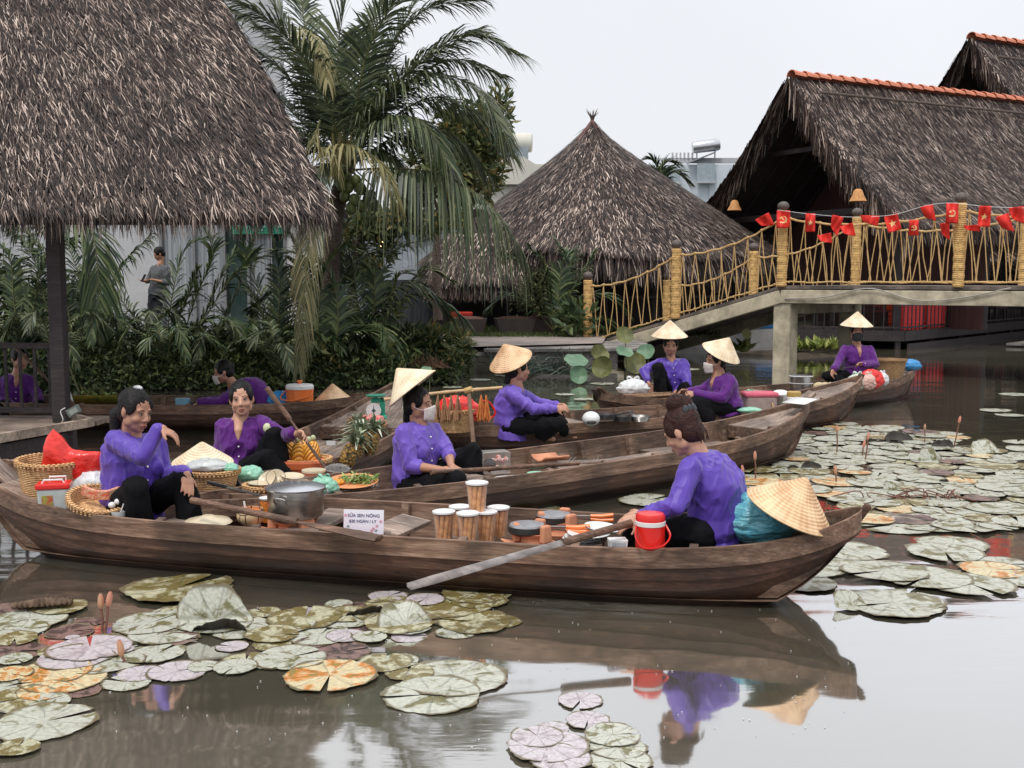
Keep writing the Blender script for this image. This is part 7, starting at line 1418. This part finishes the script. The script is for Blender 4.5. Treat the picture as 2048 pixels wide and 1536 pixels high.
# rightmost seller
t, P, q, og = person('woman with black mask and conical hat holding a knife in the farthest sampan', 14.6,
    dict(head=(1713, 664, -.02), neck=(1714, 689), shR=(1687, 699), shL=(1741, 699), elR=(1677, 725, -.12), wrR=(1668, 737, -.28), elL=(1750, 728, -.1), wrL=(1724, 729, -.3), pel=(1714, 754, .05), knR=(1655, 752, -.25), anR=(1700, 770, -.32), knL=(1748, 760, -.25), anL=(1705, 772, -.28), hatapex=(1715, 628, .0)),
    (-.05, -1, -.05), (0, -1, 0), vox=.0105, shirt=PURPLE, hem=.05, vneck=True, hstyle='low', hatd=(.02, -.08, 1), hatmat=STRAWP, mask='black', hands=dict(R=((-.3, -.3, -.7), (0, -.4, -.3), .5), L=((-.7, -.4, .1), (0, -.5, -.5), .9)), stout=1.05)
b = MB(); b.beam(at(1722, 729, 14.22), at(1686, 737, 14.2), .03, .008); tag(b.obj('knife', DARKM), 'dark knife held by the woman with the black mask', 'knife')
# foreground right, back turned
t, P, q, og = person('woman with auburn hair bun seen from behind at the right of the nearest sampan', 5.78,
    dict(head=(1364, 862, .02), neck=(1398, 902, 0), shL=(1380, 937, -.17), shR=(1432, 927, .17), elL=(1352, 1012, -.26), wrL=(1280, 1036, -.18), elR=(1385, 1000, .32), wrR=(1290, 1028, .28), mid=(1432, 992), pel=(1424, 1064, .02), hipL=(1398, 1075, -.1), hipR=(1425, 1068, .12), knL=(1274, 1058, -.13), anL=(1268, 1130, -.05), knR=(1282, 1052, .16), anR=(1275, 1120, .2)),
    (-.72, .45, -.52), (-.82, .4, 0), Up=(-.25, .1, 1), vox=.0065, shirt=BLUEV, skin=SKINL, hair=HAIRB, stout=1.12, hem=.06, hstyle='topbun', hands=dict(L=((-.8, -.2, -.2), (0, .5, -.6), .9), R=((-.8, 0, -.2), (0, .5, -.6), .9)), sleeve=.85, buttons=False)
b = MB()   # long back flap of the blouse hanging over the trousers
G = []
for u in np.linspace(-1, 1, 13):
    G.append([tuple(P['pel'] + V((.8, -.42, 0)) * (.13 - .03 * u * u) + V((.42, .8, 0)) * (.15 * u) * (1 + .1 * w) + V((0, 0, .1 - .2 * w)) + V((.012 * math.sin(u * 9), 0, .006 * math.sin(u * 5)))) for w in np.linspace(0, 1, 10)])
b.grid(G); b.obj('blouse_tail', BLUEV, t, smooth=True, solid=.006)
for k in range(5): b = MB(); b.ball((0, 0, 0), (.014, .008, .022)); o = b.obj('hair_clip', mat('smoky_clip', (.05, .06, .07), .15, None, 5, 0), t, smooth=True); o.location = q(-.05 + .025 * k, -.118 + .01 * abs(k - 2), .085 - .004 * k)
b = MB(); rw = random.Random(4)
for k in range(26): x0 = rw.uniform(-.05, .05); b.tube(spline([q(x0, -.09, -.02 + rw.uniform(-.02, .03)), q(x0 * 1.2, -.098, -.06), q(x0 * 1.2, -.078 - rw.uniform(0, .01), -.09 - rw.uniform(0, .02))], 5), .0012, 4)
for k in range(26): a = rw.uniform(0, 6.28); b.tube(spline([q(.05 * math.cos(a), -.05 + .05 * math.sin(a), .15), q(.075 * math.cos(a), -.055 + .07 * math.sin(a), .165 + rw.uniform(-.03, .03)), q(.085 * math.cos(a + .5), -.055 + .08 * math.sin(a + .5), .15 + rw.uniform(-.05, .04))], 5), .0013, 4)
b.obj('hair', HAIRB, t)
# behind the railing
t, P, q, og = person('woman in dark purple behind the deck railing at the left edge holding a paddle', 12.25,
    dict(head=(40, 718, -.02), neck=(34, 745), shR=(8, 760, -.05), shL=(62, 760, .05), elR=(2, 800, -.1), wrR=(30, 812, -.25), elL=(78, 795, -.1), wrL=(72, 812, -.25), pel=(32, 822, .05), knR=(10, 812, -.3), anR=(20, 840, -.3), knL=(80, 812, -.25), anL=(85, 840, -.3)),
    (.7, -.7, -.1), (.4, -.9, 0), vox=.0105, shirt=PURPLE, skin=SKIN, vneck=True, hstyle='low', hem=.05, hands=dict(R=((.2, -.2, -1), (0, -.4, 0), .6), L=((.0, -.2, -1), (0, -.4, 0), .6)), stout=1.05)
oar(at(28, 692, 11.9), at(150, 815, 11.7), .5, 'paddle held by the woman behind the deck railing', .018, .05)
# man on the bank
t, P, q, og = person('man in grey shirt standing on the bank looking down at a phone', 20.9,
    dict(head=(318, 508, 0), neck=(322, 528), shR=(306, 537, .12), shL=(336, 537, -.1), elR=(296, 562, .1), wrR=(290, 562, -.1), elL=(335, 566, -.12), wrL=(308, 560, -.2), pel=(314, 588, 0), hipR=(306, 592), hipL=(320, 592), knR=(301, 632), knL=(313, 634, -.05), anR=(292, 668), anL=(318, 670, -.05)),
    (-.75, -.35, -.5), (-.8, -.4, 0), vox=.013, shirt=mat('grey_patterned_shirt', (.13, .135, .14), .8, (.07, .075, .08), 30, .3), skin=SKIN, trouser=mat('navy_trousers', (.02, .022, .03), .8), hstyle='short', hem=.02, buttons=False, name='person', cat='man', grp=None, hands=dict(R=((-.8, -.3, .1), (0, 0, 1), .6), L=((-.8, -.2, .1), (0, 0, 1), .6)), sleeve=.3, stout=.95)
b = MB(); b.box(at(287, 556, 20.7), (.02, .08, .15), M=Matrix.Rotation(.5, 3, 'Y')); tag(b.obj('phone', DARKM), 'phone held up by the standing man', 'phone')
# ================================================================ water lilies
def inside(x, y, P):
    c = False; j = len(P) - 1
    for i in range(len(P)):
        if (P[i][1] > y) != (P[j][1] > y) and x < (P[j][0] - P[i][0]) * (y - P[i][1]) / (P[j][1] - P[i][1]) + P[i][0]: c = not c
        j = i
    return c
def padmat(name, pale, olive, ochre=None, cover=.5, rough=.3):
    m, t, b, L = newmat(name); co = t.nodes.new('ShaderNodeTexCoord'); oi = t.nodes.new('ShaderNodeObjectInfo')
    sp = t.nodes.new('ShaderNodeSeparateXYZ'); L(co.outputs['UV'], sp.inputs[0])
    at2 = t.nodes.new('ShaderNodeMath'); at2.operation = 'ARCTAN2'; L(sp.outputs['Y'], at2.inputs[0]); L(sp.outputs['X'], at2.inputs[1])
    ad = t.nodes.new('ShaderNodeVectorMath'); ad.operation = 'ADD'; cb = t.nodes.new('ShaderNodeCombineXYZ'); ml = t.nodes.new('ShaderNodeMath'); ml.operation = 'MULTIPLY'; ml.inputs[1].default_value = 40
    L(oi.outputs['Random'], ml.inputs[0]); L(ml.outputs[0], cb.inputs['X']); L(co.outputs['UV'], ad.inputs[0]); L(cb.outputs[0], ad.inputs[1])
    n = t.nodes.new('ShaderNodeTexNoise'); n.inputs['Scale'].default_value = 1.5; n.inputs['Detail'].default_value = 8; n.inputs['Roughness'].default_value = .65; n.inputs['Distortion'].default_value = .6; L(ad.outputs[0], n.inputs['Vector'])
    r = t.nodes.new('ShaderNodeValToRGB'); st = [(cover - .05, olive), (cover + .03, pale)]
    if ochre: st = [(cover - .06, olive), (cover - .02, ochre), (cover + .03, tuple(.5 * (p + q) for p, q in zip(ochre, pale))), (cover + .06, pale)]
    setramp(r, st); L(n.outputs[0], r.inputs[0])
    # radial veins
    mv = t.nodes.new('ShaderNodeMath'); mv.operation = 'MULTIPLY'; mv.inputs[1].default_value = 9; L(at2.outputs[0], mv.inputs[0])
    nn = t.nodes.new('ShaderNodeMath'); nn.operation = 'MULTIPLY_ADD'; nn.inputs[1].default_value = 3.0; L(n.outputs[0], nn.inputs[0]); L(mv.outputs[0], nn.inputs[2])
    sn = t.nodes.new('ShaderNodeMath'); sn.operation = 'SINE'; L(nn.outputs[0], sn.inputs[0]); vr = t.nodes.new('ShaderNodeMapRange'); vr.inputs[1].default_value = .86; vr.inputs[2].default_value = 1; vr.inputs[3].default_value = 1; vr.inputs[4].default_value = .7; L(sn.outputs[0], vr.inputs[0])
    n3 = t.nodes.new('ShaderNodeTexNoise'); n3.inputs['Scale'].default_value = 9; n3.inputs['Detail'].default_value = 7; L(ad.outputs[0], n3.inputs['Vector']); r3 = t.nodes.new('ShaderNodeMapRange'); r3.inputs[1].default_value = .36; r3.inputs[2].default_value = .6; r3.inputs[3].default_value = .8; r3.inputs[4].default_value = 1.06; L(n3.outputs[0], r3.inputs[0])
    sc3 = t.nodes.new('ShaderNodeVectorMath'); sc3.operation = 'SCALE'; L(r.outputs[0], sc3.inputs[0]); L(r3.outputs[0], sc3.inputs['Scale'])
    mx = t.nodes.new('ShaderNodeMixRGB'); mx.blend_type = 'MULTIPLY'; mx.inputs[0].default_value = 1; L(sc3.outputs[0], mx.inputs[1]); L(vr.outputs[0], mx.inputs[2])
    ln = t.nodes.new('ShaderNodeVectorMath'); ln.operation = 'LENGTH'; L(co.outputs['UV'], ln.inputs[0]); rm = t.nodes.new('ShaderNodeMapRange'); rm.inputs[1].default_value = .93; rm.inputs[2].default_value = .985; L(ln.outputs['Value'], rm.inputs[0]); mr2 = t.nodes.new('ShaderNodeMixRGB'); mr2.inputs[2].default_value = (.16, .13, .07, 1); L(rm.outputs[0], mr2.inputs[0]); L(mx.outputs[0], mr2.inputs[1]); L(mr2.outputs[0], b.inputs['Base Color'])
    hv = t.nodes.new('ShaderNodeMath'); hv.operation = 'MULTIPLY_ADD'; hv.inputs[1].default_value = .6; L(n.outputs[0], hv.inputs[0]); L(vr.outputs[0], hv.inputs[2])
    bp = t.nodes.new('ShaderNodeBump'); bp.inputs['Strength'].default_value = .5; bp.inputs['Distance'].default_value = .008; L(hv.outputs[0], bp.inputs['Height']); L(bp.outputs[0], b.inputs['Normal'])
    b.inputs['Roughness'].default_value = rough; b.inputs['Specular IOR Level'].default_value = .8; return m
PADM = {'g': padmat('lily_pad_grey_green', (.50, .51, .43), (.17, .155, .06), cover=.45), 'y': padmat('lily_pad_olive', (.5, .48, .33), (.19, .15, .05), cover=.53), 'o': padmat('lily_pad_orange', (.66, .56, .34), (.3, .22, .06), (.62, .2, .02), .45), 'p': padmat('lily_pad_pink_grey', (.55, .5, .52), (.4, .34, .36), cover=.45), 'b': padmat('lily_pad_brown', (.24, .15, .13), (.07, .045, .04), cover=.5)}
def padmesh(seed, raise_=0.0, curl=0.0, serr=True, fold=0.0):
    rs = random.Random(seed); b = MB(); na = 96; nr = 9; cut = rs.uniform(.05, .16); G = []; flat = []
    for i in range(nr):
        rr = i / (nr - 1); row = []
        for k in range(na + 1):
            a = cut + (2 * PI - 2 * cut) * k / na; a2 = a if rr > .05 else a; j = 1 + .045 * math.sin(3 * a + seed) + .025 * math.sin(7 * a + seed * 2) + .015 * math.sin(13 * a + seed * 5) - (.09 if abs(a - 2.2 - .4 * (seed % 7)) < .07 and seed % 2 else 0)
            e = (.018 if (k % 4 in (1, 2)) else 0) if (i == nr - 1 and serr) else 0; z = .010 * math.sin(2.3 * a + seed) * rr + .007 * math.sin(9 * a + seed) * rr ** 2 + (.03 if i == nr - 1 else 0) * (.5 + .5 * math.sin(a * 3 + seed)) + raise_ * rr * rr * max(0, math.cos(a - seed)) ** 2
            x, y = rr * (j + e) * math.cos(a), rr * (j + e) * math.sin(a); zz = z + .02; flat.append((x, y))
            if curl: # one side folds up
                u = x * math.cos(seed) + y * math.sin(seed)
                if u > .1: w_ = (u - .1) * curl; x -= math.cos(seed) * (u - .1) * (1 - math.cos(w_) * 1.0) ; y -= math.sin(seed) * (u - .1) * (1 - math.cos(w_)); zz += (u - .1) * math.sin(min(w_, 2.2))
            if fold:
                u = y * math.cos(.3) - x * math.sin(.3)
                if u > .0: w_ = min(u * 5, 1) * fold; y0 = y; y = y - u * (1 - math.cos(w_)); zz += u * math.sin(w_) + .06 * math.sin(x * 6) * u
            row.append((x, y, zz))
        G.append(row)
    b.grid(G); me = b.mesh('lily_pad'); uv = me.uv_layers.new(name='UVMap'); li = np.empty(len(me.loops), np.int32); me.loops.foreach_get('vertex_index', li); uv.data.foreach_set('uv', np.array(flat, np.float32)[li].ravel()); return me
PM_ = {}
def pad(px, py, wpx_, kind='g', lab=None, seed=None, var=None, z=.004, grp='lily pads', cat='lily pad'):
    seed = seed if seed is not None else random.randint(0, 11); key = (seed, kind, var)
    if key not in PM_:
        me = padmesh(seed, .25 if var == 'raise' else 0, 2.1 if var == 'curl' else 0, fold=1.35 if var == 'fold' else (1.0 if var == 'half' else 0)); me.materials.append(PADM[kind]); me.polygons.foreach_set('use_smooth', [True] * len(me.polygons)); PM_[key] = me
    p = on(px, py, 0); o = bpy.data.objects.new('lily_pad', PM_[key]); C.objects.link(o); r = wpx_ * p.y / 2190 / 2 ; o.location = (p.x, p.y, z + random.uniform(0, .008)); o.scale = (r, r, r if var else r * .6)
    o.rotation_euler = (random.uniform(-.015, .015), random.uniform(-.015, .015), random.uniform(0, 6.28) if var is None else 0); tag(o, lab, cat, grp); return o
TONE = {'g': 'grey green', 'y': 'olive', 'o': 'orange blotched', 'p': 'pinkish grey', 'b': 'brown'}
FG = [(357, 1180, 216, 'y', 'olive lily pad with pale rim floating alone under the left half of the nearest sampan'), (435, 1176, 60, 'y', 'small olive pad overlapping the right end of the lone olive pad'),
      (60, 1240, 150, 'g', 'grey green pad at the left edge above the red reflection'), (40, 1262, 110, 'g', 'grey green pad at the left edge below its twin'), (120, 1218, 110, 'y', 'thin olive pad under the brown curled leaf'), (30, 1281, 90, 'y', 'small olive pad at the left edge beside the red reflection'),
      (300, 1250, 150, 'g', 'grey green pad right of the pair of buds'), (330, 1268, 150, 'g', 'large grey green pad touching the upright leaf from below'), (345, 1230, 100, 'g', 'pale pad just left of the upright leaf'), (145, 1277, 30, 'p', 'tiny pink pad inside the red reflection'),
      (180, 1300, 170, 'p', 'wide pinkish grey pad below the pair of buds'), (150, 1318, 150, 'p', 'pinkish grey pad overlapping the wide one from below'), (240, 1303, 60, 'p', 'small pinkish pad between the buds and the big green pad'),
      (30, 1320, 70, 'g', 'pale pad at the left edge level with the pinkish pads'), (110, 1345, 150, 'o', 'orange and cream pad at left, upper of two'), (130, 1360, 170, 'o', 'orange blotched pad at left, lower of two'), (20, 1352, 90, 'o', 'cream pad touching the left edge beside the orange ones'),
      (90, 1385, 110, 'o', 'orange and cream pad below the two at left'), (45, 1400, 140, 'y', 'olive and cream pad at the left edge above the biggest corner pad'), (35, 1412, 90, 'g', 'pale sliver of pad under the olive one at the left edge'), (90, 1447, 200, 'g', 'biggest notched pale pad in the lower left corner'),
      (35, 1500, 90, 'y', 'olive and cream pad cut by the bottom left corner'), (280, 1350, 90, 'p', 'small pinkish pad right of the orange pads'), (407, 1336, 66, 'g', 'small round pale pad alone in the dark water'), (470, 1338, 90, 'g', 'narrow pale pad left of the large veined one'),
      (225, 1325, 130, 'g', 'green grey pad around the base of the single bud'), (560, 1250, 150, 'g', 'pale pad at the upper edge of the raft right of the upright leaf'), (610, 1240, 150, 'y', 'olive and pale pad behind the raft centre'), (480, 1262, 120, 'g', 'grey pad under the right side of the upright leaf'),
      (545, 1272, 110, 'y', 'olive pad in the middle of the raft'), (640, 1272, 130, 'g', 'grey green pad at the raft centre'), (580, 1318, 150, 'g', 'large pale veined pad at the lower edge of the raft'), (545, 1325, 100, 'g', 'pale pad under the large veined one'),
      (690, 1240, 130, 'g', 'pale pad left of the folded grey leaf'), (700, 1232, 110, 'y', 'olive green pad behind the folded grey leaf'), (740, 1278, 72, 'g', 'small pale oval pad under the raft'), (800, 1248, 150, 'y', 'olive brown pad under the folded grey leaf'), (780, 1210, 100, 'y', 'olive pad at the top of the raft near the oar tip'),
      (955, 1190, 144, 'y', 'olive green pad at the right top end of the raft'), (960, 1205, 110, 'y', 'olive pad under the top right one'), (905, 1212, 170, 'y', 'wide pale olive pad right of the folded leaf'), (950, 1246, 150, 'y', 'brown olive pad at the right bottom end of the raft'), (850, 1203, 80, 'p', 'grey pad between the folded leaf and the right end'),
      (660, 1354, 192, 'o', 'bright orange blotched pad alone below the raft'), (770, 1328, 110, 'y', 'olive pad under the pale one right of the orange pad'), (795, 1325, 90, 'g', 'pale pad resting on an olive one right of the orange pad'), (910, 1358, 212, 'g', 'large pale veined pad with olive centre at middle bottom'),
      (865, 1392, 202, 'g', 'large pale pad overlapped from above at middle bottom'), (820, 1347, 100, 'y', 'narrow olive pad between the two large pads and the orange one'), (1160, 1403, 92, 'p', 'small faded pinkish pad alone in the bright water'), (1175, 1444, 90, 'p', 'broken pinkish pad below the small faded one'),
      (1105, 1460, 70, 'p', 'round pinkish pad above the bottom cluster'), (1095, 1495, 170, 'p', 'wide faded pink pad in the bottom cluster'), (1075, 1478, 110, 'p', 'faded pink pad at the left of the bottom cluster'), (1225, 1475, 116, 'g', 'faded grey pad at the right top of the bottom cluster'), (1235, 1497, 120, 'g', 'faded grey pad at the right of the bottom cluster'), (1240, 1524, 130, 'g', 'faded grey pad cut by the bottom edge'), (1120, 1520, 130, 'p', 'faded pink pad cut by the bottom edge'),
      (1060, 1020, 120, 'y', 'olive pad showing between the two nearest sampans behind the waffle irons'), (1296, 1003, 118, 'g', 'pale pad between the two nearest sampans behind the black knee'),
      (1785, 1210, 200, 'g', 'pale pad with folded tip floating alone right of the bow'), (1812, 1203, 150, 'g', 'pale pad lying on the lone pad right of the bow')]
for a in FG: pad(a[0], a[1], a[2], a[3], a[4])
rs = random.Random(5); pl = []; under = [(0, 1205), (240, 1225), (420, 1225), (560, 1225), (760, 1190), (930, 1190), (1020, 1205), (1010, 1255), (760, 1285), (640, 1340), (430, 1350), (260, 1370), (120, 1420), (0, 1430)]
tt_ = 0
while len(pl) < 46 and tt_ < 4000:
    tt_ += 1; x, y = rs.uniform(0, 1020), rs.uniform(1195, 1430)
    if not inside(x, y, under): continue
    w = on(x, y, 0); r = rs.uniform(.07, .14)
    if any((w.x - q[0]) ** 2 + (w.y - q[1]) ** 2 < (.8 * (r + q[2])) ** 2 for q in pl): continue
    pl.append((w.x, w.y, r)); k = rs.choices('gybp', (4, 5, 3, 3))[0]; pad(x, y, 2 * r * 2190 / w.y, k, {'g': 'small grey green pad tucked under the larger pads of the near raft', 'y': 'small olive pad tucked under the larger pads of the near raft', 'p': 'small pinkish pad tucked under the larger pads of the near raft', 'b': 'small brown pad tucked under the larger pads of the near raft'}[k], rs.randint(0, 11), None, .0, 'small pads of the near raft')
# the field on the right: real leaves packed over the water
fieldpoly = [(1500, 905), (1600, 868), (1690, 850), (1905, 868), (1935, 905), (2060, 900), (2060, 1065), (1900, 1060), (1830, 1040), (1740, 1050), (1660, 1000), (1600, 985), (1500, 980), (1478, 940)]
rs = random.Random(11); placed = []; tries = 0
while len(placed) < 230 and tries < 9000:
    tries += 1; x, y = rs.uniform(1478, 2075), rs.uniform(850, 1066)
    if not inside(x, y, fieldpoly): continue
    w = on(x, y, 0); r = rs.uniform(.12, .225)
    if any((w.x - q[0]) ** 2 + (w.y - q[1]) ** 2 < (.68 * (r + q[2])) ** 2 for q in placed): continue
    placed.append((w.x, w.y, r)); k = rs.choices('ggggyob', (9, 9, 9, 9, 7, 2.6, 3))[0]
    pad(x, y, 2 * r * 2190 / w.y, k, {'g': 'grey green lily pad in the dense raft right of the sampans', 'y': 'olive lily pad in the dense raft right of the sampans', 'o': 'orange blotched lily pad in the dense raft right of the sampans', 'b': 'brown lily pad in the dense raft right of the sampans'}[k], rs.randint(0, 11), None, .004 + .012 * rs.random(), 'lily pads of the dense raft')
for x, y, w, k, lab in ((1700, 1105, 150, 'g', 'grey pad just right of the bow tip, upper'), (1680, 1120, 130, 'g', 'grey pad just right of the bow tip, lower'), (1620, 1140, 130, 'g', 'pale pad half hidden behind the bow'), (1610, 1168, 130, 'g', 'pale pad at the waterline end of the nearest sampan'), (1770, 1146, 170, 'g', 'veined pale pad right of the bow'),
                        (1850, 1158, 180, 'g', 'veined pale pad in the lower row, middle'), (1940, 1172, 170, 'g', 'wide veined pale pad at the front of the lower row'), (1905, 1092, 140, 'g', 'pale pad under the hammer flag reflection, upper of two'), (1890, 1108, 150, 'g', 'pale pad under the hammer flag reflection, lower of two'), (2000, 1130, 120, 'g', 'pale pad near the right edge above the orange one'),
                        (1985, 1142, 130, 'o', 'orange blotched pad near the right edge of the lower row'), (2040, 1160, 110, 'g', 'pale pad cut by the right edge in the lower row'), (1860, 1048, 170, 'g', 'pale pad right of the red reflections'), (1790, 1052, 160, 'g', 'pale pad among the red reflections'), (2030, 790, 60, 'g', 'small pale pad far right before the platform'), (1990, 822, 60, 'g', 'upper of two small pale pads at far right'), (2020, 832, 58, 'g', 'lower of two small pale pads at far right'), (2035, 885, 56, 'g', 'small pad at the right edge above the dense raft'), (1880, 868, 60, 'g', 'outermost small pad at the top right of the dense raft')):
    pad(x, y, w, k, lab)
for i, (x, y, w) in enumerate(((1205, 768, 50), (1170, 800, 46), (1240, 812, 40), (1130, 790, 40), (960, 760, 44), (1010, 752, 40), (1380, 740, 40), (905, 775, 40))):
    pad(x, y, w, 'g', ('small far pad by the drooping lotus leaf', 'small far pad in the green reflections', 'small far pad left of the white bag', 'small far pad right of the tan hat', 'small far pad left of the tan hat', 'small far pad behind the tan hat', 'small far pad between the two conical hats', 'small far pad above the carrying pole')[i])
# dark upright leaves standing out of the raft
UPM = {'d': mat('dark_leaf_underside', (.05, .045, .03), .6, (.025, .02, .018), 9, .4), 'w': mat('pale_upright_leaf', (.40, .42, .40), .5, (.2, .22, .2), 5, .9, stretch=(6, 6, .8), dist=.012)}
def upright(px, py, w, h, kind, lab, ang=0, lean=.35, under=None):
    p = on(px, py, 0); s = p.y / 2190; t = thing('upturned_leaf', lab, 'lily leaf', p, 0, 'leaves standing up out of the water'); W_, H_ = w * s, h * s; b = MB(); G = []
    for i in range(15):
        u = i / 14 * 2 - 1; row = []
        for j in range(8):
            v = j / 7; hh = max(0, 1 - abs(u) ** 2.2) ** .5 * (1 + .05 * math.sin(u * 14) + .14 * math.sin(u * 2.2 + px)); x = u * W_ / 2 * (1 + .06 * v); z = H_ * v * hh; row.append((x + .06 * W_ * v * math.sin(px), lean * H_ * v + .10 * H_ * math.sin(v * 3.1) + .05 * W_ * math.sin(u * 5 + px) * (1 - .4 * v) + .008 * math.sin(u * 26) * v, z - .004))
        G.append(row)
    b.grid(G); o = b.obj('blade', UPM[kind], t, smooth=True, solid=.003); t.rotation_euler = (0, 0, ang)
    if under: o = pad(px, py + h * .2, w * 1.15, under, None, cat=None, grp=None); o.parent = t; o.name = 'lower_half'; o.location = (0, -.02, .012);
UPM['w'] = PADM['g']
for x, y, w, v_, sd, lab in ((432, 1248, 150, 'fold', 3, 'large pale leaf folded upright with a red bud before it at left'), (812, 1256, 110, 'half', 5, 'pale leaf folded up like a sail in the middle of the raft'), (1862, 925, 56, 'fold', 2, 'tall pale folded leaf beside the rightmost bud'), (1975, 912, 70, 'half', 4, 'pale grey domed leaf near the right edge'), (1784, 985, 40, 'fold', 1, 'small green cupped leaf in the middle of the dense raft'), (1700, 1215, 70, 'half', 7, 'small folded tip of the lone pad right of the bow')):
    pad(x, y, w, 'g', lab, sd, v_, grp='leaves standing up out of the water', cat='lily leaf')
for a in ((440, 1262, 110, 30, 'd', 'dark curled underside at the foot of the large folded leaf', .1, -.6), (735, 1232, 90, 24, 'd', 'dark folded leaf edge left of the sail shaped leaf', .2, -.5),
          (1800, 885, 60, 22, 'd', 'widest dark upturned leaf at the back of the dense raft', 0, .4), (1744, 886, 26, 10, 'd', 'small dark upturned leaf behind the twin buds', 0, .3), (1594, 905, 26, 10, 'd', 'small dark leaf near the second sampan bow', 0, .3), (1585, 940, 28, 10, 'd', 'low dark leaf left of the dark domed one', 0, .3), (1624, 940, 44, 18, 'd', 'dark domed leaf near the front of the dense raft', 0, .3),
          (1890, 898, 44, 22, 'd', 'dark leaf behind the tall pale folded one', 0, .3), (1890, 968, 20, 12, 'd', 'tiny dark folded leaf right of the cupped one', 0, .3)): upright(*a)
t = thing('withered_leaf', 'brown withered curled leaf floating at the far left', 'leaf', on(85, 1222)); b = MB(); G = []
for i in range(26):
    u = i / 25; r_ = .05 * (1 - .4 * abs(2 * u - 1)); G.append([(-.14 + .28 * u, r_ * math.cos(a) * .9 + .01 * math.sin(u * 70), .03 + r_ * .7 * math.sin(a) + .004 * math.sin(u * 90)) for a in np.linspace(-.8, 3.0, 9)])
b.grid(G); b.obj('blade', mat('withered_brown', (.16, .1, .06), .8, (.07, .04, .025), 20, .5), t, smooth=True, solid=.003); t.rotation_euler = (0, 0, .3)
BUD = mat('pink_bud', (.62, .2, .16), .5, (.45, .3, .16), 14, .2, stretch=(1, 1, .3)); STALK = mat('bud_stalk', (.2, .09, .06), .6)
def bud(px, py, ptx, pty, lab, s=1.0, Y=None):
    p = on(px, py, 0); e = at(ptx, pty, p.y) - p; t = thing('lily_bud', lab, 'flower bud', p, 0, 'water lily buds'); k = s * .075; d = e.normalized(); c = e - d * k
    b = MB(); b.tube(spline([V((0, 0, -.03)), c * .5 + V((.006, 0, 0)), c], 8), .0065 * s, 7); b.obj('stalk', STALK, t, smooth=True)
    for j in range(4):
        a = j * PI / 2 + .4; b = MB(); q = d.to_track_quat('Z', 'Y').to_matrix(); b.lathe([(0, 0), (.008 * s, k * .12), (.0115 * s, k * .4), (.009 * s, k * .75), (.003 * s, k)], 12, c + q @ V((.0035 * math.cos(a), .0035 * math.sin(a), 0)), q); b.obj('petal', BUD, t, smooth=True)
for a in ((203, 1262, 201, 1187, 'taller left bud of the pair at lower left'), (208, 1262, 221, 1183, 'right bud of the pair at lower left'), (247, 1328, 238, 1280, 'short bud alone below the pair'), (402, 1222, 400, 1180, 'red bud in front of the large folded leaf'),
          (1510, 962, 1510, 902, 'bud standing right of the purple blouse shoulder'), (1490, 975, 1484, 930, 'lower bud at the edge of the second sampan hull', .9), (1478, 975, 1476, 944, 'tiny bud beside the lower bud by the hull', .7), (1673, 908, 1674, 850, 'straight bud at the back left of the raft'), (1729, 922, 1738, 864, 'taller bud of the touching pair in the raft'), (1722, 915, 1730, 880, 'shorter bud of the touching pair in the raft'),
          (1671, 968, 1671, 930, 'orange bud before the dark reflections'), (1848, 888, 1850, 848, 'thin brown bud behind the tall pale leaf', .8), (1906, 896, 1921, 832, 'rightmost tallest pink bud')): bud(*a)
t = thing('dead_stalks', 'tangle of bent brown stalks in the right raft', 'stalks', on(1790, 1000)); b = MB()
for k in range(12): x = random.uniform(-.5, .5); b.tube(spline([(x, 0, -.01), (x + random.uniform(-.1, .1), 0, random.uniform(.03, .1)), (x + random.uniform(-.3, .3), random.uniform(-.1, .1), .01)], 8), .005, 5)
b.obj('stalks', STALK, t)
n_ = 140; b = MB()
for k in range(n_): p = on(random.uniform(0, 1700), random.uniform(1200, 1500)); s = random.uniform(.002, .005); b.box((p.x, p.y, .003), (s, s * random.uniform(.6, 1.6), .002), rz=k)
tag(b.obj('floating_specks', WHITEP), None, None, kind='stuff')
